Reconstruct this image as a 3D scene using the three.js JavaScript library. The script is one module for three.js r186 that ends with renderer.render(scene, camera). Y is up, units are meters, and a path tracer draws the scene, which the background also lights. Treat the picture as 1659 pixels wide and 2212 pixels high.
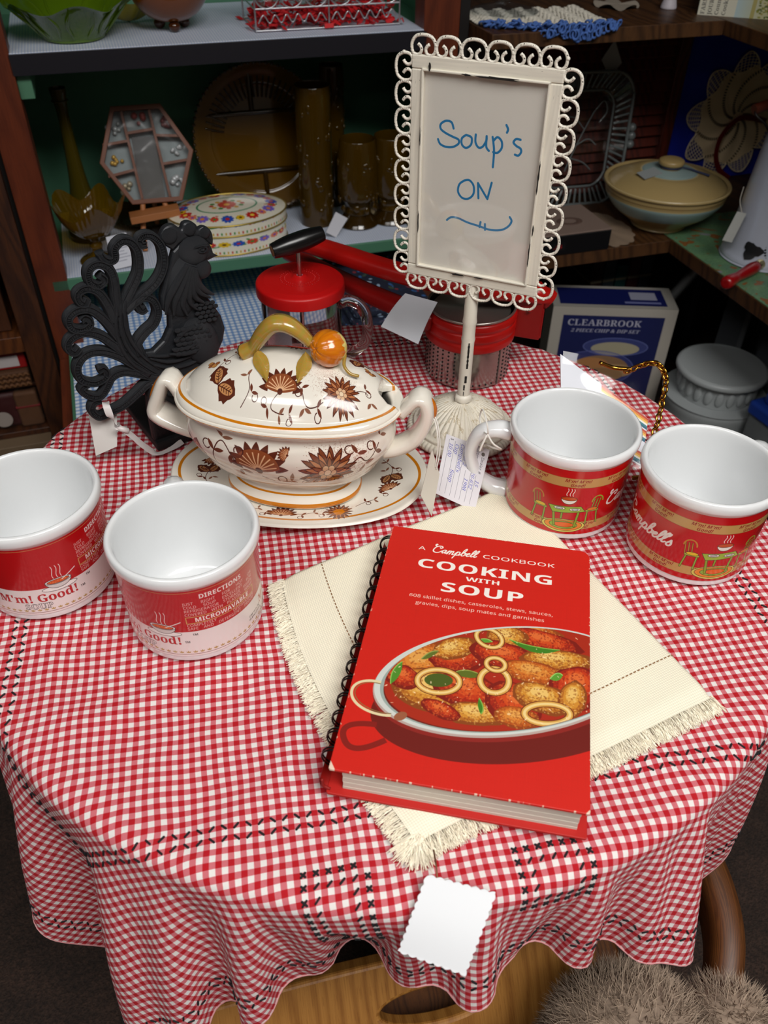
import * as THREE from 'three';
import { RoundedBoxGeometry } from 'three/addons/geometries/RoundedBoxGeometry.js';
import { mergeGeometries, mergeVertices } from 'three/addons/utils/BufferGeometryUtils.js';
import { ImprovedNoise } from 'three/addons/math/ImprovedNoise.js';
import { RectAreaLightUniformsLib } from 'three/addons/lights/RectAreaLightUniformsLib.js';

// ---------------------------------------------------------------- camera, light, exposure
const scene = new THREE.Scene();
scene.background = new THREE.Color(0x000000);
const T = 0.74;                                        // height of the table top
const camera = new THREE.PerspectiveCamera(63.99, 1659 / 2212, 0.02, 30);
camera.position.set(0, T + 0.4854, 0);
camera.rotation.order = 'YXZ';
camera.rotation.set(-0.7206, 0, 0.0147);
camera.focus = 0.7;
camera.userData.fStop = 10;
scene.add(camera);
const renderer = new THREE.WebGLRenderer({ antialias: true });
renderer.toneMapping = THREE.LinearToneMapping;
renderer.toneMappingExposure = 1.04;
renderer.shadowMap.enabled = true;
renderer.shadowMap.type = THREE.PCFSoftShadowMap;
RectAreaLightUniformsLib.init();
// ceiling panels: [x, z, width, depth, intensity]
const PANELS = [[0.75, 0.55, 1.2, 0.9, 12.5], [-0.75, 0.75, 1.2, 0.6, 6], [0.1, 2.75, 2.0, 0.8, 20]];
const CEILING = 2.55;
const LAMP_COLOR = new THREE.Color(1.0, 0.978, 0.95);

// ---------------------------------------------------------------- helpers
const V = (x, y, z) => new THREE.Vector3(x, y, z);
const rnd = (() => { let s = 12345; const f = () => { s = (s + 0x6d2b79f5) | 0; let t = Math.imul(s ^ (s >>> 15), 1 | s); t = (t + Math.imul(t ^ (t >>> 7), 61 | t)) ^ t; return ((t ^ (t >>> 14)) >>> 0) / 4294967296; }; f.seed = (v) => { s = v; }; return f; })();
const rr = (a, b) => a + (b - a) * rnd();
const perlin = new ImprovedNoise();
const nz = (x, y, z = 0) => perlin.noise(x, y, z);
const clamp = THREE.MathUtils.clamp, lerp = THREE.MathUtils.lerp, sstep = THREE.MathUtils.smoothstep;
const used = new Map();
function numbered(name) { const n = used.get(name) ?? 0; used.set(name, n + 1); return n ? name + '_' + String(n).padStart(3, '0') : name; }
function put(o, parent = scene) { o.castShadow = o.receiveShadow = true; parent.add(o); return o; }
// a thing with parts: a Group at its base
function thing(name, label, category, pos = [0, 0, 0], turn = 0, group) {
  const g = new THREE.Group(); g.name = numbered(name); g.position.set(...pos); g.rotation.y = turn;
  g.userData = { label, category }; if (group) g.userData.group = group;
  scene.add(g); return g;
}
// one mesh: a part of `parent`, or (with label) a thing that is one mesh
function part(name, geo, mat, parent) { const m = new THREE.Mesh(geo, mat); m.name = name; return put(m, parent); }
function solo(name, geo, mat, label, category, pos, turn, group) {
  const m = new THREE.Mesh(geo, mat); m.name = numbered(name); m.userData = { label, category }; if (group) m.userData.group = group;
  if (pos) m.position.set(...pos); if (turn) m.rotation.y = turn; return put(m);
}
function struct(name, geo, mat) { const m = new THREE.Mesh(geo, mat); m.name = name; m.userData = { kind: 'structure' }; return put(m); }
const move = (g, x, y, z) => g.translate(x, y, z);
const clean = (g) => { const q = g.index ? g.toNonIndexed() : g.clone(); for (const k of Object.keys(q.attributes)) if (!['position', 'normal', 'uv'].includes(k)) q.deleteAttribute(k); if (!q.attributes.uv) q.setAttribute('uv', new THREE.BufferAttribute(new Float32Array(q.attributes.position.count * 2), 2)); if (!q.attributes.normal) q.computeVertexNormals(); return q; };
const merge = (list) => mergeGeometries(list.map(clean));
const box = (w, h, d, r = 0.002, s = 2) => new RoundedBoxGeometry(w, h, d, s, Math.min(r, w / 2.01, h / 2.01, d / 2.01));
// box with uv in metres
function mbox(w, h, d, r) { const g = r === 0 ? new THREE.BoxGeometry(w, h, d) : box(w, h, d, r); boxUV(g); return g; }
function boxUV(g) {
  const p = g.attributes.position, n = g.attributes.normal, uv = new Float32Array(p.count * 2);
  for (let i = 0; i < p.count; i++) {
    const ax = Math.abs(n.getX(i)), ay = Math.abs(n.getY(i)), az = Math.abs(n.getZ(i)), x = p.getX(i), y = p.getY(i), z = p.getZ(i);
    if (ay >= ax && ay >= az) { uv[2 * i] = x; uv[2 * i + 1] = z; } else if (ax >= az) { uv[2 * i] = z; uv[2 * i + 1] = y; } else { uv[2 * i] = x; uv[2 * i + 1] = y; }
  }
  g.setAttribute('uv', new THREE.BufferAttribute(uv, 2)); return g;
}
const P2 = (l) => l.map(([a, b]) => new THREE.Vector2(a, b));
const lathe = (pts, seg = 64) => new THREE.LatheGeometry(P2(pts), seg);
// smooth profile through points, for lathes
function smoothProfile(pts, n = 40) { return new THREE.SplineCurve(P2(pts)).getPoints(n).map((p) => [Math.max(p.x, 0), p.y]); }
const curve3 = (pts, closed = false, tension = 0.5) => new THREE.CatmullRomCurve3(pts.map((p) => (p.isVector3 ? p : V(...p))), closed, 'catmullrom', tension);
const tube = (pts, r, seg = 40, rs = 8, closed = false) => new THREE.TubeGeometry(curve3(pts, closed), seg, r, rs, closed);
// a swept tube whose radius (and flatness) varies along it, with closed ends
function sweep(pts, radius, seg = 40, rs = 10, opt = {}) {
  const c = curve3(pts, opt.closed, 0.5), fr = c.computeFrenetFrames(seg, false), pos = [], uv = [], idx = [];
  const up = opt.normal && V(...opt.normal).normalize();
  for (let i = 0; i <= seg; i++) {
    const t = i / seg, p = c.getPointAt(t), r = typeof radius === 'function' ? radius(t) : radius; let N = fr.normals[i], B = fr.binormals[i];
    if (up) { const tg = c.getTangentAt(t); B = up.clone().addScaledVector(tg, -up.dot(tg)).normalize(); N = B.clone().cross(tg).normalize(); }
    const fl = opt.flat ?? 1;
    for (let j = 0; j <= rs; j++) {
      const a = (j / rs) * Math.PI * 2; let ca = Math.cos(a), sa = Math.sin(a);
      if (opt.square) { const q = Math.pow(Math.pow(Math.abs(ca), opt.square) + Math.pow(Math.abs(sa), opt.square), -1 / opt.square); ca *= q; sa *= q; }
      pos.push(p.x + (N.x * ca + B.x * sa * fl) * r, p.y + (N.y * ca + B.y * sa * fl) * r, p.z + (N.z * ca + B.z * sa * fl) * r); uv.push(j / rs, t);
    }
  }
  for (let i = 0; i < seg; i++) for (let j = 0; j < rs; j++) { const a = i * (rs + 1) + j, b = a + rs + 1; idx.push(a, a + 1, b, b, a + 1, b + 1); }
  for (const i of opt.closed ? [] : [0, seg]) { const p = c.getPointAt(i / seg), k = pos.length / 3; pos.push(p.x, p.y, p.z); uv.push(0.5, i / seg); for (let j = 0; j < rs; j++) { const a = i * (rs + 1) + j; i ? idx.push(k, a, a + 1) : idx.push(k, a + 1, a); } }
  const g = new THREE.BufferGeometry(); g.setAttribute('position', new THREE.Float32BufferAttribute(pos, 3)); g.setAttribute('uv', new THREE.Float32BufferAttribute(uv, 2)); g.setIndex(idx);
  // outward facing whichever way the frame turned
  g.computeVertexNormals(); const n = g.attributes.normal, c0 = c.getPointAt(Math.floor(seg / 2) / seg), k = Math.floor(seg / 2) * (rs + 1);
  if ((pos[3 * k] - c0.x) * n.getX(k) + (pos[3 * k + 1] - c0.y) * n.getY(k) + (pos[3 * k + 2] - c0.z) * n.getZ(k) < 0) { for (let i = 0; i < idx.length; i += 3) { const q = idx[i + 1]; idx[i + 1] = idx[i + 2]; idx[i + 2] = q; } g.setIndex(idx); g.computeVertexNormals(); }
  return g;
}
// rows of points (each row a ring or a line) to a surface; uv from f(i, j) or 0..1
function grid(rows, cols, f, uvf, flip) {
  const pos = [], uv = [], idx = [];
  for (let i = 0; i < rows; i++) for (let j = 0; j < cols; j++) { const p = f(i / (rows - 1), j / (cols - 1), i, j); pos.push(p[0], p[1], p[2]); const q = uvf ? uvf(i / (rows - 1), j / (cols - 1), p) : [j / (cols - 1), i / (rows - 1)]; uv.push(q[0], q[1]); }
  for (let i = 0; i < rows - 1; i++) for (let j = 0; j < cols - 1; j++) { const a = i * cols + j, b = a + cols; if (flip) idx.push(a, b, a + 1, b, b + 1, a + 1); else idx.push(a, a + 1, b, b, a + 1, b + 1); }
  const g = new THREE.BufferGeometry(); g.setAttribute('position', new THREE.Float32BufferAttribute(pos, 3)); g.setAttribute('uv', new THREE.Float32BufferAttribute(uv, 2)); g.setIndex(idx); g.computeVertexNormals(); return g;
}
// average the normals where a closed ring meets itself
function sealRing(g, rows, cols) { const n = g.attributes.normal; for (let i = 0; i < rows; i++) { const a = i * cols, b = a + cols - 1, v = V(n.getX(a) + n.getX(b), n.getY(a) + n.getY(b), n.getZ(a) + n.getZ(b)).normalize(); n.setXYZ(a, v.x, v.y, v.z); n.setXYZ(b, v.x, v.y, v.z); } return g; }
function shapeOf(pts, smooth) { const s = new THREE.Shape(); if (smooth) { const c = new THREE.SplineCurve(P2([...pts, pts[0]])).getPoints(pts.length * 6); s.setFromPoints(c); } else s.setFromPoints(P2(pts)); return s; }
function extrude(shape, depth, bevel = 0.001, seg = 2, curveSegments = 24) { return new THREE.ExtrudeGeometry(shape, { depth: Math.max(depth - 2 * bevel, 1e-5), bevelEnabled: bevel > 0, bevelThickness: bevel, bevelSize: bevel, bevelOffset: -bevel, bevelSegments: seg, curveSegments }).translate(0, 0, bevel); }
// ---- textures
function canvas(w, h, draw) { const c = document.createElement('canvas'); c.width = w; c.height = h; const x = c.getContext('2d'); draw(x, w, h); return c; }
function tex(c, o = {}) { const t = new THREE.CanvasTexture(c); t.colorSpace = o.data ? THREE.NoColorSpace : THREE.SRGBColorSpace; t.wrapS = t.wrapT = o.clamp ? THREE.ClampToEdgeWrapping : THREE.RepeatWrapping; t.magFilter = THREE.LinearFilter; if (o.rep) t.repeat.set(...o.rep); return t; }
function noiseTex(size, f, o = {}) { // f(u,v) -> [r,g,b] or grey 0..1, made periodic by the caller
  const d = new Uint8Array(size * size * 4);
  for (let y = 0; y < size; y++) for (let x = 0; x < size; x++) { const q = f(x / size, y / size), i = (y * size + x) * 4; const a = Array.isArray(q) ? q : [q, q, q]; for (let k = 0; k < 3; k++) d[i + k] = clamp(a[k], 0, 1) * 255; d[i + 3] = 255; }
  const t = new THREE.DataTexture(d, size, size); t.wrapS = t.wrapT = THREE.RepeatWrapping; t.magFilter = THREE.LinearFilter; t.minFilter = THREE.LinearFilter; t.colorSpace = o.color ? THREE.SRGBColorSpace : THREE.NoColorSpace; if (o.rep) t.repeat.set(...o.rep); t.needsUpdate = true; return t;
}
// periodic noise on the unit square
function pn(u, v, k, s = 0) { const a = u * Math.PI * 2, b = v * Math.PI * 2, r = k / 6.2832; return nz(Math.cos(a) * r + s, Math.sin(a) * r + Math.cos(b) * r * 1.3 + s * 2, Math.sin(b) * r + 7.1); }
const std = (c, rough = 0.6, o = {}) => new THREE.MeshStandardMaterial({ color: c, roughness: rough, ...o });
const phys = (c, rough = 0.3, o = {}) => new THREE.MeshPhysicalMaterial({ color: c, roughness: rough, ...o });
function woodTex(base, dark, seed, o = {}) { // grain along v
  const b = new THREE.Color(base).convertLinearToSRGB(), d = new THREE.Color(dark).convertLinearToSRGB();
  return noiseTex(512, (u, v) => {
    const w = pn(u, v, 3, seed) * 0.6 + pn(u, v, 9, seed + 3) * 0.12;
    const rings = 0.5 + 0.5 * Math.sin((u * 22 + w * 9) * Math.PI * 2 / (o.scale ?? 2)), fib = nz(u * 180 + seed, Math.sin(v * 6.2832) * 3, Math.cos(v * 6.2832) * 3);
    const pore = nz(u * 260 + seed * 3, Math.sin(v * 6.2832) * 7, Math.cos(v * 6.2832) * 7) > 0.34 ? 0.25 : 0;
    const k = clamp(0.25 + 0.45 * Math.pow(rings, 2) + 0.28 * fib + pore, 0, 1); return [lerp(b.r, d.r, k), lerp(b.g, d.g, k), lerp(b.b, d.b, k)];
  }, { color: true, rep: o.rep ?? [4, 1.5] });
}

// ---------------------------------------------------------------- the shop room (turned like the shelves along its walls)
const A0 = 0.3207, EX = V(Math.cos(A0), 0, -Math.sin(A0)), EZ = V(Math.sin(A0), 0, Math.cos(A0)), HO = V(-0.276, 0, -1.381);
// shelf frame: s along the back wall, y up, n out from the cabinet front towards the shop
const W = (s, y, n) => [HO.x + EX.x * s + EZ.x * n, y, HO.z + EX.z * s + EZ.z * n];
function roomBox(name, s0, s1, y0, y1, n0, n1, mat) { const g = mbox(s1 - s0, y1 - y0, n1 - n0, 0); const m = struct(name, g, mat); m.position.set(...W((s0 + s1) / 2, (y0 + y1) / 2, (n0 + n1) / 2)); m.rotation.y = A0; return m; }
const carpetMap = noiseTex(512, (u, v) => { const f = nz(u * 200, v * 200, 3.3) * 0.5 + nz(u * 90, v * 90, 1.3) * 0.5 + pn(u, v, 8, 4) * 0.4, k = 0.75 + f * 0.5; return [0.255 * k, 0.185 * k, 0.15 * k]; }, { color: true, rep: [2.5, 2.5] });
const carpetBump = noiseTex(512, (u, v) => 0.5 + nz(u * 200, v * 200, 3.3) * 0.5);
carpetBump.repeat.set(2.5, 2.5);
const carpet = std(0xffffff, 0.95, { map: carpetMap, bumpMap: carpetBump, bumpScale: 0.004 });
const wallPaint = std(0x5d564e, 0.85), ceilPaint = std(0xb9b5ae, 0.9);
roomBox('floor', -2.4, 1.75, -0.1, 0, -0.75, 3.6, carpet);
roomBox('wall_back', -2.4, 1.75, 0, CEILING, -0.75, -0.65, wallPaint);
roomBox('wall_front', -2.4, 1.75, 0, CEILING, 3.5, 3.6, wallPaint);
roomBox('wall_left', -2.5, -2.4, 0, CEILING, -0.75, 3.6, wallPaint);
roomBox('wall_right', 1.65, 1.75, 0, CEILING, -0.65, 3.5, wallPaint);
roomBox('ceiling', -2.5, 1.75, CEILING, CEILING + 0.1, -0.75, 3.6, ceilPaint);
for (const [i, [x, z, w, d, I]] of PANELS.entries()) {
  const t = thing('ceiling_light', ['larger white ceiling light panel above the front right of the table', 'narrower white ceiling light panel above the front left of the table', 'long white ceiling light panel far out over the shop aisle'][i], 'ceiling light', [x, CEILING, z]);
  const fr = std(0xd8d8d4, 0.5);
  part('frame', merge([[w + 0.06, 0.03, 0, d / 2 + 0.015], [w + 0.06, 0.03, 0, -d / 2 - 0.015]].map(([a, b, px, pz]) => move(box(a, 0.03, b, 0.003), px, -0.015, pz)).concat([-1, 1].map((s) => move(box(0.03, 0.03, d, 0.003), s * (w / 2 + 0.015), -0.015, 0)))), fr, t);
  part('diffuser', move(box(w, 0.012, d, 0.002), 0, -0.012, 0), std(0xffffff, 0.6, { emissive: LAMP_COLOR, emissiveIntensity: 1.2 }), t);
  const L = new THREE.RectAreaLight(LAMP_COLOR, I, w, d); L.name = 'panel_light'; L.position.set(0, -0.035, 0); L.rotation.x = -Math.PI / 2; t.add(L);
}

// ---------------------------------------------------------------- the round table and its gingham cloth
const TC = V(-0.002, T, -0.556), TR = 0.351;
{
  const oak = std(0xffffff, 0.5, { map: woodTex(0x6b4322, 0x3a2110, 2) });
  const t = thing('round_table', 'small round pedestal table hidden under the red gingham cloth', 'table', [TC.x, 0, TC.z]);
  part('table_top', lathe([[0, T - 0.03], [TR - 0.012, T - 0.03], [TR - 0.006, T - 0.026], [TR - 0.005, T - 0.012], [TR - 0.01, T - 0.007], [0, T - 0.007]], 96), oak, t);
  part('pedestal', lathe(smoothProfile([[0.1, T - 0.03], [0.05, T - 0.05], [0.03, 0.6], [0.045, 0.5], [0.03, 0.42], [0.05, 0.25], [0.035, 0.12], [0.06, 0.06], [0, 0.055]], 50), 32), oak, t);
  for (let k = 0; k < 3; k++) { const a = k * 2.094 + 0.9; part('foot', sweep([[0, 0.11, 0], [Math.cos(a) * 0.1, 0.1, Math.sin(a) * 0.1], [Math.cos(a) * 0.22, 0.045, Math.sin(a) * 0.22], [Math.cos(a) * 0.27, 0.018, Math.sin(a) * 0.27]], (q) => 0.028 - q * 0.011, 20, 10), oak, t); }
}
const CE1 = V(0.981, 0, -0.19).normalize(), CE2 = V(0.19, 0, 0.981).normalize(), CHS = 0.462, CC = V(-0.011, T, -0.5587);
// drape: a square sheet relaxed over the round top; folds are led to where the real cloth folds (angle in the cloth's own frame, radius at the hem)
const FOLDS = [[8, 0.36], [20, 0.335], [33, 0.352], [39, 0.38], [46, 0.358], [55, 0.318], [66, 0.408], [76, 0.365], [82.5, 0.332], [91.3, 0.385], [103, 0.288], [115, 0.372], [128, 0.408], [139, 0.342], [147, 0.39], [160, 0.35], [174, 0.38], [190, 0.345], [206, 0.385], [222, 0.36], [238, 0.39], [255, 0.345], [272, 0.38], [290, 0.345], [308, 0.39], [325, 0.365], [340, 0.385], [352, 0.345]];
function foldRadius(deg) {
  deg = ((deg % 360) + 360) % 360; const n = FOLDS.length;
  for (let i = 0; i < n; i++) { const a = FOLDS[i], b = FOLDS[(i + 1) % n], b0 = b[0] + (i === n - 1 ? 360 : 0), d = deg < a[0] && i === n - 1 ? deg + 360 : deg; if (d >= a[0] && d <= b0) { const t = (d - a[0]) / (b0 - a[0]); return lerp(a[1], b[1], 0.5 - 0.5 * Math.cos(Math.PI * t)); } }
  return lerp(FOLDS[n - 1][1], FOLDS[0][1], 0.5);
}
const clothN = 123, clothPos = (() => {
  const N = clothN, h = (2 * CHS) / (N - 1), x = new Float32Array(N * N * 3), o = new Float32Array(N * N * 3), fixed = new Uint8Array(N * N);
  const R = TR + 0.002, cx = TC.x, cz = TC.z;
  for (let j = 0; j < N; j++) for (let i = 0; i < N; i++) {
    const u = -CHS + i * h, v = -CHS + j * h, k = (j * N + i) * 3, px = CC.x + CE1.x * u + CE2.x * v, pz = CC.z + CE1.z * u + CE2.z * v, dx = px - cx, dz = pz - cz, d = Math.hypot(dx, dz);
    fixed[j * N + i] = d < R - 0.022 ? 1 : 0;
    x[k] = px; x[k + 1] = T - Math.max(0, d - R) * 0.05; x[k + 2] = pz;
  }
  o.set(x);
  const cons = [];
  for (let j = 0; j < N; j++) for (let i = 0; i < N; i++) {
    const a = j * N + i, add = (di, dj, s) => { const b = (j + dj) * N + i + di; if (i + di < N && i + di >= 0 && j + dj < N && !(fixed[a] && fixed[b])) cons.push(a, b, h * Math.hypot(di, dj), s); };
    add(1, 0, 1); add(0, 1, 1); add(1, 1, 0.35); add(-1, 1, 0.35); add(2, 0, 0.12); add(0, 2, 0.12);
  }
  const C = Float32Array.from(cons), nC = C.length / 4, steps = 230;
  for (let s = 0; s < steps; s++) {
    const damp = 0.95, g = 1.6 / 3600, lead = s < steps * 0.75 ? 0.14 : 0.06;
    for (let a = 0; a < N * N; a++) if (!fixed[a]) { const k = a * 3; for (let c = 0; c < 3; c++) { const q = x[k + c], vel = (q - o[k + c]) * damp; o[k + c] = q; x[k + c] = q + vel; } x[k + 1] -= g; }
    for (let it = 0; it < 22; it++) {
      for (let c = 0; c < nC; c++) {
        const a = C[c * 4] * 3, b = C[c * 4 + 1] * 3, L = C[c * 4 + 2], st = C[c * 4 + 3], dx = x[b] - x[a], dy = x[b + 1] - x[a + 1], dz = x[b + 2] - x[a + 2], d = Math.sqrt(dx * dx + dy * dy + dz * dz) || 1e-9;
        const fa = fixed[C[c * 4]], fb = fixed[C[c * 4 + 1]], wt = fa || fb ? 1 : 0.5; let m = ((d - L) / d) * st * wt; if (d < L && st === 1) m *= 0.5;
        if (!fa) { x[a] += dx * m; x[a + 1] += dy * m; x[a + 2] += dz * m; } if (!fb) { x[b] -= dx * m; x[b + 1] -= dy * m; x[b + 2] -= dz * m; }
      }
      if (it % 3 === 1 || it === 21) for (let a = 0; a < N * N; a++) if (!fixed[a]) {
        const k = a * 3, dx = x[k] - cx, dz = x[k + 2] - cz, d = Math.hypot(dx, dz), y = x[k + 1];
        const re = 0.012, e = d - (R - re), f = y - (T - re); // the top: a disc with a rounded edge
        if (e <= 0) { if (y < T && y > T - 0.05) x[k + 1] = T; }
        else if (f > 0) { const q = Math.hypot(e, f); if (q < re) { const nd = R - re + (e / q) * re; x[k] = cx + (dx / d) * nd; x[k + 2] = cz + (dz / d) * nd; x[k + 1] = T - re + (f / q) * re; } }
        else if (y > T - 0.04 && d < R) { x[k] = cx + (dx / d) * R; x[k + 2] = cz + (dz / d) * R; }
      }
    }
    for (let a = 0; a < N * N; a++) if (!fixed[a]) {
      const k = a * 3, dx = x[k] - cx, dz = x[k + 2] - cz, d = Math.hypot(dx, dz), drop = T - x[k + 1]; if (drop < 0.012) continue;
      const w = clamp((drop - 0.01) / 0.11, 0, 1.25), ax = dx * CE1.x + dz * CE1.z, az = dx * CE2.x + dz * CE2.z, deg = (Math.atan2(az, ax) * 180) / Math.PI, want = TR + 0.004 + (foldRadius(deg) - TR - 0.004) * w, m = ((want - d) / d) * lead * Math.min(1, w * 2);
      x[k] += dx * m; x[k + 2] += dz * m; o[k] += dx * m; o[k + 2] += dz * m;
    }
  }
  return x;
})();
// wrinkles on the flat top go down from T, so that what stands there rests on the cloth
function wrinkle(u, v) { const a = nz(u * 14 + v * 5, v * 9 - u * 4, 2.2), b = nz(u * 34 - v * 12, v * 26 + u * 9, 5.1), c = Math.max(0, 1 - Math.abs(nz(u * 7 + 3, v * 7 - 1, 8.8)) * 7); return -(0.0016 * (0.5 + 0.5 * a) + 0.0011 * (0.5 + 0.5 * b) + 0.0016 * (1 - c)); }
function clothAt(u, v) { // Catmull-Rom over the relaxed sheet
  const N = clothN, fu = clamp(((u + CHS) / (2 * CHS)) * (N - 1), 0, N - 1.0001), fv = clamp(((v + CHS) / (2 * CHS)) * (N - 1), 0, N - 1.0001), i = Math.floor(fu), j = Math.floor(fv), a = fu - i, b = fv - j;
  const w = (t) => [-0.5 * t + t * t - 0.5 * t * t * t, 1 - 2.5 * t * t + 1.5 * t * t * t, 0.5 * t + 2 * t * t - 1.5 * t * t * t, -0.5 * t * t + 0.5 * t * t * t], wu = w(a), wv = w(b), out = [0, 0, 0];
  for (let q = 0; q < 4; q++) for (let p = 0; p < 4; p++) { const k = (clamp(j + q - 1, 0, N - 1) * N + clamp(i + p - 1, 0, N - 1)) * 3, ww = wu[p] * wv[q]; out[0] += clothPos[k] * ww; out[1] += clothPos[k + 1] * ww; out[2] += clothPos[k + 2] * ww; }
  const d = Math.hypot(out[0] - TC.x, out[2] - TC.z); out[1] += wrinkle(u, v) * sstep(out[1], T - 0.05, T - 0.002); return out;
}
function clothNormal(u, v) { const e = 0.002, a = clothAt(u - e, v), b = clothAt(u + e, v), c = clothAt(u, v - e), d = clothAt(u, v + e); return V(b[0] - a[0], b[1] - a[1], b[2] - a[2]).cross(V(d[0] - c[0], d[1] - c[1], d[2] - c[2])).multiplyScalar(-1).normalize(); }
const CHECK = 0.0076;
{
  const S = 1024, K = 8, cell = S / K / 2; // K periods of a dark and a light stripe each way
  const red = [181, 5, 24], mid = [209, 116, 118], white = [233, 228, 224];
  const c = canvas(S, S, (x) => {
    const img = x.createImageData(S, S), d = img.data; rnd.seed(77);
    for (let py = 0; py < S; py++) for (let px = 0; px < S; px++) {
      const a = Math.floor(px / cell) % 2, b = Math.floor(py / cell) % 2, i = (py * S + px) * 4; let col;
      const th = ((px >> 1) + (py >> 1)) % 3; // twill-like mix where dyed and white threads cross
      if (a && b) col = red; else if (!a && !b) col = white; else { const w = th === 0 ? 0.62 : th === 1 ? 0.5 : 0.36; col = [lerp(red[0], white[0], w), lerp(red[1], white[1], w * 0.94), lerp(red[2], white[2], w * 0.94)]; }
      const n = 1 + 0.05 * nz(px * 0.9, py * 0.13, 1) + 0.05 * nz(px * 0.13, py * 0.9, 2) + (rnd() - 0.5) * 0.04; for (let k = 0; k < 3; k++) d[i + k] = clamp(col[k] * n, 0, 255); d[i + 3] = 255;
    }
    x.putImageData(img, 0, 0);
  });
  const map = tex(c); map.repeat.set(1 / (K * CHECK), 1 / (K * CHECK));
  const weave = noiseTex(256, (u, v) => 0.5 + 0.25 * Math.sin(u * 6.2832 * 32) + 0.25 * Math.sin(v * 6.2832 * 32)); weave.repeat.set(1 / 0.016, 1 / 0.016);
  const gingham = std(0xffffff, 0.92, { map, bumpMap: weave, bumpScale: 0.00012, side: THREE.DoubleSide });
  const M = 305, jig = (u, v) => [u + 0.0016 * nz(u * 16, v * 16, 3) + 0.0006 * nz(u * 45, v * 45, 9), v + 0.0016 * nz(u * 16, v * 16, 13) + 0.0006 * nz(u * 45, v * 45, 19)];
  const top = grid(M, M, (a, b) => clothAt(-CHS + 2 * CHS * b, -CHS + 2 * CHS * a), (a, b) => jig(-CHS + 2 * CHS * b, -CHS + 2 * CHS * a), true);
  const t = thing('tablecloth', 'red and white gingham tablecloth with black hand stitching, draped over the round table', 'tablecloth');
  part('cloth', top, gingham, t);
  // rolled hem
  const hem = []; for (const [f] of [[(q) => [q, -CHS]], [(q) => [CHS, q]], [(q) => [-q, CHS]], [(q) => [-CHS, -q]]]) { const pts = []; for (let i = 0; i <= 90; i++) { const q = -CHS + (2 * CHS * i) / 90, [u, v] = f(q); pts.push(clothAt(u, v)); } hem.push(sweep(pts, 0.0007, 180, 6)); }
  part('hem', merge(hem), std(0xc98f90, 0.9), t);
  // black embroidery: straight stitches lying on the cloth
  const cap = new THREE.CapsuleGeometry(0.00052, 1, 3, 6); cap.rotateZ(Math.PI / 2); const st = [], mtx = new THREE.Matrix4();
  const stitch = (u0, v0, u1, v1) => {
    const p = V(...clothAt(u0, v0)), q = V(...clothAt(u1, v1)), n = clothNormal((u0 + u1) / 2, (v0 + v1) / 2), d = q.clone().sub(p), L = d.length(), X = d.normalize(), Z = X.clone().cross(n).normalize(), Y = Z.clone().cross(X), m = p.add(q).multiplyScalar(0.5).addScaledVector(n, 0.0004);
    const g = new THREE.CapsuleGeometry(0.00075, Math.max(L - 0.001, 0.001), 3, 6).rotateZ(Math.PI / 2); g.applyMatrix4(mtx.makeBasis(X, Y, Z).setPosition(m)); st.push(g);
  };
  const q = CHECK * 0.5, snap = (w) => (Math.round(w / CHECK - 0.25) + 0.25) * CHECK; // centres of white squares
  const slash = (u, v, s) => { const e = q * 0.42; stitch(u - e, v - e * s, u + e, v + e * s); };
  const band = (B) => { const n = Math.floor((2 * B) / CHECK); for (let i = 0; i <= n; i++) { const w = snap(-B + i * CHECK), s = i % 2 ? 1 : -1; for (const side of [-1, 1]) { const b0 = snap(side * B), b1 = b0 + side * CHECK; slash(w, b0, s * side); slash(w, b1, -s * side); slash(b0, w, s * side); slash(b1, w, -s * side); } } };
  band(0.285); band(CHS - 0.034);
  const motif = (u0, v0, nu, nv) => { for (let i = 0; i < nu; i++) for (let j = 0; j < nv; j++) { const u = snap(u0 + i * CHECK), v = snap(v0 + j * CHECK), edge = i === 0 || j === 0 || i === nu - 1 || j === nv - 1, inner = i === 1 || j === 1 || i === nu - 2 || j === nv - 2; if (edge) { if ((i === nu - 1 && j === 0)) continue; slash(u, v, 1); slash(u, v, -1); } else if (inner) slash(u, v, -1); } };
  motif(-0.094, 0.318, 6, 9); motif(0.035, 0.33, 7, 6); motif(-0.36, 0.05, 6, 6); motif(0.33, -0.05, 6, 6);
  const emb = part('embroidery', merge(st), std(0x0d0e12, 0.8), t); emb.userData.kind = 'stuff';
}

// ---------------------------------------------------------------- soup mugs
const TAU = Math.PI * 2;
const porcelain = phys(0xe9ebec, 0.16, { clearcoat: 0.6, clearcoatRoughness: 0.08 });
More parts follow.
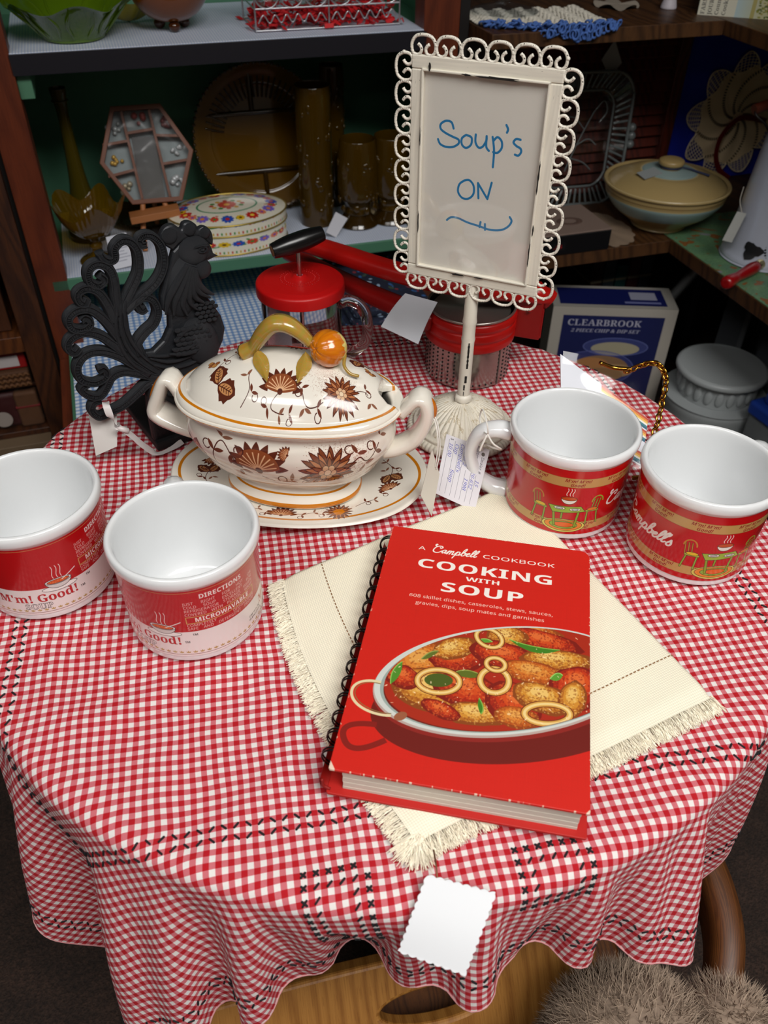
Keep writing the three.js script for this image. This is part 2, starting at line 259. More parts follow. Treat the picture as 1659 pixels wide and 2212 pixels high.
// brush-script lettering drawn as pen strokes; returns the width in units of the x-height
const SCRIPT = {
  C: { w: 1.55, p: [[[1.3, -1.55, 1.2, -1.95, 0.8, -1.95], [0.1, -1.95, -0.25, -1.2, -0.2, -0.7], [-0.15, -0.1, 0.5, 0.15, 1.0, -0.15], [1.25, -0.3, 1.4, -0.5, 1.55, -0.7]], [[0.15, -1.75, -0.35, -1.9, -0.3, -2.25], [-0.28, -2.45, 0, -2.4, 0.0, -2.2]], [[1.3, -1.55, 1.05, -1.2, 0.85, -1.5]]] },
  a: { w: 1.05, p: [[[0.75, -0.9, 0.2, -1.2, 0.1, -0.5], [0.05, 0.1, 0.5, 0.1, 0.75, -0.9], [0.6, -0.1, 0.75, 0.15, 1.05, -0.35]]] },
  m: { w: 1.6, p: [[[0, -0.35, 0.15, -0.8, 0.25, -0.95], [0.25, -0.6, 0.15, -0.3, 0.1, 0]], [[0.12, -0.2, 0.4, -1.15, 0.65, -0.9], [0.75, -0.75, 0.6, -0.3, 0.55, 0]], [[0.58, -0.2, 0.85, -1.15, 1.12, -0.9], [1.25, -0.7, 0.9, 0.1, 1.2, 0], [1.4, -0.05, 1.5, -0.25, 1.6, -0.35]]] },
  p: { w: 1.1, p: [[[0, -0.35, 0.15, -0.8, 0.3, -1.0], [0.2, -0.4, 0.0, 0.4, -0.1, 0.95]], [[0.2, -0.5, 0.45, -1.2, 0.75, -0.9], [0.95, -0.5, 0.6, 0.15, 0.2, -0.05]], [[0.75, -0.05, 0.95, -0.15, 1.1, -0.35]]] },
  b: { w: 1.0, p: [[[0, -0.35, 0.6, -1.2, 0.7, -1.8], [0.7, -2.3, 0.35, -2.0, 0.25, -1.4], [0.1, -0.6, 0.05, 0.1, 0.45, 0.0], [0.8, -0.1, 0.95, -0.8, 0.6, -0.95]], [[0.6, -0.95, 0.75, -0.7, 1.0, -0.8]]] },
  e: { w: 0.85, p: [[[0, -0.35, 0.6, -0.6, 0.6, -0.85], [0.55, -1.1, 0.1, -0.9, 0.12, -0.4], [0.15, 0.1, 0.55, 0.05, 0.85, -0.4]]] },
  l: { w: 0.62, p: [[[0, -0.35, 0.6, -1.2, 0.65, -1.8], [0.62, -2.25, 0.3, -1.9, 0.2, -1.2], [0.05, -0.4, 0.1, 0.3, 0.62, -0.35]]] },
  "'": { w: 0.25, p: [[[0.2, -1.9, 0.2, -1.7, 0.08, -1.5]]] },
  s: { w: 0.7, p: [[[0, -0.3, 0.3, -0.7, 0.38, -1.0], [0.5, -0.6, 0.75, -0.3, 0.5, -0.05], [0.35, 0.1, 0.1, 0.05, 0.05, -0.1]]] },
};
function script(x, text, h, color, weight = 0.24) {
  x.save(); x.scale(h, h); x.strokeStyle = color; x.lineWidth = weight; x.lineCap = x.lineJoin = 'round'; x.transform(1, 0, -0.28, 1, 0, 0);
  for (const ch of text) { const g = SCRIPT[ch]; if (!g) { x.translate(0.5, 0); continue; } for (const path of g.p) { x.beginPath(); const f = path[0]; if (path.length === 1) { x.moveTo(f[0], f[1]); x.quadraticCurveTo(f[2], f[3], f[4], f[5]); } else { let [ax, ay] = [f[0], f[1]]; x.moveTo(ax, ay); path.forEach((q, i) => { if (i === 0) x.quadraticCurveTo(q[2], q[3], q[4], q[5]); else x.bezierCurveTo(q[0], q[1], q[2], q[3], q[4], q[5]); }); } x.stroke(); } x.translate(g.w, 0); }
  x.restore();
}
const scriptWidth = (text) => [...text].reduce((a, c) => a + (SCRIPT[c]?.w ?? 0.5), 0);
const MUG = { R: 0.055, body: 0.0522, base: 0.0503, H: 0.0904, y0: 0.0085, y1: 0.0785 };
// red label with gold bands; the handle is at u = 0
const labelGold = canvas(2048, 424, (x, w, h) => {
  x.fillStyle = '#c0070f'; x.fillRect(0, 0, w, h);
  x.fillStyle = '#c3995a'; x.fillRect(0, 52, w, 58); x.fillRect(0, h - 86, w, 54);
  x.fillStyle = '#7d4a1e'; x.fillRect(0, 51, w, 1.5); x.fillRect(0, 109, w, 1.5); x.fillRect(0, h - 87, w, 1.5); x.fillRect(0, h - 33, w, 1.5);
  x.fillStyle = '#8c1416'; x.font = 'italic bold 27px sans-serif'; x.textAlign = 'center';
  for (let k = 0; k < 9; k++) { const cx = (k + 0.5) * (w / 9) - 20; x.fillText("M'm! M'm!", cx, 78); x.fillText('Good!', cx, 104); x.fillText("M'm! M'm!", cx + 70, h - 62); x.fillText('Good!', cx + 70, h - 38); }
  const cw = scriptWidth("Campbell's") * 38; x.save(); x.translate(w * 0.452 - cw / 2, 255); script(x, "Campbell's", 38, '#f4efe9', 0.3); x.restore();
  for (const cx of [w * 0.255, w * 0.665]) { // play table, chairs and rug of the printed scene
    x.save(); x.translate(cx, 392); x.scale(1.22, 1.22); x.translate(0, -392); x.lineWidth = 2; x.strokeStyle = '#3a2a10';
    const el = (ex, ey, a, b, f) => { x.beginPath(); x.ellipse(ex, ey, a, b, 0, 0, TAU); x.fillStyle = f; x.fill(); x.stroke(); };
    el(-4, 372, 96, 36, '#d9cf62'); el(-4, 370, 84, 29, '#e88a2f'); el(-4, 368, 62, 21, '#8fae3a'); el(-4, 366, 46, 14, '#e4641c');
    const bar = (x0, y0, x1, y1, lw, f) => { x.lineCap = 'round'; x.lineWidth = lw + 3; x.strokeStyle = '#3a2a10'; x.beginPath(); x.moveTo(x0, y0); x.lineTo(x1, y1); x.stroke(); x.lineWidth = lw; x.strokeStyle = f; x.beginPath(); x.moveTo(x0, y0); x.lineTo(x1, y1); x.stroke(); x.lineWidth = 2; x.strokeStyle = '#3a2a10'; };
    for (const [a, b] of [[-120, 0], [112, 1]]) { // two chairs
      const s = b ? 1 : -1; for (const o of [-22, 22]) bar(a + o, 292, a + o * 1.2 + s * 6, 358, 6, '#8fae3a'); bar(a - 26, 288, a + 26, 288, 9, '#a9bf45'); for (const o of [-18, -4, 10]) bar(a + s * 12 + o, 284, a + s * 20 + o, 226, 4, b ? '#8fae3a' : '#c08a2e');
      x.strokeStyle = b ? '#8fae3a' : '#c08a2e'; x.lineWidth = 6; x.beginPath(); x.ellipse(a + s * 17, 240, 26, 30, 0, Math.PI, TAU); x.stroke(); x.lineWidth = 2; x.strokeStyle = '#3a2a10'; el(a, 280, 25, 9, b ? '#d87b22' : '#e6c22c');
    }
    for (const [a, b] of [[-58, -46], [52, 44]]) bar(a, 292, b, 372, 9, '#86a52f'); bar(-20, 286, -20, 330, 7, '#86a52f');
    x.beginPath(); x.moveTo(-84, 268); x.lineTo(58, 262); x.lineTo(82, 292); x.lineTo(-62, 304); x.closePath(); x.fillStyle = '#9aba3c'; x.fill(); x.stroke(); el(-34, 277, 24, 8, '#f1efe8'); el(34, 280, 24, 8, '#f1efe8'); el(-34, 277, 14, 4.5, '#d8dfe3'); el(34, 280, 14, 4.5, '#d8dfe3');
    x.beginPath(); x.ellipse(0, 222, 34, 30, 0, 0, Math.PI); x.fillStyle = '#f1ece4'; x.fill(); x.stroke(); el(0, 222, 34, 10, '#c8501c'); x.strokeStyle = '#f6efe6'; x.lineWidth = 3; for (const o of [-12, 2, 14]) { x.beginPath(); x.moveTo(o, 206); x.bezierCurveTo(o - 10, 192, o + 10, 184, o, 168); x.stroke(); }
    x.restore();
  }
});
// red over white label with the directions panel
const labelWhite = canvas(2048, 424, (x, w, h) => {
  x.fillStyle = '#efe6e4'; x.fillRect(0, 0, w, h); x.fillStyle = '#b80f14'; x.fillRect(0, 0, w, 262); x.fillStyle = '#c79a5c'; x.fillRect(0, 14, w, 2.5);
  x.textAlign = 'left';
  for (const off of [-w / 2, 0, w / 2, w]) {
    x.save(); x.translate(off, 0); const L = -62; x.fillStyle = '#f0e4df';
    x.font = 'bold 31px sans-serif'; x.textAlign = 'center'; x.font = 'bold 36px sans-serif'; x.fillText('DIRECTIONS', L + 180, 62); x.textAlign = 'left'; x.fillStyle = '#e3bfb8';
    const row = (t, y, s = 23, sp = 1) => { x.font = s + 'px sans-serif'; const words = t.split(' '), W = words.map((q) => x.measureText(q).width), gap = (360 - W.reduce((a, b) => a + b, 0)) / Math.max(1, words.length - 1); let px = L; words.forEach((q, i) => { x.fillText(q, px, y); px += W[i] + gap * sp; }); };
    row('JUST RIGHT FOR HOT OR', 92); row('COLD SOUP EXCELLENT FOR', 115); row('REFRIGERATOR STORAGE WHEN', 138); row('COVERED WITH PLASTIC WRAP', 161);
    x.strokeStyle = '#cda760'; x.lineWidth = 4; x.strokeRect(L + 2, 169, 358, 40); x.fillStyle = '#f5ebe6'; x.font = 'bold 36px sans-serif'; x.textAlign = 'center'; x.fillText('MICROWAVABLE', L + 181, 202); x.textAlign = 'left'; x.fillStyle = '#e3bfb8';
    row('COMPLETELY DISHWASHER', 230); row('SAFE AND DETERGENT PROOF', 252);
    // bowl of soup on its saucer
    const cx = 846; x.lineWidth = 2.5; x.strokeStyle = '#2a2420';
    const el = (ex, ey, a, b, f) => { x.beginPath(); x.ellipse(ex, ey, a, b, 0, 0, TAU); x.fillStyle = f; x.fill(); x.stroke(); };
    el(cx, 276, 84, 17, '#f7f5f2'); x.beginPath(); x.ellipse(cx, 236, 62, 42, 0, 0, Math.PI); x.fillStyle = '#d9d6d3'; x.fill(); x.stroke(); el(cx, 236, 62, 17, '#f4f1ee'); el(cx, 237, 52, 12, '#d8581f'); x.fillStyle = '#e99a4a'; for (let k = 0; k < 7; k++) x.fillRect(cx - 40 + k * 12, 234 + (k % 3) * 3, 6, 3);
    x.strokeStyle = '#e8e4e0'; x.lineWidth = 5; x.beginPath(); x.moveTo(cx + 16, 236); x.lineTo(cx + 92, 196); x.stroke(); x.strokeStyle = '#f4efe9'; x.lineWidth = 3; for (const o of [-16, 4, 22]) { x.beginPath(); x.moveTo(cx + o, 216); x.bezierCurveTo(cx + o - 14, 190, cx + o + 14, 170, cx + o, 140); x.stroke(); }
    x.fillStyle = '#c01a20'; x.strokeStyle = '#5c1113'; x.lineWidth = 1; x.font = 'bold 66px serif'; x.textAlign = 'right'; x.fillText("M'm! M'm! Good!", 926, 344); x.strokeText("M'm! M'm! Good!", 926, 344);
    x.strokeStyle = '#2b2b2b'; x.lineWidth = 2; x.font = 'bold 48px serif'; x.strokeText('SOUP', 790, 388); x.font = 'bold 17px sans-serif'; x.fillStyle = '#2b2b2b'; x.fillText('TM', 962, 336); x.fillText('TM', 1004, 290);
    x.textAlign = 'left'; x.font = 'bold 16px sans-serif'; x.fillText('CAP 14 FL OZ', 250, 350); x.fillText('(0.414 LITERS)', 248, 369);
    x.restore();
  }
  x.fillStyle = '#b99a5c'; for (let k = 0; k < 64; k++) { const cx = (k + 0.5) * 32; x.beginPath(); x.ellipse(cx, 396, 3, 8, 0, 0, TAU); x.fill(); for (const s of [-1, 1]) { x.beginPath(); x.ellipse(cx + s * 6, 397, 2.5, 6, s * 0.8, 0, TAU); x.fill(); } x.fillRect(cx - 9, 400, 18, 2); }
  x.fillStyle = '#6b2a22'; x.fillRect(0, 410, w, 2.5);
});
const mugLabel = [labelGold, labelWhite].map((c) => phys(0xffffff, 0.22, { map: tex(c), clearcoat: 0.5, clearcoatRoughness: 0.1 }));
function makeMug(kind, label, x, z, handleDeg) {
  const { R, body, base, H, y0, y1 } = MUG, t = thing('soup_mug', label, 'mug', [x, T, z], (handleDeg * Math.PI) / 180, 'soup mugs on the gingham cloth');
  const out = smoothProfile([[0.046, 0.0005], [base - 0.001, 0.002], [base, 0.006], [base + 0.0004, 0.03], [body - 0.0002, 0.074], [body + 0.0002, H - 0.0125]], 30), lip = [[R - 0.0009, H - 0.0096], [R - 0.0001, H - 0.0078], [R, H - 0.004], [R - 0.0009, H - 0.0012], [R - 0.0027, H], [R - 0.0044, H - 0.0008], [R - 0.0054, H - 0.003]], inn = smoothProfile([[R - 0.0058, H - 0.008], [0.0468, 0.04], [0.0455, 0.022], [0.0425, 0.0125], [0.036, 0.0075], [0.026, 0.0058], [0.0001, 0.0055]], 30);
  part('body', lathe([[0.0001, 0.003], [0.04, 0.003], [0.044, 0.0003], ...out, ...lip, ...inn], 96), porcelain, t);
  const rows = 12, cols = 129, rad = (y) => (y < 0.03 ? base + 0.0004 : lerp(base + 0.0004, body - 0.0002, (y - 0.03) / 0.044)) + 0.00025;
  part('label', grid(rows, cols, (a, b) => { const y = lerp(y0, y1, a), r = rad(y); return [Math.sin(b * TAU) * r, y, Math.cos(b * TAU) * r]; }), mugLabel[kind], t);
  const hy = 0.0455; part('handle', sweep([[0, hy + 0.027, body - 0.0005], [0, hy + 0.028, body + 0.013], [0, hy + 0.021, body + 0.0275], [0, hy, body + 0.0335], [0, hy - 0.023, body + 0.026], [0, hy - 0.034, body + 0.012], [0, hy - 0.0365, base - 0.0005]], (q) => 0.0066 + 0.0012 * Math.cos(q * TAU), 48, 14, { flat: 1.25, normal: [1, 0, 0] }), porcelain, t);
  return t;
}
makeMug(1, 'red and white soup mug at the left edge, showing SOUP lettering beneath Good!', -0.27, -0.4684, 243);
makeMug(1, 'red and white soup mug between the leftmost mug and the red cookbook', -0.1442, -0.4308, 198);
makeMug(0, 'red mug with gold bands and a price tag tied to its white handle', 0.1605, -0.5687, -100);
makeMug(0, "red mug with gold bands and large white script lettering, nearest the right edge", 0.2598, -0.5152, 128);
// ---------------------------------------------------------------- paper and string
const paper = std(0xe4e2df, 0.85, { side: THREE.DoubleSide }), cream = std(0xd9d4c8, 0.85), stringMat = std(0xe6e3dc, 0.9);
// a sheet of card through four corners (tl, tr, br, bl) with a curl and real thickness
function card(c, mat, o = {}) {
  const [a, b, cc, d] = c.map((p) => V(...p)), n = b.clone().sub(a).cross(d.clone().sub(a)).normalize().multiplyScalar(-1), th = o.th ?? 0.0004, curl = o.curl ?? 0, N = 13;
  const at = (s, t) => a.clone().lerp(b, s).lerp(d.clone().lerp(cc, s), t).addScaledVector(n, curl * Math.sin(t * Math.PI) + (o.twist ?? 0) * (s - 0.5) * t);
  const edge = o.edge ? (k) => o.edge * Math.abs(Math.sin(k)) : () => 0;
  const f = (off) => (i, j) => { const p = at(j, i); if (o.edge) { const dx = (j < 0.001 ? -1 : j > 0.999 ? 1 : 0) * edge(i * 30), dy = (i < 0.001 ? -1 : i > 0.999 ? 1 : 0) * edge(j * 24); p.addScaledVector(b.clone().sub(a).normalize(), dx).addScaledVector(d.clone().sub(a).normalize(), dy); } p.addScaledVector(n, off); return [p.x, p.y, p.z]; };
  const M = o.edge ? 121 : N, g1 = grid(M, M, f(th / 2), (i, j) => [j, 1 - i], true), g2 = grid(M, M, f(-th / 2), (i, j) => [j, 1 - i]);
  const rim = []; for (let k = 0; k < 4; k++) rim.push(grid(2, M, (i, j) => f(lerp(-th / 2, th / 2, i))(...(k === 0 ? [0, j] : k === 1 ? [j, 1] : k === 2 ? [1, 1 - j] : [1 - j, 0])), () => [0.02, 0.98]));
  return merge([g1, g2, ...rim]);
}
// ---------------------------------------------------------------- tureen, its lid and saucer
const transfer = { brown: '#5a2a1c', mid: '#8a4a2a', tan: '#c58a56', line: '#4a2018', orange: '#c9780f' };
function fan(x, cx, cy, r, rot = 0) { // half-round palmette flower
  x.save(); x.translate(cx, cy); x.rotate(rot);
  x.fillStyle = transfer.brown; for (let k = 0; k <= 8; k++) { const a = Math.PI + (k / 8) * Math.PI; x.save(); x.translate(Math.cos(a) * r * 0.78, Math.sin(a) * r * 0.66); x.rotate(a + Math.PI / 2); x.beginPath(); x.moveTo(-r * 0.19, r * 0.1); x.quadraticCurveTo(-r * 0.14, -r * 0.2, 0, -r * 0.42); x.quadraticCurveTo(r * 0.14, -r * 0.2, r * 0.19, r * 0.1); x.fill(); x.restore(); }
  x.fillStyle = transfer.mid; x.beginPath(); x.ellipse(0, 0, r * 0.86, r * 0.72, 0, Math.PI, TAU); x.quadraticCurveTo(0, r * 0.42, -r * 0.86, 0); x.fill();
  x.strokeStyle = '#e3b48a'; x.lineWidth = r * 0.05; for (let k = 0; k <= 9; k++) { const a = Math.PI * 1.03 + (k / 9) * Math.PI * 0.94; x.beginPath(); x.moveTo(0, r * 0.12); x.lineTo(Math.cos(a) * r * 0.75, Math.sin(a) * r * 0.6); x.stroke(); }
  x.fillStyle = transfer.brown; x.beginPath(); x.arc(0, r * 0.16, r * 0.14, 0, TAU); x.fill(); x.restore();
}
function daisy(x, cx, cy, r) {
  x.save(); x.translate(cx, cy); rnd.seed(4 + Math.round(cx)); x.fillStyle = 'rgba(120,62,40,0.55)'; for (let k = 0; k < 900; k++) { const a = rr(0, TAU), d = r * (0.4 + Math.abs(rr(-1, 1) + rr(-1, 1)) * 0.6); x.fillRect(Math.cos(a) * d - r * 0.45, Math.sin(a) * d * 0.8 - r * 0.4, r * 0.022, r * 0.022); }
  for (const [n, rad, w, col] of [[16, 1, 0.2, '#7a3f24'], [13, 0.82, 0.17, '#b8764a'], [10, 0.6, 0.15, '#8f5230']]) for (let k = 0; k < n; k++) { x.save(); x.rotate((k / n) * TAU + n); x.beginPath(); x.moveTo(0, 0); x.quadraticCurveTo(-r * w, -r * rad * 0.6, 0, -r * rad); x.quadraticCurveTo(r * w, -r * rad * 0.6, 0, 0); x.fillStyle = col; x.fill(); x.strokeStyle = transfer.line; x.lineWidth = r * 0.03; x.stroke(); x.restore(); }
  for (let k = 0; k < 6; k++) { const a = (k / 6) * TAU; x.beginPath(); x.arc(Math.cos(a) * r * 0.2, Math.sin(a) * r * 0.2, r * 0.11, 0, TAU); x.fillStyle = '#d9b08a'; x.fill(); x.stroke(); } x.beginPath(); x.arc(0, 0, r * 0.12, 0, TAU); x.fillStyle = '#e8cfae'; x.fill(); x.stroke(); x.restore();
}
function vine(x, pts, s) { // curling stem with small leaves
  s *= 1.65; x.strokeStyle = transfer.line; x.lineWidth = s * 0.11; x.beginPath(); x.moveTo(...pts[0]); for (let k = 1; k < pts.length - 1; k++) x.quadraticCurveTo(pts[k][0], pts[k][1], (pts[k][0] + pts[k + 1][0]) / 2, (pts[k][1] + pts[k + 1][1]) / 2); x.stroke();
  for (let k = 1; k < pts.length; k++) { const [ax, ay] = pts[k], dx = pts[k][0] - pts[k - 1][0], dy = pts[k][1] - pts[k - 1][1], a = Math.atan2(dy, dx); for (const sd of [-1, 1]) { x.save(); x.translate(ax, ay); x.rotate(a + sd * 1.0); x.fillStyle = k % 2 ? '#6b3524' : '#8a5a44'; x.beginPath(); x.moveTo(0, 0); x.quadraticCurveTo(s * 0.5, -s * 0.42, s * 1.15, 0); x.quadraticCurveTo(s * 0.5, s * 0.42, 0, 0); x.fill(); x.restore(); } if (k % 2) { x.beginPath(); x.arc(ax - Math.sin(a) * s * 0.9, ay + Math.cos(a) * s * 0.9, s * 0.45, a, a + 4.6); x.stroke(); } }
}
function leafPair(x, cx, cy, r, rot, spread = 0.75) { for (const s of [-1, 1]) { x.save(); x.translate(cx, cy); x.rotate(rot + s * spread); x.fillStyle = transfer.brown; x.beginPath(); x.moveTo(0, 0); for (let k = 0; k <= 8; k++) { const t = k / 8, wd = Math.sin(t * Math.PI) * r * 0.52 * (k % 2 ? 1.18 : 0.95); x.lineTo(wd, -t * r * 1.35); } for (let k = 8; k >= 0; k--) { const t = k / 8, wd = Math.sin(t * Math.PI) * r * 0.52 * (k % 2 ? 1.18 : 0.95); x.lineTo(-wd, -t * r * 1.35); } x.fill(); x.fillStyle = transfer.tan; x.beginPath(); x.ellipse(0, -r * 0.62, r * 0.24, r * 0.5, 0, 0, TAU); x.fill(); x.strokeStyle = transfer.line; x.lineWidth = r * 0.04; x.beginPath(); x.moveTo(0, 0); x.lineTo(0, -r * 1.05); for (let k = 0; k < 4; k++) { const y = -r * (0.3 + k * 0.18); x.moveTo(0, y); x.lineTo(r * 0.17, y - r * 0.14); x.moveTo(0, y); x.lineTo(-r * 0.17, y - r * 0.14); } x.stroke(); x.restore(); } }
const bud = (x, cx, cy, r) => { for (let k = 0; k < 6; k++) { x.fillStyle = k % 2 ? '#c58a4a' : '#9a5a30'; x.beginPath(); x.arc(cx + Math.cos(k) * r * 0.8, cy + Math.sin(k * 1.7) * r * 0.6, r * 0.5, 0, TAU); x.fill(); x.strokeStyle = transfer.line; x.lineWidth = 1.5; x.stroke(); } };
const ware = '#ece6da';
const glaze = (c, o = {}) => phys(0xffffff, 0.17, { map: tex(c, { clamp: true }), clearcoat: 0.7, clearcoatRoughness: 0.07, ...o });
const glazePlain = phys(ware, 0.17, { clearcoat: 0.7, clearcoatRoughness: 0.07 }), glazeOrange = phys(0xc26a0c, 0.2, { clearcoat: 0.6 });
const TU = { x: -0.082, z: -0.585, yaw: -0.14 };
// bowl texture: u = angle / 360 (u 0 at the right end, 0.25 at the front), v up the outside
const bowlCanvas = canvas(2048, 512, (x, w, h) => {
  x.fillStyle = ware; x.fillRect(0, 0, w, h); const X = (deg) => ((deg - 0) / 360) * w, Y = (v) => (1 - v) * h;
  x.fillStyle = transfer.orange; x.fillRect(0, Y(0.155), w, 34); x.fillRect(0, Y(0.245), w, 10); x.fillRect(0, Y(0.965), w, 9);
  for (const o of [0, 180]) { // front and back alike; angle grows from the right end over the front to the left
    fan(x, X(100 + o), Y(0.59), 80); daisy(x, X(62 + o), Y(0.575), 90); leafPair(x, X(142 + o), Y(0.5), 64, 0.5); bud(x, X(158 + o), Y(0.72), 26);
    vine(x, [[X(130 + o), Y(0.52)], [X(125 + o), Y(0.64)], [X(120 + o), Y(0.74)], [X(114 + o), Y(0.64)], [X(111 + o), Y(0.55)]], 20); vine(x, [[X(100 + o), Y(0.52)], [X(90 + o), Y(0.46)], [X(82 + o), Y(0.5)], [X(76 + o), Y(0.44)], [X(70 + o), Y(0.48)]], 20); vine(x, [[X(52 + o), Y(0.58)], [X(46 + o), Y(0.68)], [X(40 + o), Y(0.6)], [X(33 + o), Y(0.66)], [X(25 + o), Y(0.74)]], 20); vine(x, [[X(170 + o), Y(0.74)], [X(165 + o), Y(0.64)], [X(160 + o), Y(0.54)], [X(152 + o), Y(0.64)]], 20);
    fan(x, X(84 + o), Y(0.69), 26, 1.2);
  }
});
const lidCanvas = canvas(1400, 840, (x, w, h) => {
  x.fillStyle = ware; x.fillRect(0, 0, w, h); x.translate(w / 2, h / 2); const k = w / 0.2; // metres to pixels, plan view
  const m = (a, b) => [a * k, b * k];
  x.strokeStyle = transfer.orange; x.lineWidth = 15; x.beginPath(); x.ellipse(0, 0, 0.0935 * k, 0.0552 * k, 0, 0, TAU); x.stroke();
  leafPair(x, ...m(-0.05, 0.029), 96, 0.95, 1.1); bud(x, ...m(-0.06, 0.006), 30); fan(x, ...m(0.003, 0.0325), 104); daisy(x, ...m(0.051, 0.027), 104); bud(x, ...m(0.068, -0.01), 26);
  vine(x, [m(-0.06, 0.02), m(-0.05, 0.006), m(-0.043, -0.004), m(-0.034, 0.0)], 20); vine(x, [m(-0.028, 0.044), m(-0.02, 0.036), m(-0.026, 0.024), m(-0.02, 0.016)], 22); vine(x, [m(0.002, 0.036), m(-0.006, 0.044), m(0.004, 0.047), m(0.012, 0.046)], 20); vine(x, [m(0.01, 0.024), m(0.02, 0.03), m(0.024, 0.042), m(0.034, 0.04), m(0.042, 0.032)], 22); vine(x, [m(0.06, 0.022), m(0.068, 0.014), m(0.074, 0.022)], 20);
  x.rotate(Math.PI); fan(x, ...m(-0.006, 0.022), 74); daisy(x, ...m(0.047, 0.025), 76); leafPair(x, ...m(-0.056, 0.024), 82, -0.75);
});
const saucerCanvas = canvas(1280, 820, (x, w, h) => {
  x.fillStyle = ware; x.fillRect(0, 0, w, h); x.translate(w / 2, h / 2); const k = w / 0.25, m = (a, b) => [a * k, b * k];
  x.strokeStyle = transfer.orange; x.lineWidth = 13; x.beginPath(); x.ellipse(0, 0, 0.1115 * k, 0.0685 * k, 0, 0, TAU); x.stroke();
  for (let q = 0; q < 2; q++) { fan(x, ...m(-0.008, 0.06), 62); daisy(x, ...m(0.042, 0.053), 64); fan(x, ...m(0.085, 0.016), 50, -0.6); leafPair(x, ...m(-0.084, 0.004), 54, -0.3); leafPair(x, ...m(-0.055, 0.042), 40, -0.6); vine(x, [m(-0.05, 0.05), m(-0.04, 0.056), m(-0.03, 0.052), m(-0.022, 0.058)], 15); vine(x, [m(0.0, 0.058), m(0.01, 0.06), m(0.02, 0.055), m(0.028, 0.056)], 15); vine(x, [m(0.056, 0.044), m(0.064, 0.036), m(0.072, 0.034), m(0.078, 0.024)], 15); vine(x, [m(0.084, 0.01), m(0.086, 0.0), m(0.08, -0.01)], 15); vine(x, [m(-0.084, 0.0), m(-0.088, 0.012), m(-0.08, 0.022), m(-0.072, 0.03)], 15); x.rotate(Math.PI); }
});
// oval with a gently lobed outline
const oval = (a, b, th, lobe = 0) => { const c = Math.cos(th), s = Math.sin(th), n = 2.15, r = Math.pow(Math.pow(Math.abs(c), n) + Math.pow(Math.abs(s), n), -1 / n) * (1 + lobe * (Math.cos(4 * th + Math.PI) * 0.5 + Math.cos(8 * th) * 0.25)); return [a * c * r, b * s * r]; };
function ovalBody(rowsIn, n, cols, uvf, lobeAt, flip) { // rows [a, b, y] interpolated by a spline
  lobeAt ??= () => 0; const A = new THREE.SplineCurve(rowsIn.map((r) => new THREE.Vector2(r[0], r[2]))), B = new THREE.SplineCurve(rowsIn.map((r) => new THREE.Vector2(r[1], r[2])));
  const f = (i, j) => { const pa = A.getPoint(i), pb = B.getPoint(i), [x, z] = oval(Math.max(pa.x, 1e-4), Math.max(pb.x, 1e-4), j * TAU, lobeAt(i)); return [x, pa.y, z]; };
  return sealRing(grid(n, cols, f, uvf ?? ((i, j) => [j, i]), flip), n, cols);
}
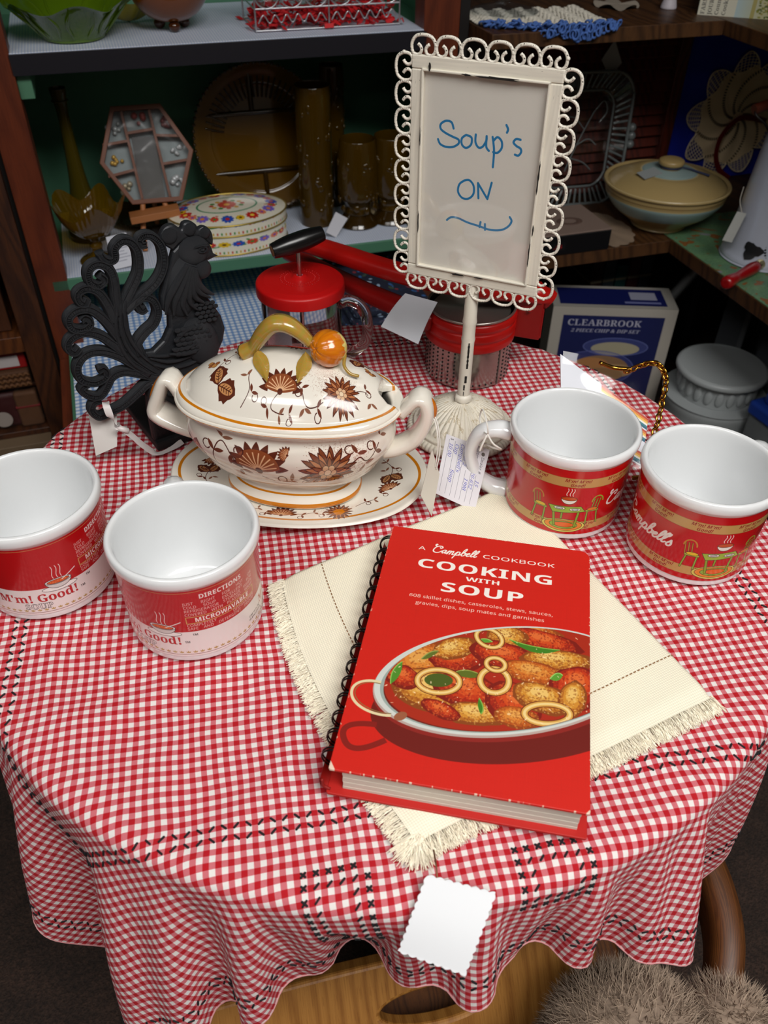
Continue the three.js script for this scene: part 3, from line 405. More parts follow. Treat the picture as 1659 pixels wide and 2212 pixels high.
{
  // saucer: a plan-view print on its upper face
  const s = thing('oval_saucer', 'oval cream saucer with orange line and brown flowers beneath the tureen', 'saucer', [-0.079, T, -0.597], -0.05);
  const planS = (i, j, p) => [p[0] / 0.25 + 0.5, 0.5 - p[2] / (0.25 * 820 / 1280)];
  part('dish', ovalBody([[0.0001, 0.0001, 0.006], [0.05, 0.032, 0.006], [0.07, 0.045, 0.0062], [0.09, 0.056, 0.0085], [0.108, 0.0705, 0.0115], [0.116, 0.078, 0.0135], [0.1185, 0.08, 0.0128], [0.118, 0.0795, 0.011], [0.106, 0.066, 0.0075], [0.08, 0.052, 0.002], [0.074, 0.048, 0.0004], [0.06, 0.04, 0.0016], [0.0001, 0.0001, 0.0016]], 70, 129, planS, (i) => (i > 0.35 && i < 0.7 ? 0.012 : 0), true), glaze(saucerCanvas), s);
  const t = thing('soup_tureen', 'covered oval soup tureen with brown flower print and orange trim', 'tureen', [TU.x, T + 0.0062, TU.z], TU.yaw);
  const bodyRows = [[0.058, 0.036, 0.001], [0.0615, 0.04, 0.0035], [0.0608, 0.0395, 0.008], [0.055, 0.0352, 0.015], [0.0515, 0.0332, 0.02], [0.056, 0.036, 0.0265], [0.07, 0.045, 0.036], [0.084, 0.0525, 0.049], [0.0915, 0.0565, 0.063], [0.0915, 0.0558, 0.075], [0.0885, 0.0525, 0.0835], [0.0925, 0.055, 0.0895], [0.0985, 0.0595, 0.0935], [0.0985, 0.0595, 0.0955]];
  part('bowl', ovalBody(bodyRows, 80, 145, null, (i) => 0.018 * sstep(i, 0.2, 0.6)), glaze(bowlCanvas), t);
  part('bowl_lining', ovalBody([[0.0985, 0.0595, 0.0955], [0.0965, 0.058, 0.0965], [0.0885, 0.0505, 0.0945], [0.087, 0.0495, 0.0875], [0.087, 0.052, 0.07], [0.07, 0.042, 0.03], [0.0001, 0.0001, 0.024]], 30, 97, null, () => 0.018), glazePlain, t);
  part('foot_underside', ovalBody([[0.058, 0.036, 0.001], [0.05, 0.03, 0.002], [0.0001, 0.0001, 0.003]], 6, 65, null, null, true), glazePlain, t);
  for (const q of [-1, 1]) { // loop handles
    const h = part('handle', merge([sweep((q < 0 ? [[0.082, 0.05], [0.1, 0.056], [0.117, 0.0645], [0.121, 0.0715], [0.1155, 0.085], [0.1085, 0.0995], [0.103, 0.103], [0.0985, 0.097], [0.0955, 0.09]] : [[0.082, 0.05], [0.096, 0.0555], [0.1085, 0.0655], [0.1165, 0.0815], [0.1185, 0.094], [0.1155, 0.1045], [0.109, 0.1055], [0.1025, 0.098], [0.0965, 0.09]]).map(([x, y]) => [q * x, y, 0]), (k) => 0.0062 - 0.0022 * Math.abs(k - 0.35), 44, 14, { flat: 2.2, normal: [0, 0, 1], square: 3.5 })]), glazePlain, t);
    part('orange_stroke', sweep(q < 0 ? [[-0.1255, 0.069, 0], [-0.1235, 0.079, 0], [-0.118, 0.092, 0], [-0.113, 0.102, 0]] : [[0.1215, 0.0805, 0], [0.1238, 0.0905, 0], [0.1225, 0.1, 0], [0.118, 0.1085, 0]], (k) => 0.0022 * Math.sin(k * Math.PI) + 0.0004, 20, 8, { flat: 1.5, normal: [0, 0, 1] }), glazeOrange, h);
    part('orange_stroke', sweep([[q * 0.092, 0.0488, 0.0], [q * 0.104, 0.0555, 0], [q * 0.1145, 0.065, 0]], (k) => 0.0035 * Math.sin(k * Math.PI) + 0.0004, 20, 8, { flat: 1.9, normal: [0, 0, 1] }), glazeOrange, h);
  }
  // lid, with the ladle notch cut in its right end
  const lidRows = [[0.096, 0.0572, 0.0955], [0.0968, 0.0578, 0.0975], [0.094, 0.0555, 0.1005], [0.0885, 0.051, 0.1022], [0.0865, 0.0492, 0.1045], [0.082, 0.046, 0.1095], [0.0735, 0.041, 0.116], [0.06, 0.033, 0.1232], [0.042, 0.023, 0.1295], [0.022, 0.012, 0.1335], [0.0001, 0.0001, 0.135]];
  const A = new THREE.SplineCurve(lidRows.map((r) => new THREE.Vector2(r[0], r[2]))), B = new THREE.SplineCurve(lidRows.map((r) => new THREE.Vector2(r[1], r[2])));
  const planL = (i, j, p) => [p[0] / 0.2 + 0.5, 0.5 - p[2] / 0.12];
  const LR = 60, LC = 241, lidAt = (i, j) => { const pa = A.getPoint(i), pb = B.getPoint(i); let th = j * TAU; const [x, z] = oval(Math.max(pa.x, 1e-4), Math.max(pb.x, 1e-4), th, 0.018); const lim = 0.0775, dz = Math.abs(z + 0.006); let xx = x; if (x > lim && dz < 0.0155) xx = lim + Math.max(0, (dz - 0.0125) / 0.003) * (x - lim); return [xx, pa.y, z]; };
  const lid = part('lid', merge([sealRing(grid(LR, LC, lidAt, planL), LR, LC), ovalBody([[0.096, 0.0572, 0.0955], [0.08, 0.046, 0.097], [0.06, 0.034, 0.112], [0.0001, 0.0001, 0.128]].map((r) => [Math.min(r[0], 0.076), r[1], r[2]]), 14, 65, () => [0.5, 0.02], null, true)]), glaze(lidCanvas), t);
  const green = noiseTex(128, (u, v) => { const k = 0.5 + 0.5 * nz(u * 9, v * 22, 4), q = 0.5 + 0.5 * nz(u * 20, v * 6, 8); return [lerp(0.6, 0.74, k), lerp(0.58, 0.5, k), lerp(0.3, 0.16, q)]; }, { color: true });
  const twigMat = phys(0xffffff, 0.2, { map: green, clearcoat: 0.6 });
  const K = (x, y, z) => [x - TU.x, y - 0.0062, z]; // measured across the table to the tureen's own frame
  part('twig_handle', sweep([K(-0.117, 0.139, 0.0), K(-0.108, 0.146, 0), K(-0.099, 0.1585, 0), K(-0.09, 0.1675, 0), K(-0.08, 0.1685, 0), K(-0.07, 0.163, 0), K(-0.06, 0.153, 0)], (q) => 0.0042 + 0.0028 * Math.sin(q * Math.PI) + (q < 0.15 ? 0.003 * (0.15 - q) / 0.15 : 0), 50, 12, { flat: 1.35, normal: [0, 0, 1] }), twigMat, lid);
  const leaf = (pts, wd) => { const c = curve3(pts); return grid(14, 7, (i, j) => { const p = c.getPoint(i), tg = c.getTangent(i), sd = V(0, 0.85, 0.5).cross(tg).normalize(), w = Math.sin(Math.PI * Math.pow(i, 0.8)) * wd * (j - 0.5) * 2; const up = V(0, 0.85, 0.5).multiplyScalar(0.0018 * (1 - Math.abs(j - 0.5) * 2) + 0.0004 + 0.0007 * Math.sin(i * 26) * Math.abs(j - 0.5)); return [p.x + sd.x * w + up.x, p.y + sd.y * w + up.y, p.z + sd.z * w + up.z]; }); };
  const leafMat = phys(0xffffff, 0.22, { map: green, clearcoat: 0.6, side: THREE.DoubleSide });
  part('leaf', leaf([[-0.023, 0.1375, 0.002], [-0.0185, 0.1345, 0.011], [-0.013, 0.131, 0.0205], [-0.008, 0.126, 0.031]], 0.0062), leafMat, lid); part('leaf', leaf([[0.018, 0.14, 0.003], [0.0185, 0.1345, 0.0105], [0.0175, 0.1305, 0.019], [0.0158, 0.126, 0.0285]], 0.0062), leafMat, lid);
  // round fruit with an orange lobed calyx facing the camera side
  const fruitMap = noiseTex(256, (u, v) => { const a = u * TAU, k = v + 0.05 * nz(Math.cos(a) * 7, Math.sin(a) * 7, v * 3) + 0.03 * Math.sin(a * 9); const streak = 0.5 + 0.5 * nz(u * 60, v * 5, 2); return k < 0.58 ? [lerp(0.78, 0.86, streak), lerp(0.4, 0.52, streak), 0.06] : [lerp(0.82, 0.9, streak), lerp(0.76, 0.82, streak), lerp(0.36, 0.5, k)]; }, { color: true });
  const fr = grid(36, 49, (i, j) => { const ph = i * Math.PI, a = j * TAU, lob = i < 0.62 ? 0.05 * Math.pow(Math.abs(Math.sin(a * 3)), 0.5) : 0.05, r = 0.0152 * (1 + lob - 0.05 + (i < 0.06 ? -0.1 * (1 - i / 0.06) : 0)); return [Math.sin(ph) * Math.cos(a) * r, Math.cos(ph) * r, Math.sin(ph) * Math.sin(a) * r]; });
  sealRing(fr, 36, 49); const f = part('fruit_finial', fr, phys(0xffffff, 0.2, { map: fruitMap, clearcoat: 0.6, side: THREE.DoubleSide }), lid); f.position.set(...K(-0.046, 0.1505, 0.001)); f.quaternion.setFromUnitVectors(V(0, 1, 0), V(-0.55, 0.3, 0.75).normalize());
  part('tendril', sweep([K(-0.0345, 0.152, 0.0), K(-0.032, 0.147, 0.004), K(-0.032, 0.14, 0.008), K(-0.027, 0.1345, 0.01), K(-0.02, 0.132, 0.009)], 0.0014, 24, 8), twigMat, lid);
}
{ // tag hanging from the tureen's right handle
  const g = thing('price_tag', 'blank folded price tag hanging on white string from the tureen handle', 'price tag');
  part('card', card([[0.0395, T + 0.071, -0.553], [0.0475, T + 0.042, -0.556], [0.0425, T + 0.001, -0.547], [0.0315, T + 0.027, -0.545]], std(0xd6d1c6, 0.85), { th: 0.0007 }), std(0xd6d1c6, 0.85), g);
  part('string', merge([sweep([[0.041, T + 0.095, -0.598], [0.037, T + 0.1, -0.584], [0.0335, T + 0.1, -0.573], [0.032, T + 0.094, -0.585], [0.036, T + 0.09, -0.597]], 0.0006, 30, 6), sweep([[0.036, T + 0.1, -0.573], [0.042, T + 0.09, -0.562], [0.0445, T + 0.075, -0.555], [0.0435, T + 0.052, -0.553]], 0.0006, 30, 6), sweep([[0.0355, T + 0.099, -0.5725], [0.043, T + 0.092, -0.563], [0.0465, T + 0.07, -0.556], [0.0445, T + 0.05, -0.553]], 0.0006, 30, 6)]), stringMat, g);
}
{ // handwritten tag tied to the mug handle, lying against it
  const tagC = canvas(512, 640, (x, w, h) => {
    x.fillStyle = '#dedbe0'; x.fillRect(0, 0, w, h); x.save(); x.translate(w, 0); x.rotate(Math.PI / 2); // the print runs down the card: first line along its right edge
    x.fillStyle = '#3c3a40'; x.font = '46px sans-serif'; x.fillText('Dealer #', 100, 70); x.fillText('Item #', 40, 135); x.fillText('Description', 36, 200); x.fillText('$', 20, 452);
    x.fillStyle = '#4b4fb0'; x.font = 'italic 58px serif'; x.fillText('15', 340, 76); x.fillText('26-632', 270, 140); x.fillText('1998', 360, 206); x.fillText('Set of 2', 50, 262); x.fillText("Campbell's", 40, 324); x.fillText('Cup', 60, 386); x.fillText('Soup', 330, 386); x.fillText('10.00', 70, 456);
    x.strokeStyle = '#5a5a66'; x.lineWidth = 3; for (const y of [84, 148, 214, 272, 334, 396, 466]) { x.beginPath(); x.moveTo(y < 90 ? 300 : y < 150 ? 180 : y < 220 ? 290 : 40, y); x.lineTo(600, y); x.stroke(); }
    x.restore(); x.fillStyle = '#6b6460'; x.beginPath(); x.arc(w - 60, 70, 20, 0, TAU); x.fill();
  });
  const g = thing('price_tag', 'handwritten ten dollar price tag tied to the handle of the gold banded mug', 'price tag');
  part('card', card([[0.0555, T + 0.05, -0.604], [0.0945, T + 0.041, -0.593], [0.081, T + 0.004, -0.551], [0.0455, T + 0.012, -0.566]], null, { th: 0.0006, curl: 0.0015 }), std(0xffffff, 0.8, { map: tex(tagC, { clamp: true }) }), g);
  part('string', merge([sweep([[0.083, T + 0.09, -0.585], [0.085, T + 0.0895, -0.568], [0.087, T + 0.078, -0.566], [0.084, T + 0.073, -0.58], [0.082, T + 0.078, -0.59]], 0.0007, 30, 6, { closed: true }), sweep([[0.0865, T + 0.078, -0.566], [0.092, T + 0.07, -0.563], [0.1, T + 0.062, -0.566], [0.094, T + 0.057, -0.575], [0.088, T + 0.05, -0.59], [0.0875, T + 0.041, -0.592]], 0.0009, 30, 6), sweep([[0.086, T + 0.077, -0.5655], [0.083, T + 0.07, -0.563], [0.081, T + 0.063, -0.562]], 0.001, 12, 6)]), stringMat, g);
}

// ---------------------------------------------------------------- cream napkin, cookbook, scalloped tag
const NQ = [V(-0.0935, 0, -0.457), V(0.1145, 0, -0.5885), V(0.243, 0, -0.3405), V(0.0185, 0, -0.2255)]; // left, back, right, front corners
const nAt = (s, t) => NQ[0].clone().lerp(NQ[1], s).lerp(NQ[3].clone().lerp(NQ[2], s), t).addScaledVector(V(-0.9, 0, 0.436), 0.0155 * (1 - s) * Math.sin(Math.PI * Math.pow(t, 0.9))); // s along the back edge, t towards the front
{
  const t = thing('fringed_napkin', 'folded cream woven napkin with fringed edges lying under the red cookbook', 'napkin');
  const wv = 0.0016, weave = noiseTex(256, (u, v) => { const a = u * 16, b = v * 16, k = (Math.floor(a) + Math.floor(b)) % 2, fa = Math.sin((a % 1) * Math.PI), fb = Math.sin((b % 1) * Math.PI); return clamp(0.15 + 0.75 * Math.pow(fa * fb, 0.6) * (k ? 1 : 0.82) + 0.08 * nz(u * 60, v * 60, 3), 0, 1); });
  const colr = noiseTex(256, (u, v) => { const a = u * 16, b = v * 16, fa = Math.sin((a % 1) * Math.PI), fb = Math.sin((b % 1) * Math.PI), k = 0.88 + 0.14 * Math.pow(fa * fb, 0.5) + 0.02 * nz(u * 40, v * 40, 8); return [0.99 * k, 0.965 * k, 0.87 * k]; }, { color: true });
  for (const q of [weave, colr]) q.repeat.set(1 / (16 * wv), 1 / (16 * wv));
  const linen = std(0xffffff, 0.95, { map: colr, bumpMap: weave, bumpScale: 0.00016, side: THREE.DoubleSide });
  const L1 = NQ[0].distanceTo(NQ[1]), L2 = NQ[0].distanceTo(NQ[3]), fr = 0.0135; // fringe depth on the left (s = 0) and front (t = 1) edges
  const s0 = fr / L1, t1 = 1 - fr / L2;
  const bulge = (d) => (d <= 0 ? 0 : d < 0.004 ? Math.sqrt(1 - Math.pow(1 - d / 0.004, 2)) : 1);
  const hgt = (s, q) => { const dr = (1 - s) * L1, db = q * L2, dl = (s - s0) * L1, df = (t1 - q) * L2; let h = 0.0064 * Math.min(bulge(dr), bulge(db)); h -= 0.0022 * (1 - sstep(dl, 0, 0.012)) + 0.0022 * (1 - sstep(df, 0, 0.012)); h += 0.0009 * nz(s * 6, q * 6, 1.5) + 0.0012 * Math.max(0, nz(s * 3 + 4, q * 3, 6)); return Math.max(h, 0.0004); };
  const top = grid(110, 110, (a, b) => { const s = lerp(s0, 1, b), q = lerp(0, t1, a), p = nAt(s, q); return [p.x, T + 0.0005 + hgt(s, q), p.z]; }, (a, b) => [lerp(s0, 1, b) * L1, lerp(0, t1, a) * L2], true);
  const bot = grid(3, 3, (a, b) => { const p = nAt(lerp(s0, 1, b), lerp(0, t1, a)); return [p.x, T + 0.0003, p.z]; });
  part('cloth', merge([top, bot]), linen, t);
  // under layer showing past the fold at the left
  // fringe threads
  rnd.seed(9); const th = []; const thread = (p, dir, len, h) => { const sdx = rr(-0.35, 0.35), sd = V(-dir.z, 0, dir.x); const m = p.clone().addScaledVector(dir, len * 0.5).addScaledVector(sd, sdx * len * 0.3), e = p.clone().addScaledVector(dir, len).addScaledVector(sd, sdx * len); const c = new THREE.QuadraticBezierCurve3(V(p.x, T + h, p.z), V(m.x, T + h + rr(0, 0.0016), m.z), V(e.x, T + rr(0.0004, 0.0022), e.z)); th.push(new THREE.TubeGeometry(c, 4, rr(0.00022, 0.00036), 3)); };
  const dL = NQ[0].clone().sub(NQ[1]).normalize(), dF = NQ[3].clone().sub(NQ[0]).normalize();
  for (let k = 0; k < 1500; k++) { const q = rnd(); thread(nAt(s0 + 0.006, q * t1), dL, fr * rr(0.75, 1.12), rr(0.0006, 0.0046)); }
  for (let k = 0; k < 1700; k++) { const s = lerp(s0, 1, rnd()); thread(nAt(s, t1 - 0.006), dF, fr * rr(0.75, 1.12), rr(0.0006, 0.0046)); }
  for (let k = 0; k < 240; k++) { const a = rr(0, 1), d = dL.clone().lerp(dF, a).normalize(); thread(nAt(s0 + 0.02 * rnd(), t1 - 0.02 * rnd()), d, fr * rr(0.8, 1.5), rr(0.001, 0.0045)); }
  part('fringe', merge(th), std(0xfdf5e0, 0.95), t).userData.kind = 'stuff';
  // brown running stitches
  const sm = []; const dash = (f, n) => { for (let k = 0; k < n; k++) { const a = f((k + 0.2) / n), b = f((k + 0.75) / n); const P = (q) => { const p = nAt(q[0], q[1]); return [p.x, T + 0.0008 + hgt(q[0], q[1]), p.z]; }; const p0 = P(a), p1 = P(b); sm.push(sweep([p0, [(p0[0] + p1[0]) / 2, (p0[1] + p1[1]) / 2 + 0.0002, (p0[2] + p1[2]) / 2], p1], 0.00042, 4, 5)); } };
  dash((k) => [0.2, 0.003 + k * 0.9], 64); dash((k) => [0.08 + k * 0.92, 0.8], 66);
  part('running_stitch', merge(sm), std(0x8a6136, 0.85), t).userData.kind = 'stuff';
  const knot = []; for (const [s, q] of [[0.3, 0.875], [0.34, 0.868], [0.38, 0.885]]) { const p = nAt(s, q), y = T + 0.0012 + hgt(s, q); knot.push(sweep([[p.x - 0.004, y, p.z], [p.x - 0.001, y, p.z - 0.003], [p.x + 0.003, y, p.z - 0.002], [p.x + 0.003, y, p.z + 0.002], [p.x - 0.001, y, p.z + 0.002]], 0.0005, 16, 5)); } part('brown_embroidery', merge(knot), std(0x8a5a2c, 0.85), t);
}
const coverCanvas = canvas(1024, 1462, (x, w, h) => {
  rnd.seed(21); x.fillStyle = '#cf1b0b'; x.fillRect(0, 0, w, h);
  x.globalAlpha = 0.10; for (let k = 0; k < 2600; k++) { x.fillStyle = rnd() > 0.5 ? '#f0401f' : '#8c0d05'; rnd() > 0.5 ? x.fillRect(rr(0, w), rr(0, h), rr(20, 120), 1) : x.fillRect(rr(0, w), rr(0, h), 1, rr(20, 120)); } x.globalAlpha = 1;
  x.fillStyle = '#f7efe6'; const txt = (t, cx, y, size, wd, wt = 'bold', col) => { x.font = wt + ' ' + size + 'px sans-serif'; x.fillStyle = col ?? '#f7efe6'; x.textAlign = 'left'; const m = x.measureText(t).width; x.save(); x.translate(cx - wd / 2, y); x.scale(wd / m, 1); x.fillText(t, 0, 0); x.restore(); };
  txt('A', 177, 151, 34, 36, 'normal'); x.save(); x.translate(236, 158); script(x, 'Campbell', 26, '#f7efe6', 0.26); x.restore(); txt('COOKBOOK', 668, 153, 36, 364, '');
  txt('COOKING', 508, 276, 86, 686); txt('WITH', 506, 328, 40, 172); txt('SOUP', 508, 420, 88, 412);
  txt('608 skillet dishes, casseroles, stews, sauces,', 508, 482, 27, 690, '', '#f3cfc0'); txt('gravies, dips, soup mates and garnishes', 507, 524, 27, 612, '', '#f3cfc0');
  // shadow printed under the pan, the pan, its handle
  x.save(); x.beginPath(); x.rect(0, 0, w, h); x.clip();
  const E = (cx, cy, a, b, r, f) => { x.beginPath(); x.ellipse(cx, cy, a, b, r, 0, TAU); x.fillStyle = f; x.fill(); };
  E(700, 1010, 610, 285, -0.3, '#6d1409'); x.strokeStyle = '#84160a'; x.lineWidth = 26; x.beginPath(); x.moveTo(150, 1225); x.bezierCurveTo(40, 1230, -10, 1260, 40, 1330); x.bezierCurveTo(80, 1380, 150, 1330, 200, 1290); x.stroke();
  E(662, 905, 585, 292, -0.33, '#8c2018'); E(656, 888, 582, 290, -0.33, '#b9a39a'); E(656, 880, 578, 286, -0.33, '#cfd3cc'); E(664, 882, 560, 270, -0.33, '#9aa8a0'); E(668, 886, 548, 260, -0.33, '#6e1a0c');
  // the dish: sauced chicken, rings of onion, green pepper
  x.save(); x.beginPath(); x.ellipse(668, 872, 548, 272, -0.33, 0, TAU); x.clip(); x.fillStyle = '#a8270d'; x.fillRect(0, 400, w, 900);
  const blob = (cx, cy, a, b, r, pal) => { for (let k = 0; k < 5; k++) { x.save(); x.translate(cx, cy); x.rotate(r); const s = 1 - k * 0.17; x.beginPath(); for (let q = 0; q <= 26; q++) { const an = (q / 26) * TAU, rad = 1 + 0.14 * nz(Math.cos(an) * 2 + cx * 0.01, Math.sin(an) * 2 + cy * 0.01, k * 0.4); x.lineTo(Math.cos(an) * a * s * rad - k * a * 0.03, Math.sin(an) * b * s * rad - k * b * 0.08); } x.fillStyle = pal[k]; x.fill(); x.restore(); } x.save(); x.translate(cx, cy); x.rotate(r); for (let q = 0; q < a * 2.2; q++) { const an = rr(0, TAU), d = Math.sqrt(rnd()); x.globalAlpha = 0.5; x.fillStyle = rnd() > 0.5 ? pal[4] : pal[0]; const z = rr(2, 7); x.beginPath(); x.ellipse(Math.cos(an) * d * a * 0.9, Math.sin(an) * d * b * 0.9, z, z * 0.6, rr(0, 3), 0, TAU); x.fill(); } x.restore(); x.globalAlpha = 1; };
  const gold = ['#8a4310', '#b56a1c', '#cf8a2c', '#dea446', '#eabf6a'], sauce = ['#7d1606', '#a32308', '#bf350d', '#cf4a16', '#dd6a2e'], warm = ['#93400e', '#b85513', '#cc6a1e', '#d98430', '#e2a04c'];
  blob(300, 860, 150, 110, -0.5, warm); blob(440, 810, 130, 90, -0.3, sauce); blob(420, 760, 110, 60, -0.5, gold); blob(720, 585, 190, 55, 0.1, warm); blob(820, 640, 170, 60, 0.15, sauce); blob(650, 650, 95, 70, 0, gold); blob(640, 760, 150, 80, 0.1, sauce); blob(880, 740, 170, 60, -0.1, gold); blob(780, 830, 150, 65, 0.1, warm);
  blob(960, 880, 110, 130, 0.4, sauce); blob(330, 1010, 170, 110, 0.2, gold); blob(210, 960, 90, 60, 0.3, sauce); blob(500, 980, 150, 95, 0.1, sauce); blob(560, 1090, 150, 60, -0.1, gold); blob(700, 1010, 130, 110, 0.6, sauce); blob(820, 960, 130, 80, 0.2, gold); blob(720, 1080, 100, 55, 0, warm); blob(950, 940, 60, 100, 0.2, gold); blob(400, 1100, 90, 40, 0.3, sauce);
  const ring = (cx, cy, a, b, r, lw) => { for (const [c2, l] of [['#6d2a0c', lw + 8], ['#d9a24a', lw], ['#eed08a', lw * 0.45]]) { x.strokeStyle = c2; x.lineWidth = l; x.beginPath(); x.ellipse(cx, cy, a, b, r, 0, TAU); x.stroke(); } };
  const pepper = (p, f, hl) => { x.beginPath(); x.moveTo(p[0], p[1]); x.quadraticCurveTo(p[2], p[3], p[4], p[5]); x.quadraticCurveTo(p[6], p[7], p[0], p[1]); x.fillStyle = f; x.fill(); x.strokeStyle = hl; x.lineWidth = 5; x.beginPath(); x.moveTo(p[0], p[1]); x.quadraticCurveTo(p[2], p[3], p[4], p[5]); x.stroke(); };
  pepper([660, 660, 760, 690, 890, 678, 780, 760], '#3f7d1c', '#86b84a'); pepper([430, 900, 480, 850, 560, 890, 500, 930], '#5c6a1c', '#98a34a'); pepper([170, 1010, 150, 930, 200, 880, 215, 960], '#4d8a26', '#8abf55'); pepper([850, 850, 880, 790, 905, 820, 890, 870], '#5a9a2e', '#9acb66'); pepper([555, 1010, 590, 1060, 570, 1090, 545, 1050], '#3f7d1c', '#7fb04a'); pepper([280, 850, 310, 790, 350, 790, 320, 850], '#5f6d22', '#93a050'); pepper([520, 690, 555, 665, 585, 690, 550, 710], '#5f9a30', '#9aca66');
  ring(372, 955, 92, 62, -0.15, 24); ring(612, 905, 62, 66, 0.2, 26); ring(568, 670, 62, 50, 0.5, 20); ring(610, 815, 42, 36, 0.1, 20); ring(845, 1035, 96, 50, -0.2, 26); x.fillStyle = '#4a5a18'; x.beginPath(); x.ellipse(372, 950, 62, 36, -0.15, 0, TAU); x.fill();
  x.fillStyle = 'rgba(255,225,190,0.75)'; for (let k = 0; k < 130; k++) { x.beginPath(); x.ellipse(rr(150, 1020), rr(560, 1110), rr(2, 9), rr(1, 3), rr(0, 3), 0, TAU); x.fill(); } x.restore();
  x.strokeStyle = '#e3d3a6'; x.lineWidth = 13; x.beginPath(); x.moveTo(128, 1010); x.bezierCurveTo(60, 1000, 6, 1030, 12, 1080); x.bezierCurveTo(20, 1150, 120, 1185, 200, 1170); x.stroke(); x.strokeStyle = '#8a6d3c'; x.lineWidth = 4; x.beginPath(); x.moveTo(128, 1018); x.bezierCurveTo(70, 1010, 22, 1035, 26, 1080); x.bezierCurveTo(34, 1135, 120, 1172, 200, 1160); x.stroke(); E(240, 1165, 20, 30, 0.9, '#9a5a3c');
  x.restore();
  // worn edges
  x.fillStyle = '#e9cdb8'; for (let k = 0; k < 160; k++) { const e = Math.floor(rr(0, 4)), s = rr(2, 9); if (e === 0) x.fillRect(rr(0, w), h - rr(0, 5), s, 2.5); else if (e === 1) x.fillRect(rr(0, 5), rr(0, h), 2, s * 1.6); else if (e === 2) x.fillRect(w - rr(0, 5), rr(0, h), 2, s); else x.fillRect(rr(0, w), rr(0, 4), s, 2); } x.beginPath(); x.moveTo(0, h); x.lineTo(28, h); x.lineTo(0, h - 40); x.fill(); x.beginPath(); x.moveTo(w, h); x.lineTo(w - 18, h); x.lineTo(w, h - 22); x.fill();
});
{
  const BW = 0.1588, BL = 0.2267, y0 = 0.0088, y1 = 0.034, th = 0.0022;
  const t = thing('cookbook', 'red hardback cookbook with a spiral binding lying on the cream napkin', 'book', [-0.032, T, -0.2742], -0.1755);
  const clothRed = std(0xffffff, 0.55, { map: tex(coverCanvas, { clamp: true }) }), red = std(0xb5140a, 0.6), redDark = std(0x8a1009, 0.65), edge = std(0xd9c3ae, 0.8);
  // outline in the book's own plane: x to the right, z towards the reader is 0 at the lower left corner
  const outline = (x0, r) => { const s = new THREE.Shape(); s.moveTo(x0, 0.001); s.lineTo(x0 + 0.001, 0); s.lineTo(BW - 0.002, 0); s.quadraticCurveTo(BW, 0, BW, 0.002); s.lineTo(BW, BL - r); s.quadraticCurveTo(BW, BL, BW - r, BL); s.lineTo(x0 + 0.001, BL); s.lineTo(x0, BL - 0.001); s.closePath(); return s; };
  const board = (x0, r, yb) => { const g = extrude(outline(x0, r), th, 0.0005, 2); g.rotateX(-Math.PI / 2); g.translate(0, yb, 0); const p = g.attributes.position, uv = g.attributes.uv; for (let i = 0; i < p.count; i++) uv.setXY(i, clamp(p.getX(i) / BW, 0.002, 0.998), clamp(-p.getZ(i) / BL, 0.002, 0.998)); return g; };
  part('front_cover', board(0, 0.009, y1 - th), clothRed, t); const back = part('back_cover', board(-0.006, 0.006, y0 - th), red, t); back.scale.set(0.99, 1, 0.985); back.position.set(0.004, 0, 0.002);
  const pg = []; const n = 9; for (let k = 0; k < n; k++) { const a = y0 + ((y1 - th - y0) * k) / n, hh = (y1 - th - y0) / n; pg.push(move(new THREE.BoxGeometry(BW - 0.012 - (k % 3) * 0.0003, hh, BL - 0.006 - (k % 2) * 0.0003), BW / 2 + 0.002, a + hh / 2, -BL / 2)); } part('page_block', merge(pg), std(0xdcd6c8, 0.85), t);
  part('cover_hinge', sweep([[0.0, y0, -0.001], [-0.0042, y0 + 0.003, -0.001], [-0.0048, y0 + 0.01, -0.001]].map((p) => p), 0.0011, 12, 6), redDark, t);
  const strip = grid(8, 2, (i, j) => { const a = -Math.PI / 2 - i * Math.PI * 0.62; return [0.001 + Math.cos(a) * 0.0075, y0 + 0.0072 + Math.sin(a) * 0.0085, -lerp(0.0005, BL * 0.992, j)]; }); part('spine_strip', merge([strip]), std(0xa3120a, 0.6, { side: THREE.DoubleSide }), t);
  const wire = std(0x1d1b1a, 0.35, { metalness: 0.7 }); for (let k = 0; k < 15; k++) { const z = -0.015 - k * 0.0142, pts = []; for (let q = 0; q < 12; q++) { const a = (q / 12) * TAU; pts.push([0.0012 + Math.cos(a) * 0.0094, (y0 + y1) / 2 + Math.sin(a) * 0.0118, z + Math.sin(a) * 0.0012]); } part('binding_ring', merge([sweep(pts, 0.00062, 30, 6, { closed: true }), move(sweep(pts, 0.00062, 30, 6, { closed: true }), 0, 0, -0.0022)]), wire, t); }
}
{ // blank scalloped tag pinned to the napkin's front corner, resting on the falling cloth
  const g = thing('scalloped_tag', 'large blank white tag with scalloped edges pinned to the napkin corner', 'price tag');
  part('card', card([[0.0284, T + 0.0109, -0.2194], [0.0668, T + 0.0113, -0.2094], [0.0496, T - 0.0187, -0.1772], [0.0128, T - 0.0187, -0.1890]], null, { th: 0.0006, edge: 0.0011, curl: 0.003 }), std(0xe9ebee, 0.8), g);
  part('safety_pin', merge([sweep([[0.0325, T + 0.012, -0.2345], [0.0335, T + 0.0125, -0.226], [0.0345, T + 0.009, -0.216], [0.035, T + 0.006, -0.2145]], 0.0006, 20, 6), new THREE.SphereGeometry(0.0012, 10, 8).translate(0.0352, T + 0.0062, -0.2142)]), std(0x7a5138, 0.4, { metalness: 0.6 }), g);
}

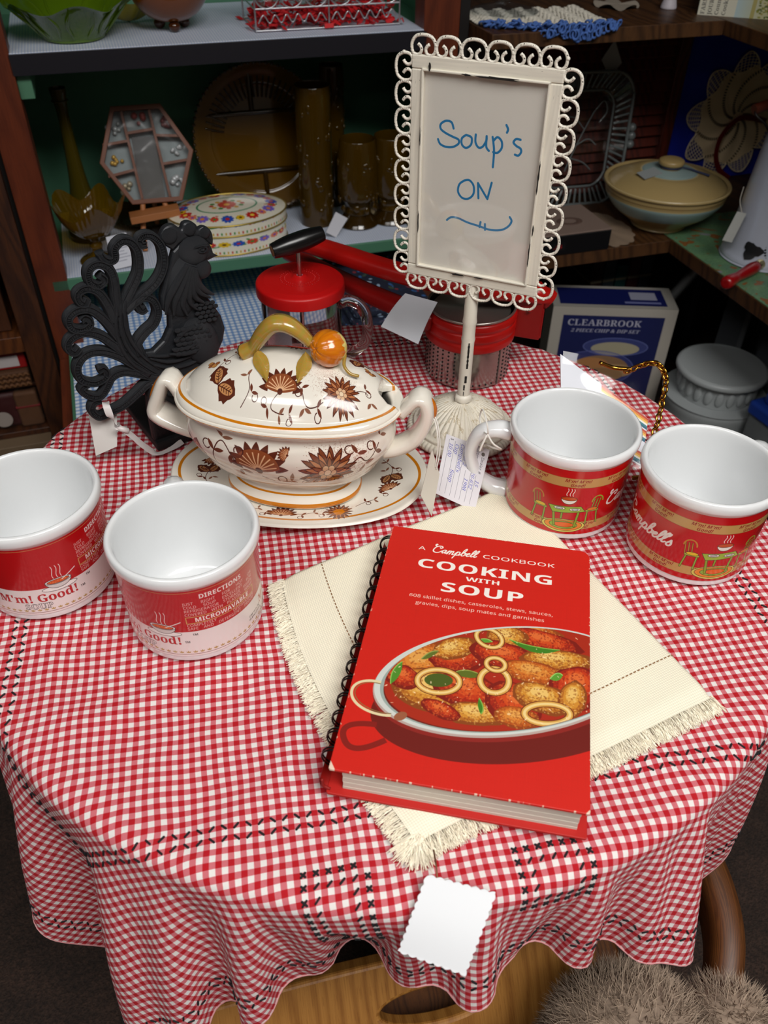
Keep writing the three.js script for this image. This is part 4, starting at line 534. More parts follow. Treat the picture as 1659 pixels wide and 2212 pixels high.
// ---------------------------------------------------------------- painted metal sign stand
const chips = (seed, base, dark, amount) => noiseTex(256, (u, v) => { const k = pn(u, v, 9, seed) * 0.6 + pn(u, v, 30, seed + 2) * 0.5 + nz(u * 90, v * 90, seed) * 0.35, c = new THREE.Color(k > amount ? dark : base).convertLinearToSRGB(), w = 1 + 0.05 * pn(u, v, 5, seed + 9); return [c.r * w, c.g * w, c.b * w]; }, { color: true });
const cstd = (base, dark, seed, amount, rough = 0.45, o = {}) => std(0xffffff, rough, { map: chips(seed, base, dark, amount), ...o });
{
  const t = thing('sign_stand', "distressed white metal sign stand with scrollwork frame reading Soup's ON", 'sign', [0.0763, T, -0.6826]);
  const white = cstd(0xe2dccd, 0x2a211a, 3, 0.66), white2 = cstd(0xe2dccd, 0x54402c, 8, 0.72), dirty = cstd(0xdcd5c4, 0xb9ab90, 5, 0.3, 0.5);
  const prof = [[0.053, 0.0004], [0.0535, 0.003], [0.0515, 0.006], [0.0485, 0.0075], [0.0478, 0.0105], [0.0445, 0.0125], [0.0385, 0.018], [0.03, 0.0245], [0.02, 0.0305], [0.012, 0.034], [0.0085, 0.0355]], C = new THREE.SplineCurve(P2(prof)), cols = 361;
  const dome = sealRing(grid(60, cols, (i, j) => { const p = C.getPoint(i), a = j * TAU, fl = p.x < 0.044 && p.x > 0.011 ? 0.0012 * Math.pow(Math.abs(Math.sin(a * 20)), 0.7) * sstep(p.x, 0.009, 0.016) * (1 - sstep(p.x, 0.0405, 0.044)) : p.x > 0.0485 ? 0.0008 * Math.abs(Math.sin(a * 36)) : 0; return [Math.sin(a) * (p.x + fl), p.y + fl * 0.6, Math.cos(a) * (p.x + fl)]; }, (i, j) => [j * 4, i]), 60, cols);
  part('base', merge([dome, lathe([[0.0001, 0.001], [0.053, 0.0004]], 48)]), dirty, t);
  part('collar', lathe(smoothProfile([[0.0086, 0.034], [0.0094, 0.037], [0.0088, 0.0405], [0.0068, 0.043]], 12), 6), white2, t);
  const pole = part('pole', lathe([[0.0062, 0.04], [0.006, 0.1], [0.0066, 0.103], [0.006, 0.106], [0.006, 0.118], [0.0068, 0.121], [0.0062, 0.125], [0.006, 0.165], [0.0001, 0.165]], 24), white2, t);
  const chipMat = std(0x17130f, 0.8); for (const [y0, y1, w, a] of [[0.074, 0.102, 0.0011, 0.1], [0.05, 0.056, 0.001, -0.1], [0.058, 0.066, 0.0014, 0.05], [0.044, 0.0485, 0.0005, -0.12]]) part('paint_chip', grid(14, 4, (i, j) => { const y = lerp(y0, y1, i), an = a + (j - 0.5) * w / 0.0031 * (0.4 + 0.6 * Math.abs(Math.sin(i * 23 + a * 7))), r = 0.00655 - (y > 0.07 ? 0.0003 : 0.0003); return [Math.sin(an) * r, y, Math.cos(an) * r]; }), chipMat, pole);
  const f = new THREE.Group(); f.name = 'frame'; f.position.set(-0.0038, 0.2477, 0.0035); f.rotation.set(0, -0.41, 0.012); t.add(f);
  const gw = 0.1, gh = 0.1575, bw = 0.0098;
  for (const [w, h, x, y] of [[gw + 2 * bw, bw, 0, gh / 2 + bw / 2], [gw + 2 * bw, bw, 0, -gh / 2 - bw / 2], [bw, gh, -gw / 2 - bw / 2, 0], [bw, gh, gw / 2 + bw / 2, 0]]) { const m = part('rail', merge([box(w, h, 0.004, 0.0012), move(box(w > h ? gw + 0.002 : 0.002, w > h ? 0.002 : gh + 0.002, 0.006, 0.0008), w > h ? 0 : -Math.sign(x) * bw / 2, w > h ? -Math.sign(y) * bw / 2 : 0, 0.0006)]), white, f); m.position.set(x, y, 0); }
  const sc = [[-0.0047, 0.0081, 0], [-0.0028, 0.0067, 0], [-0.0017, 0.0044, 0], [-0.0028, 0.0016, 0], [-0.0056, 0.0006, 0], [-0.0084, 0.0018, 0], [-0.0097, 0.005, 0], [-0.0093, 0.0092, 0], [-0.0062, 0.0131, 0]];
  const scroll = sweep([...sc, [0, 0.0144, 0], ...sc.map(([x, y]) => [-x, y, 0]).reverse()], 0.00128, 100, 8), knob = new THREE.SphereGeometry(0.0016, 10, 8).translate(0.0101, 0.0078, 0), scr = merge([scroll, knob]);
  const scMat = cstd(0xe8e2d4, 0x2a211a, 14, 0.3); scMat.map.repeat.set(0.6, 5); const place = (x, y, r, s) => { const m = part('scroll', scr, scMat, f); m.position.set(x, y, 0.0005); m.rotation.z = r; m.scale.x = s; };
  const OW = gw / 2 + bw, OH = gh / 2 + bw; for (let i = 0; i < 6; i++) { const x = (i - 2.5) * 0.0202; place(x, OH - 0.001, 0, 1); place(x, -OH + 0.001, Math.PI, 1); } for (let i = 0; i < 9; i++) { const y = (i - 4) * 0.0198; place(-OW + 0.001, y, Math.PI / 2, 0.98); place(OW - 0.001, y, -Math.PI / 2, 0.98); }
  const ink = [[[171, 260], [158, 232], [128, 229], [102, 247], [103, 270], [131, 287], [169, 300], [200, 310], [201, 330], [172, 349], [134, 353], [103, 343], [90, 321]], [[239, 283], [218, 302], [220, 331], [243, 345], [268, 326], [269, 293], [243, 283]], [[290, 275], [291, 311], [309, 335], [331, 327], [347, 296], [347, 279]], [[347, 276], [349, 325], [364, 344]], [[378, 276], [391, 340], [392, 420]], [[383, 295], [403, 274], [426, 291], [429, 323], [409, 348], [387, 347]], [[443, 213], [453, 231], [449, 247]], [[521, 272], [499, 271], [487, 288], [503, 303], [525, 313], [530, 329], [518, 347], [500, 345]], [[249, 505], [220, 529], [214, 569], [239, 598], [274, 597], [299, 569], [297, 527], [272, 502], [245, 507]], [[328, 587], [320, 510]], [[320, 510], [377, 584]], [[377, 584], [393, 498]], [[160, 729], [183, 711], [222, 709], [279, 724], [342, 733], [405, 743], [466, 734], [502, 710], [518, 679], [506, 659]], [[350, 710], [346, 738]], [[375, 717], [378, 748]]];
  const sheet = canvas(640, 1010, (x, w, h) => { x.fillStyle = '#dcd8cf'; x.fillRect(0, 0, w, h); x.strokeStyle = '#0f76ae'; x.lineCap = x.lineJoin = 'round'; x.lineWidth = 11; for (const s of ink) { const c = new THREE.SplineCurve(P2(s)).getPoints(s.length * 8); x.beginPath(); c.forEach((p, i) => (i ? x.lineTo(p.x, p.y) : x.moveTo(p.x, p.y))); x.stroke(); } });
  rnd.seed(63); for (const [x, y, w, h] of [[-0.014, gh / 2 - 0.0002, 0.009, 0.0014], [0.012, gh / 2 - 0.0002, 0.034, 0.0018], [-0.044, gh / 2 + 0.002, 0.002, 0.006], [gw / 2 + 0.0002, 0.012, 0.0013, 0.026], [gw / 2 - 0.0002, -0.05, 0.0011, 0.02], [-gw / 2, -0.04, 0.0012, 0.018], [-gw / 2 - 0.0004, 0.03, 0.0009, 0.012], [-0.012, -gh / 2 - 0.0015, 0.014, 0.0016], [0.008, -gh / 2 - 0.001, 0.009, 0.001], [gw / 2 + 0.001, -0.03, 0.0012, 0.009]]) { const pts = []; for (let k = 0; k < 18; k++) { const a = (k / 18) * TAU, q = rr(0.55, 1.1); pts.push([x + Math.cos(a) * w * 0.55 * q, y + Math.sin(a) * h * 0.6 * q]); } part('paint_chip', extrude(shapeOf(pts), 0.0003, 0).translate(0, 0, 0.0036), chipMat, f); }
  part('lettered_sheet', new THREE.BoxGeometry(gw + 0.001, gh + 0.001, 0.0008).translate(0, 0, -0.0008), std(0xffffff, 0.75, { map: tex(sheet, { clamp: true }) }), f);
  part('glass_pane', new THREE.BoxGeometry(gw + 0.001, gh + 0.001, 0.0012).translate(0, 0, 0.0014), phys(0xffffff, 0.04, { transmission: 1, thickness: 0, ior: 1.5 }), f);
  part('back_plate', box(gw + 0.01, gh + 0.01, 0.0016, 0.0006).translate(0, 0, -0.0024), white2, f);
}
// ---------------------------------------------------------------- potato ricer with red handles
{
  const RX = 0.09, RZ = -0.8, t = thing('potato_ricer', 'old potato ricer with long red handles and perforated steel cup behind the sign', 'potato ricer', [RX, T, RZ]);
  const tin = noiseTex(256, (u, v) => 0.45 + 0.25 * pn(u, v, 12, 4) + 0.2 * nz(u * 80, v * 80, 2));
  const steel = std(0xa09a93, 0.42, { metalness: 0.85, roughnessMap: tin, bumpMap: tin, bumpScale: 0.0004 }), red = cstd(0xb0120d, 0x5a1a12, 12, 0.78, 0.32), redIn = std(0x8e0d0b, 0.4);
  part('cup', lathe([[0.0001, 0.0012], [0.0445, 0.001], [0.046, 0.002], [0.0462, 0.048], [0.0462, 0.079], [0.0452, 0.079], [0.045, 0.004], [0.0001, 0.003]], 72), steel, t);
  const hole = new THREE.CylinderGeometry(0.00105, 0.00105, 0.0004, 8).rotateX(Math.PI / 2), hl = []; for (let i = 0; i < 40; i++) for (let j = 0; j < 9; j++) { const a = ((i + 0.5) / 40) * TAU; if ((i % 20 < 4 && j > 0)) continue; const g = hole.clone().translate(0, 0.0055 + j * 0.0046, 0.04635).rotateY(a); hl.push(g); } const ho = part('perforations', merge(hl), std(0x14100f, 0.9), t); ho.userData.kind = 'stuff';
  part('seam', box(0.0016, 0.044, 0.001, 0.0004).translate(0, 0.024, 0.0464).rotateY(0.72), std(0x6b6560, 0.5, { metalness: 0.7 }), t);
  part('red_collar', lathe(smoothProfile([[0.0464, 0.044], [0.0485, 0.0462], [0.0488, 0.052], [0.0478, 0.0555], [0.0492, 0.059], [0.0488, 0.0645], [0.0478, 0.067], [0.0492, 0.071], [0.0482, 0.0755], [0.0464, 0.077]], 50), 72), red, t);
  part('rim', new THREE.TorusGeometry(0.0466, 0.0014, 10, 72).rotateX(Math.PI / 2).translate(0, 0.0795, 0), std(0xb9b4ac, 0.3, { metalness: 0.9 }), t);
  const L = (x, y, z) => [x - RX, y, z - RZ];
  part('lower_handle', sweep([L(0.052, 0.0655, -0.784), L(0.03, 0.068, -0.799), L(-0.02, 0.07, -0.838), L(-0.075, 0.073, -0.888), L(-0.118, 0.075, -0.93)], (q) => 0.0125 - 0.003 * q, 40, 16, { flat: 0.7, normal: [0, 1, 0], square: 4 }), redIn, t);
  part('upper_handle', sweep([L(0.166, 0.085, -0.802), L(0.158, 0.0935, -0.798), L(0.1, 0.098, -0.797), L(0.05, 0.1, -0.808), L(0.0, 0.102, -0.83), L(-0.06, 0.106, -0.864), L(-0.104, 0.108, -0.888)], (q) => 0.0135 - 0.002 * q, 50, 18, { flat: 0.72, normal: [0, 1, 0], square: 3.5 }), red, t);
  const br = part('hinge_bracket', merge([box(0.03, 0.052, 0.0035, 0.0012).rotateY(-0.3).translate(0.0595, 0.07, 0.008), box(0.004, 0.05, 0.022, 0.0015).translate(0.0745, 0.068, -0.002)]), redIn, t); part('rivet', new THREE.SphereGeometry(0.0026, 12, 8).scale(1, 1, 0.5).translate(0.06, 0.079, 0.0128), red, br);
  part('plunger', lathe([[0.0001, 0.073], [0.041, 0.073], [0.042, 0.0745], [0.041, 0.076], [0.006, 0.077], [0.005, 0.092], [0.0001, 0.092]], 48), std(0x8d8780, 0.4, { metalness: 0.85 }), t);
  const tg = solo('paper_tag', card([[0.019, T + 0.0885, -0.802], [0.0525, T + 0.087, -0.786], [0.0325, T + 0.061, -0.7445], [-0.006, T + 0.0655, -0.772]], null, { th: 0.0005, curl: 0.003 }), std(0xdcdfe6, 0.8), 'blank white paper tag tied under the sign to the ricer handle', 'paper tag');
}
// ---------------------------------------------------------------- glass food chopper with a red lid
{
  const t = thing('food_chopper', 'glass food chopper jar with red lid and black wooden plunger grip', 'food chopper', [-0.092, T, -0.808]);
  const glass = phys(0xffffff, 0.03, { transmission: 1, thickness: 0, ior: 1.45, color: 0xf3f4f2 });
  const solid = phys(0xfbf4f2, 0.03, { transmission: 1, thickness: 0.012, ior: 1.5 });
  part('jar', lathe([[0.0001, 0.001], [0.037, 0.001], [0.0408, 0.004], [0.0425, 0.012], [0.0432, 0.0865], [0.0402, 0.0865], [0.0395, 0.014], [0.036, 0.007], [0.0001, 0.006]], 64), solid, t);
  part('glass_handle', sweep([[0.041, 0.076, 0.006], [0.051, 0.081, 0.009], [0.062, 0.078, 0.012], [0.07, 0.066, 0.0145], [0.0715, 0.048, 0.0155], [0.067, 0.032, 0.0145], [0.055, 0.021, 0.011], [0.0405, 0.019, 0.006]], 0.0058, 50, 14, { flat: 1.35, normal: [-0.25, 0, 1] }), solid, t);
  part('metal_liner', grid(2, 24, (i, j) => { const a = -2.5 + j * 2.3; return [Math.sin(a) * 0.039, lerp(0.004, 0.086, i), Math.cos(a) * 0.039]; }), std(0xb4bac6, 0.4, { metalness: 0.35, side: THREE.DoubleSide }), t);
  const lidTop = smoothProfile([[0.0462, 0.086], [0.0468, 0.087], [0.0468, 0.096], [0.0455, 0.0985], [0.0435, 0.0993]], 20); const rings = [0.0385, 0.0375, 0.0345, 0.0335, 0.0305, 0.0295, 0.0265]; const ringPts = rings.map((r, i) => [r, 0.0997 + (i % 2 ? 0.0007 : 0) + (0.0435 - r) * 0.055]);
  const lid = part('lid', lathe([[0.044, 0.086], ...lidTop, ...ringPts, [0.012, 0.1022], [0.0075, 0.1025], [0.0068, 0.1045], [0.003, 0.1048]], 96), std(0xbd0c0d, 0.42), t);
  const dots = []; for (let k = 0; k < 36; k++) { const a = (k / 36) * TAU; for (const r of [0.016, 0.0205]) dots.push(new THREE.SphereGeometry(0.0007, 6, 5).scale(1, 0.7, 1.6).translate(0, 0.1018 + (0.02 - r) * 0.05, r).rotateY(a + r * 20)); } part('embossing', merge(dots), std(0xb80c0d, 0.42), lid).userData.kind = 'stuff';
  const chrome = std(0xb9b6b4, 0.22, { metalness: 1 }); part('rod', new THREE.CylinderGeometry(0.0024, 0.0024, 0.122, 14).translate(0, 0.074, 0), chrome, t);
  part('chopping_blade', merge([box(0.05, 0.014, 0.0012, 0.0004).translate(0, 0.016, 0), box(0.0012, 0.014, 0.05, 0.0004).translate(0, 0.016, 0)]), chrome, t);
  const ax = V(0.88, 0.16, -0.45).normalize(), g = lathe(smoothProfile([[0.0001, -0.0285], [0.0062, -0.0283], [0.0078, -0.0265], [0.0098, -0.012], [0.0102, 0], [0.0098, 0.012], [0.0078, 0.0265], [0.0062, 0.0283], [0.0001, 0.0285]], 50), 28); g.applyQuaternion(new THREE.Quaternion().setFromUnitVectors(V(0, 1, 0), ax)); g.translate(0, 0.14, 0);
  part('grip', g, cstd(0x0e0e0f, 0x4a3a2a, 21, 0.8, 0.25), t); const e = lathe([[0.0001, 0.0006], [0.0052, 0.0004], [0.006, -0.0004]], 20).applyQuaternion(new THREE.Quaternion().setFromUnitVectors(V(0, 1, 0), ax.clone().negate())); e.translate(-ax.x * 0.0284, 0.14 - ax.y * 0.0284, -ax.z * 0.0284); part('worn_wood_end', e, std(0x8a6240, 0.8, { side: THREE.DoubleSide }), t);
}
// ---------------------------------------------------------------- cast-iron rooster bookend
{
  const t = thing('rooster_bookend', 'black cast iron rooster with curled openwork tail feathers, standing behind the tureen', 'figurine', [-0.228, T, -0.642], 0.607);
  const grain = noiseTex(256, (u, v) => 0.5 + 0.3 * nz(u * 50, v * 50, 3) + 0.2 * nz(u * 120, v * 120, 7)); grain.repeat.set(8, 8);
  const iron = std(0x2b2d31, 0.36, { bumpMap: grain, bumpScale: 0.0004, metalness: 0.25 }), ironDk = std(0x1d1e21, 0.46, { bumpMap: grain, bumpScale: 0.0005, metalness: 0.2 });
  const mm = (l, z = 0) => l.map(([x, y]) => [x / 1000, y / 1000, z]), TH = 0.009;
  const plate = (l, depth, z, smooth, bev = 0.0022) => extrude(shapeOf(l.map(([x, y]) => [x / 1000, y / 1000]), smooth), depth, bev, 3).translate(0, 0, z);
  const FEATHERS = {
    a: [[2.4, 146.3], [18.3, 155.1], [34.1, 163.9], [43.7, 177.3], [44.9, 192.3], [41.0, 201.4], [34.3, 206.3], [27.2, 204.8], [27.5, 199.4], [32.3, 199.1]],
    b: [[-1.8, 146.0], [11.3, 162.8], [21.2, 177.3], [23.6, 193.3], [20.1, 202.9], [12.8, 206.5], [5.1, 201.7], [3.9, 193.9], [-1.5, 192.3], [-6.4, 197.1], [-6.9, 200.8]],
    c: [[-3.7, 143.6], [-2.2, 160.7], [-0.7, 177.3], [-3.9, 187.7], [-12.0, 192.4], [-19.4, 188.9], [-20.8, 179.7], [-14.9, 174.0], [-8.5, 177.6], [-11.6, 182.6]],
    d: [[-7.5, 138.8], [-10.8, 155.9], [-16.0, 168.7], [-24.0, 174.3], [-32.1, 172.3], [-33.3, 165.7], [-29.1, 161.3], [-25.5, 165.4]],
    e: [[-7.9, 123.8], [-13.4, 137.5], [-19.3, 148.1], [-26.9, 156.1], [-37.2, 157.6], [-44.7, 152.6], [-44.3, 143.7], [-36.2, 139.6], [-28.3, 143.4], [-31.0, 150.0], [-35.5, 148.1]],
    f: [[-5.6, 107.4], [-14.4, 119.6], [-23.3, 130.0], [-35.5, 136.7], [-47.5, 134.4], [-51.7, 126.8], [-47.4, 120.8], [-42.3, 124.1]],
    g: [[12.5, 78.7], [-0.8, 94.7], [-11.6, 106.2], [-26.5, 115.7], [-39.6, 116.0], [-48.3, 107.2], [-47.9, 94.4], [-37.2, 87.2], [-26.2, 90.2], [-26.5, 98.1], [-31.9, 97.8]],
    h: [[23.5, 71.5], [8.2, 80.1], [-9.3, 89.4], [-20.9, 88.1], [-28.1, 79.4], [-36.1, 72.6], [-46.2, 77.6], [-49.9, 85.8], [-43.4, 88.0]],
    i: [[26.1, 68.9], [11.0, 70.8], [-2.5, 63.6], [-16.0, 56.5], [-28.5, 53.9], [-40.7, 52.2], [-45.8, 60.7], [-42.7, 68.0], [-35.4, 68.3]],
    j: [[8.6, 101.3], [7.8, 112.7], [16.0, 121.1], [26.0, 127.4], [31.2, 138.1], [28.6, 149.3], [20.9, 154.0], [14.5, 150.3], [16.5, 142.3], [21.8, 143.8]],
  };
  for (const l of Object.values(FEATHERS)) {
    const w = (q) => 0.0051 - 0.0015 * q, p = mm(l, -TH / 2), c = curve3(mm(l, 0));
    const m = part('tail_feather', sweep(p, w, 70, 14, { flat: 1.15, normal: [0, 0, 1], square: 3 }), iron, t);
    // raised borders and a row of barbs along the middle
    const off = (s) => { const o = []; for (let k = 0; k <= 24; k++) { const q = k / 24, a = c.getPoint(q), g = c.getTangent(q); o.push([a.x - g.y * s * (1 - q * 0.3), a.y + g.x * s * (1 - q * 0.3), 0.0006]); } return o; };
    part('quill', merge([sweep(off(0.003), 0.0008, 60, 6), sweep(off(-0.003), 0.0008, 60, 6), ...Array.from({ length: 34 }, (_, k) => { const q = 0.12 + (k / 34) * 0.7, a = c.getPoint(q), g = c.getTangent(q); return box(0.0008, 0.0034 * (1 - q * 0.3), 0.0014, 0.0003).rotateZ(Math.atan2(g.y, g.x)).translate(a.x, a.y, 0.0004); })]), iron, m);
  }
  part('tail', plate([[6.9, 158.2], [4.3, 138.3], [4.5, 121.5], [12.6, 103.2], [20.8, 90.8], [31.0, 79.1], [26.1, 68.9], [12.1, 76.3], [-1.2, 93.2], [-9.3, 110.2], [-12.2, 126.6], [-10.2, 142.5], [-4.0, 155.4]], TH, -TH, true), iron, t);
  const ribs = [[[4.4, 156.0], [0.4, 136.5], [2.3, 117.5], [10.4, 99.1], [22.3, 82.1]], [[0.6, 154.2], [-4.2, 134.8], [-2.7, 114.4], [5.3, 95.9], [18.7, 79.1]], [[-3.3, 152.3], [-8.7, 133.1], [-7.4, 112.7], [0.4, 93.5], [15.2, 76.9]], [[15.7, 95.8], [32.4, 87.0], [50.9, 86.0], [67.5, 90.7]], [[17.4, 88.7], [32.8, 80.2], [52.9, 78.6], [72.9, 84.0]], [[14, 99], [30, 94], [46, 93], [58, 96]]];
  part('tail_ribs', merge(ribs.map((r) => sweep(mm(r, 0.0006), (q) => 0.0017 * Math.sin(Math.PI * (0.15 + 0.8 * q)) + 0.0003, 40, 8))), iron, t);
  const bodyPts = [[54.0, 187.4], [48.5, 176.1], [41.9, 163.4], [36.3, 150.2], [34.7, 138.7], [40.3, 130.9], [38.6, 119.0], [31.5, 108.5], [20.5, 101.5], [11.8, 102.7], [14.1, 91.4], [27.1, 74.5], [41.3, 65.4], [62.1, 65.3], [80.1, 76.6], [88.8, 90.7], [92.5, 102.9], [90.2, 116.5], [84.0, 129.4], [79.1, 138.5], [74.5, 150], [72.5, 160], [75, 167], [80.6, 160.2], [84.5, 165], [84.2, 171.5], [91.4, 173.2], [90.0, 181.7], [87.7, 188.6], [81.0, 193.4], [71.1, 195.6], [62.1, 193.1]];
  const body = part('body', merge([plate(bodyPts, TH, -TH, false, 0.003), new THREE.SphereGeometry(1, 28, 20).scale(0.017, 0.026, 0.006).rotateZ(0.25).translate(0.066, 0.098, 0), new THREE.SphereGeometry(1, 28, 20).scale(0.0145, 0.0135, 0.006).translate(0.0725, 0.184, -0.0005), new THREE.SphereGeometry(1, 20, 14).scale(0.0085, 0.009, 0.006).translate(0.0775, 0.1665, 0), new THREE.SphereGeometry(1, 28, 20).scale(0.016, 0.03, 0.0055).rotateZ(-0.3).translate(0.059, 0.155, -0.001), new THREE.ConeGeometry(0.0042, 0.012, 14).scale(1, 1, 0.8).rotateZ(-1.9).translate(0.0885, 0.1765, 0)]), iron, t);
  part('eye', merge([new THREE.TorusGeometry(0.003, 0.0008, 8, 20).scale(1.3, 0.8, 1).translate(0.0785, 0.1855, 0.0055), new THREE.SphereGeometry(0.0018, 12, 8).translate(0.0785, 0.1855, 0.0052), sweep([[0.0695, 0.188, 0.004], [0.0765, 0.1895, 0.0056], [0.085, 0.1872, 0.0038]], 0.0011, 16, 6)]), iron, body);
  part('comb', merge([plate([[54.1, 188.1], [45.7, 196.9], [45.8, 203.7], [50.7, 209.3], [57.8, 210.1], [62.8, 206.0], [64.7, 204.8], [67.5, 209.0], [73.3, 209.3], [78.7, 205.2], [79.6, 201.6], [85.3, 202.4], [90.6, 198.4], [92.3, 191.8], [90.1, 184.5], [80.9, 193.0], [71.1, 195.2], [62.1, 193.1]], TH, -TH, true, 0.003), ...[[53, 201.5, 7], [71.5, 203, 5.6], [84.5, 197, 5]].map(([x, y, r]) => new THREE.SphereGeometry(1, 20, 14).scale(r / 1000, r / 1000, 0.003).translate(x / 1000, y / 1000, -0.0003))]), iron, body);
  const hk = [[[63.6, 175.2], [51.0, 161.0], [41.6, 148.8], [36.3, 135.2]], [[65.6, 174.0], [54.7, 157.1], [46.7, 144.3], [43.8, 131.5]], [[66.9, 172.9], [57.8, 153.3], [53.4, 139.5], [56.0, 127.7]], [[68.2, 171.9], [61.4, 152.4], [60.3, 140.6], [65.7, 131.4]], [[69.5, 170.8], [64.7, 154.5], [66.1, 143.6], [74.0, 135.6]], [[70.2, 170.7], [67.3, 156.7], [71.1, 146.8], [80.0, 139.5]], [[70.0, 169.3], [69.7, 157.6], [75.8, 147.8], [83.9, 141.5]]];
  for (const h of hk) part('hackle_feather', sweep(mm(h, 0.0035), (q) => 0.0031 * Math.sin(Math.PI * Math.min(0.95, 0.2 + 0.75 * q)) + 0.0004, 30, 10), iron, body);
  const sc = []; for (let r = 0; r < 6; r++) for (let k = 0; k < 7 - Math.abs(r - 2); k++) sc.push(new THREE.SphereGeometry(1, 12, 8).scale(0.0032, 0.0027, 0.0018).rotateZ(-0.4).translate(0.0445 + k * 0.0052 + (r % 2) * 0.0026 - r * 0.0012, 0.117 - r * 0.0046 - k * 0.0007, 0.0042)); for (let r = 0; r < 5; r++) for (let k = 0; k < 4; k++) sc.push(new THREE.SphereGeometry(1, 12, 8).scale(0.0026, 0.0022, 0.0015).translate(0.066 + k * 0.0052 + (r % 2) * 0.0026, 0.1355 - r * 0.0042 - k * 0.0005, 0.0028)); part('scales', merge(sc), iron, body).userData.kind = 'stuff';
  part('wing', merge([[[40, 106], [50, 114], [62, 118]], [[36, 100], [52, 98], [74, 104]], [[33, 96], [52, 92], [76, 97]]].map((w) => sweep(mm(w, 0.0035), (q) => 0.0024 * Math.sin(Math.PI * (0.1 + 0.85 * q)) + 0.0003, 24, 8))), iron, body);
  const rock = [[24.9, 71.0], [11.0, 70.5], [6, 58], [4, 40], [3.5, 4], [100, 4], [98, 40], [83.3, 63.4], [55.7, 65.7]]; rnd.seed(5);
  part('rocky_foot', merge([plate(rock, TH + 0.002, -TH, false, 0.003), ...Array.from({ length: 26 }, () => new THREE.IcosahedronGeometry(1, 1).scale(rr(0.004, 0.009), rr(0.003, 0.007), 0.004).rotateZ(rr(0, 3)).translate(rr(0.01, 0.09), rr(0.014, 0.058), 0.0025))]), ironDk, t);
  part('base_slab', box(0.1, 0.009, 0.09, 0.0015).translate(0.053, 0.0045, -0.037), ironDk, t);
  // satin ribbon through the lowest curl
  const W2 = (s, y, z) => { const a = 0.607; return [-0.228 + s * Math.cos(a) + z * Math.sin(a), T + y, -0.642 - s * Math.sin(a) + z * Math.cos(a)]; };
  const rb = (pts, w) => { const c = curve3(pts); return grid(50, 3, (i, j) => { const p = c.getPoint(i), tg = c.getTangent(i), sd = V(Math.sin(i * 7) * 0.5, 0.75, 0.4).cross(tg).normalize(); return [p.x + sd.x * (j - 0.5) * w, p.y + sd.y * (j - 0.5) * w, p.z + sd.z * (j - 0.5) * w]; }); };
  const g = thing('satin_ribbon', 'narrow white satin ribbon knotted through the rooster tail and trailing on the cloth', 'ribbon'), satin = phys(0xdcd6d4, 0.35, { side: THREE.DoubleSide, sheen: 0.6 });
  part('loop', rb([W2(-0.031, 0.062, -0.006), W2(-0.034, 0.067, 0.006), W2(-0.034, 0.058, 0.011), W2(-0.031, 0.047, 0.011), W2(-0.027, 0.04, 0.01)], 0.0065), satin, g);
  part('knot', sweep([W2(-0.03, 0.043, 0.009), W2(-0.026, 0.0405, 0.0125), W2(-0.022, 0.037, 0.0115)], 0.0028, 12, 10), satin, g);
  part('tail', rb([W2(-0.026, 0.04, 0.011), W2(-0.019, 0.03, 0.012), W2(-0.011, 0.0165, 0.0145), W2(0.0, 0.0035, 0.015), W2(0.015, 0.002, 0.013), W2(0.028, 0.0035, 0.01)], 0.006), satin, g);
  solo('paper_tag', card([W2(-0.046, 0.05, -0.018), W2(-0.02, 0.05, -0.014), W2(-0.034, 0.0215, 0.008), W2(-0.053, 0.012, -0.002)], null, { th: 0.0005 }), std(0xd3cfca, 0.85), 'white paper tag corner poking out beneath the rooster tail and its ribbon', 'paper tag');
}
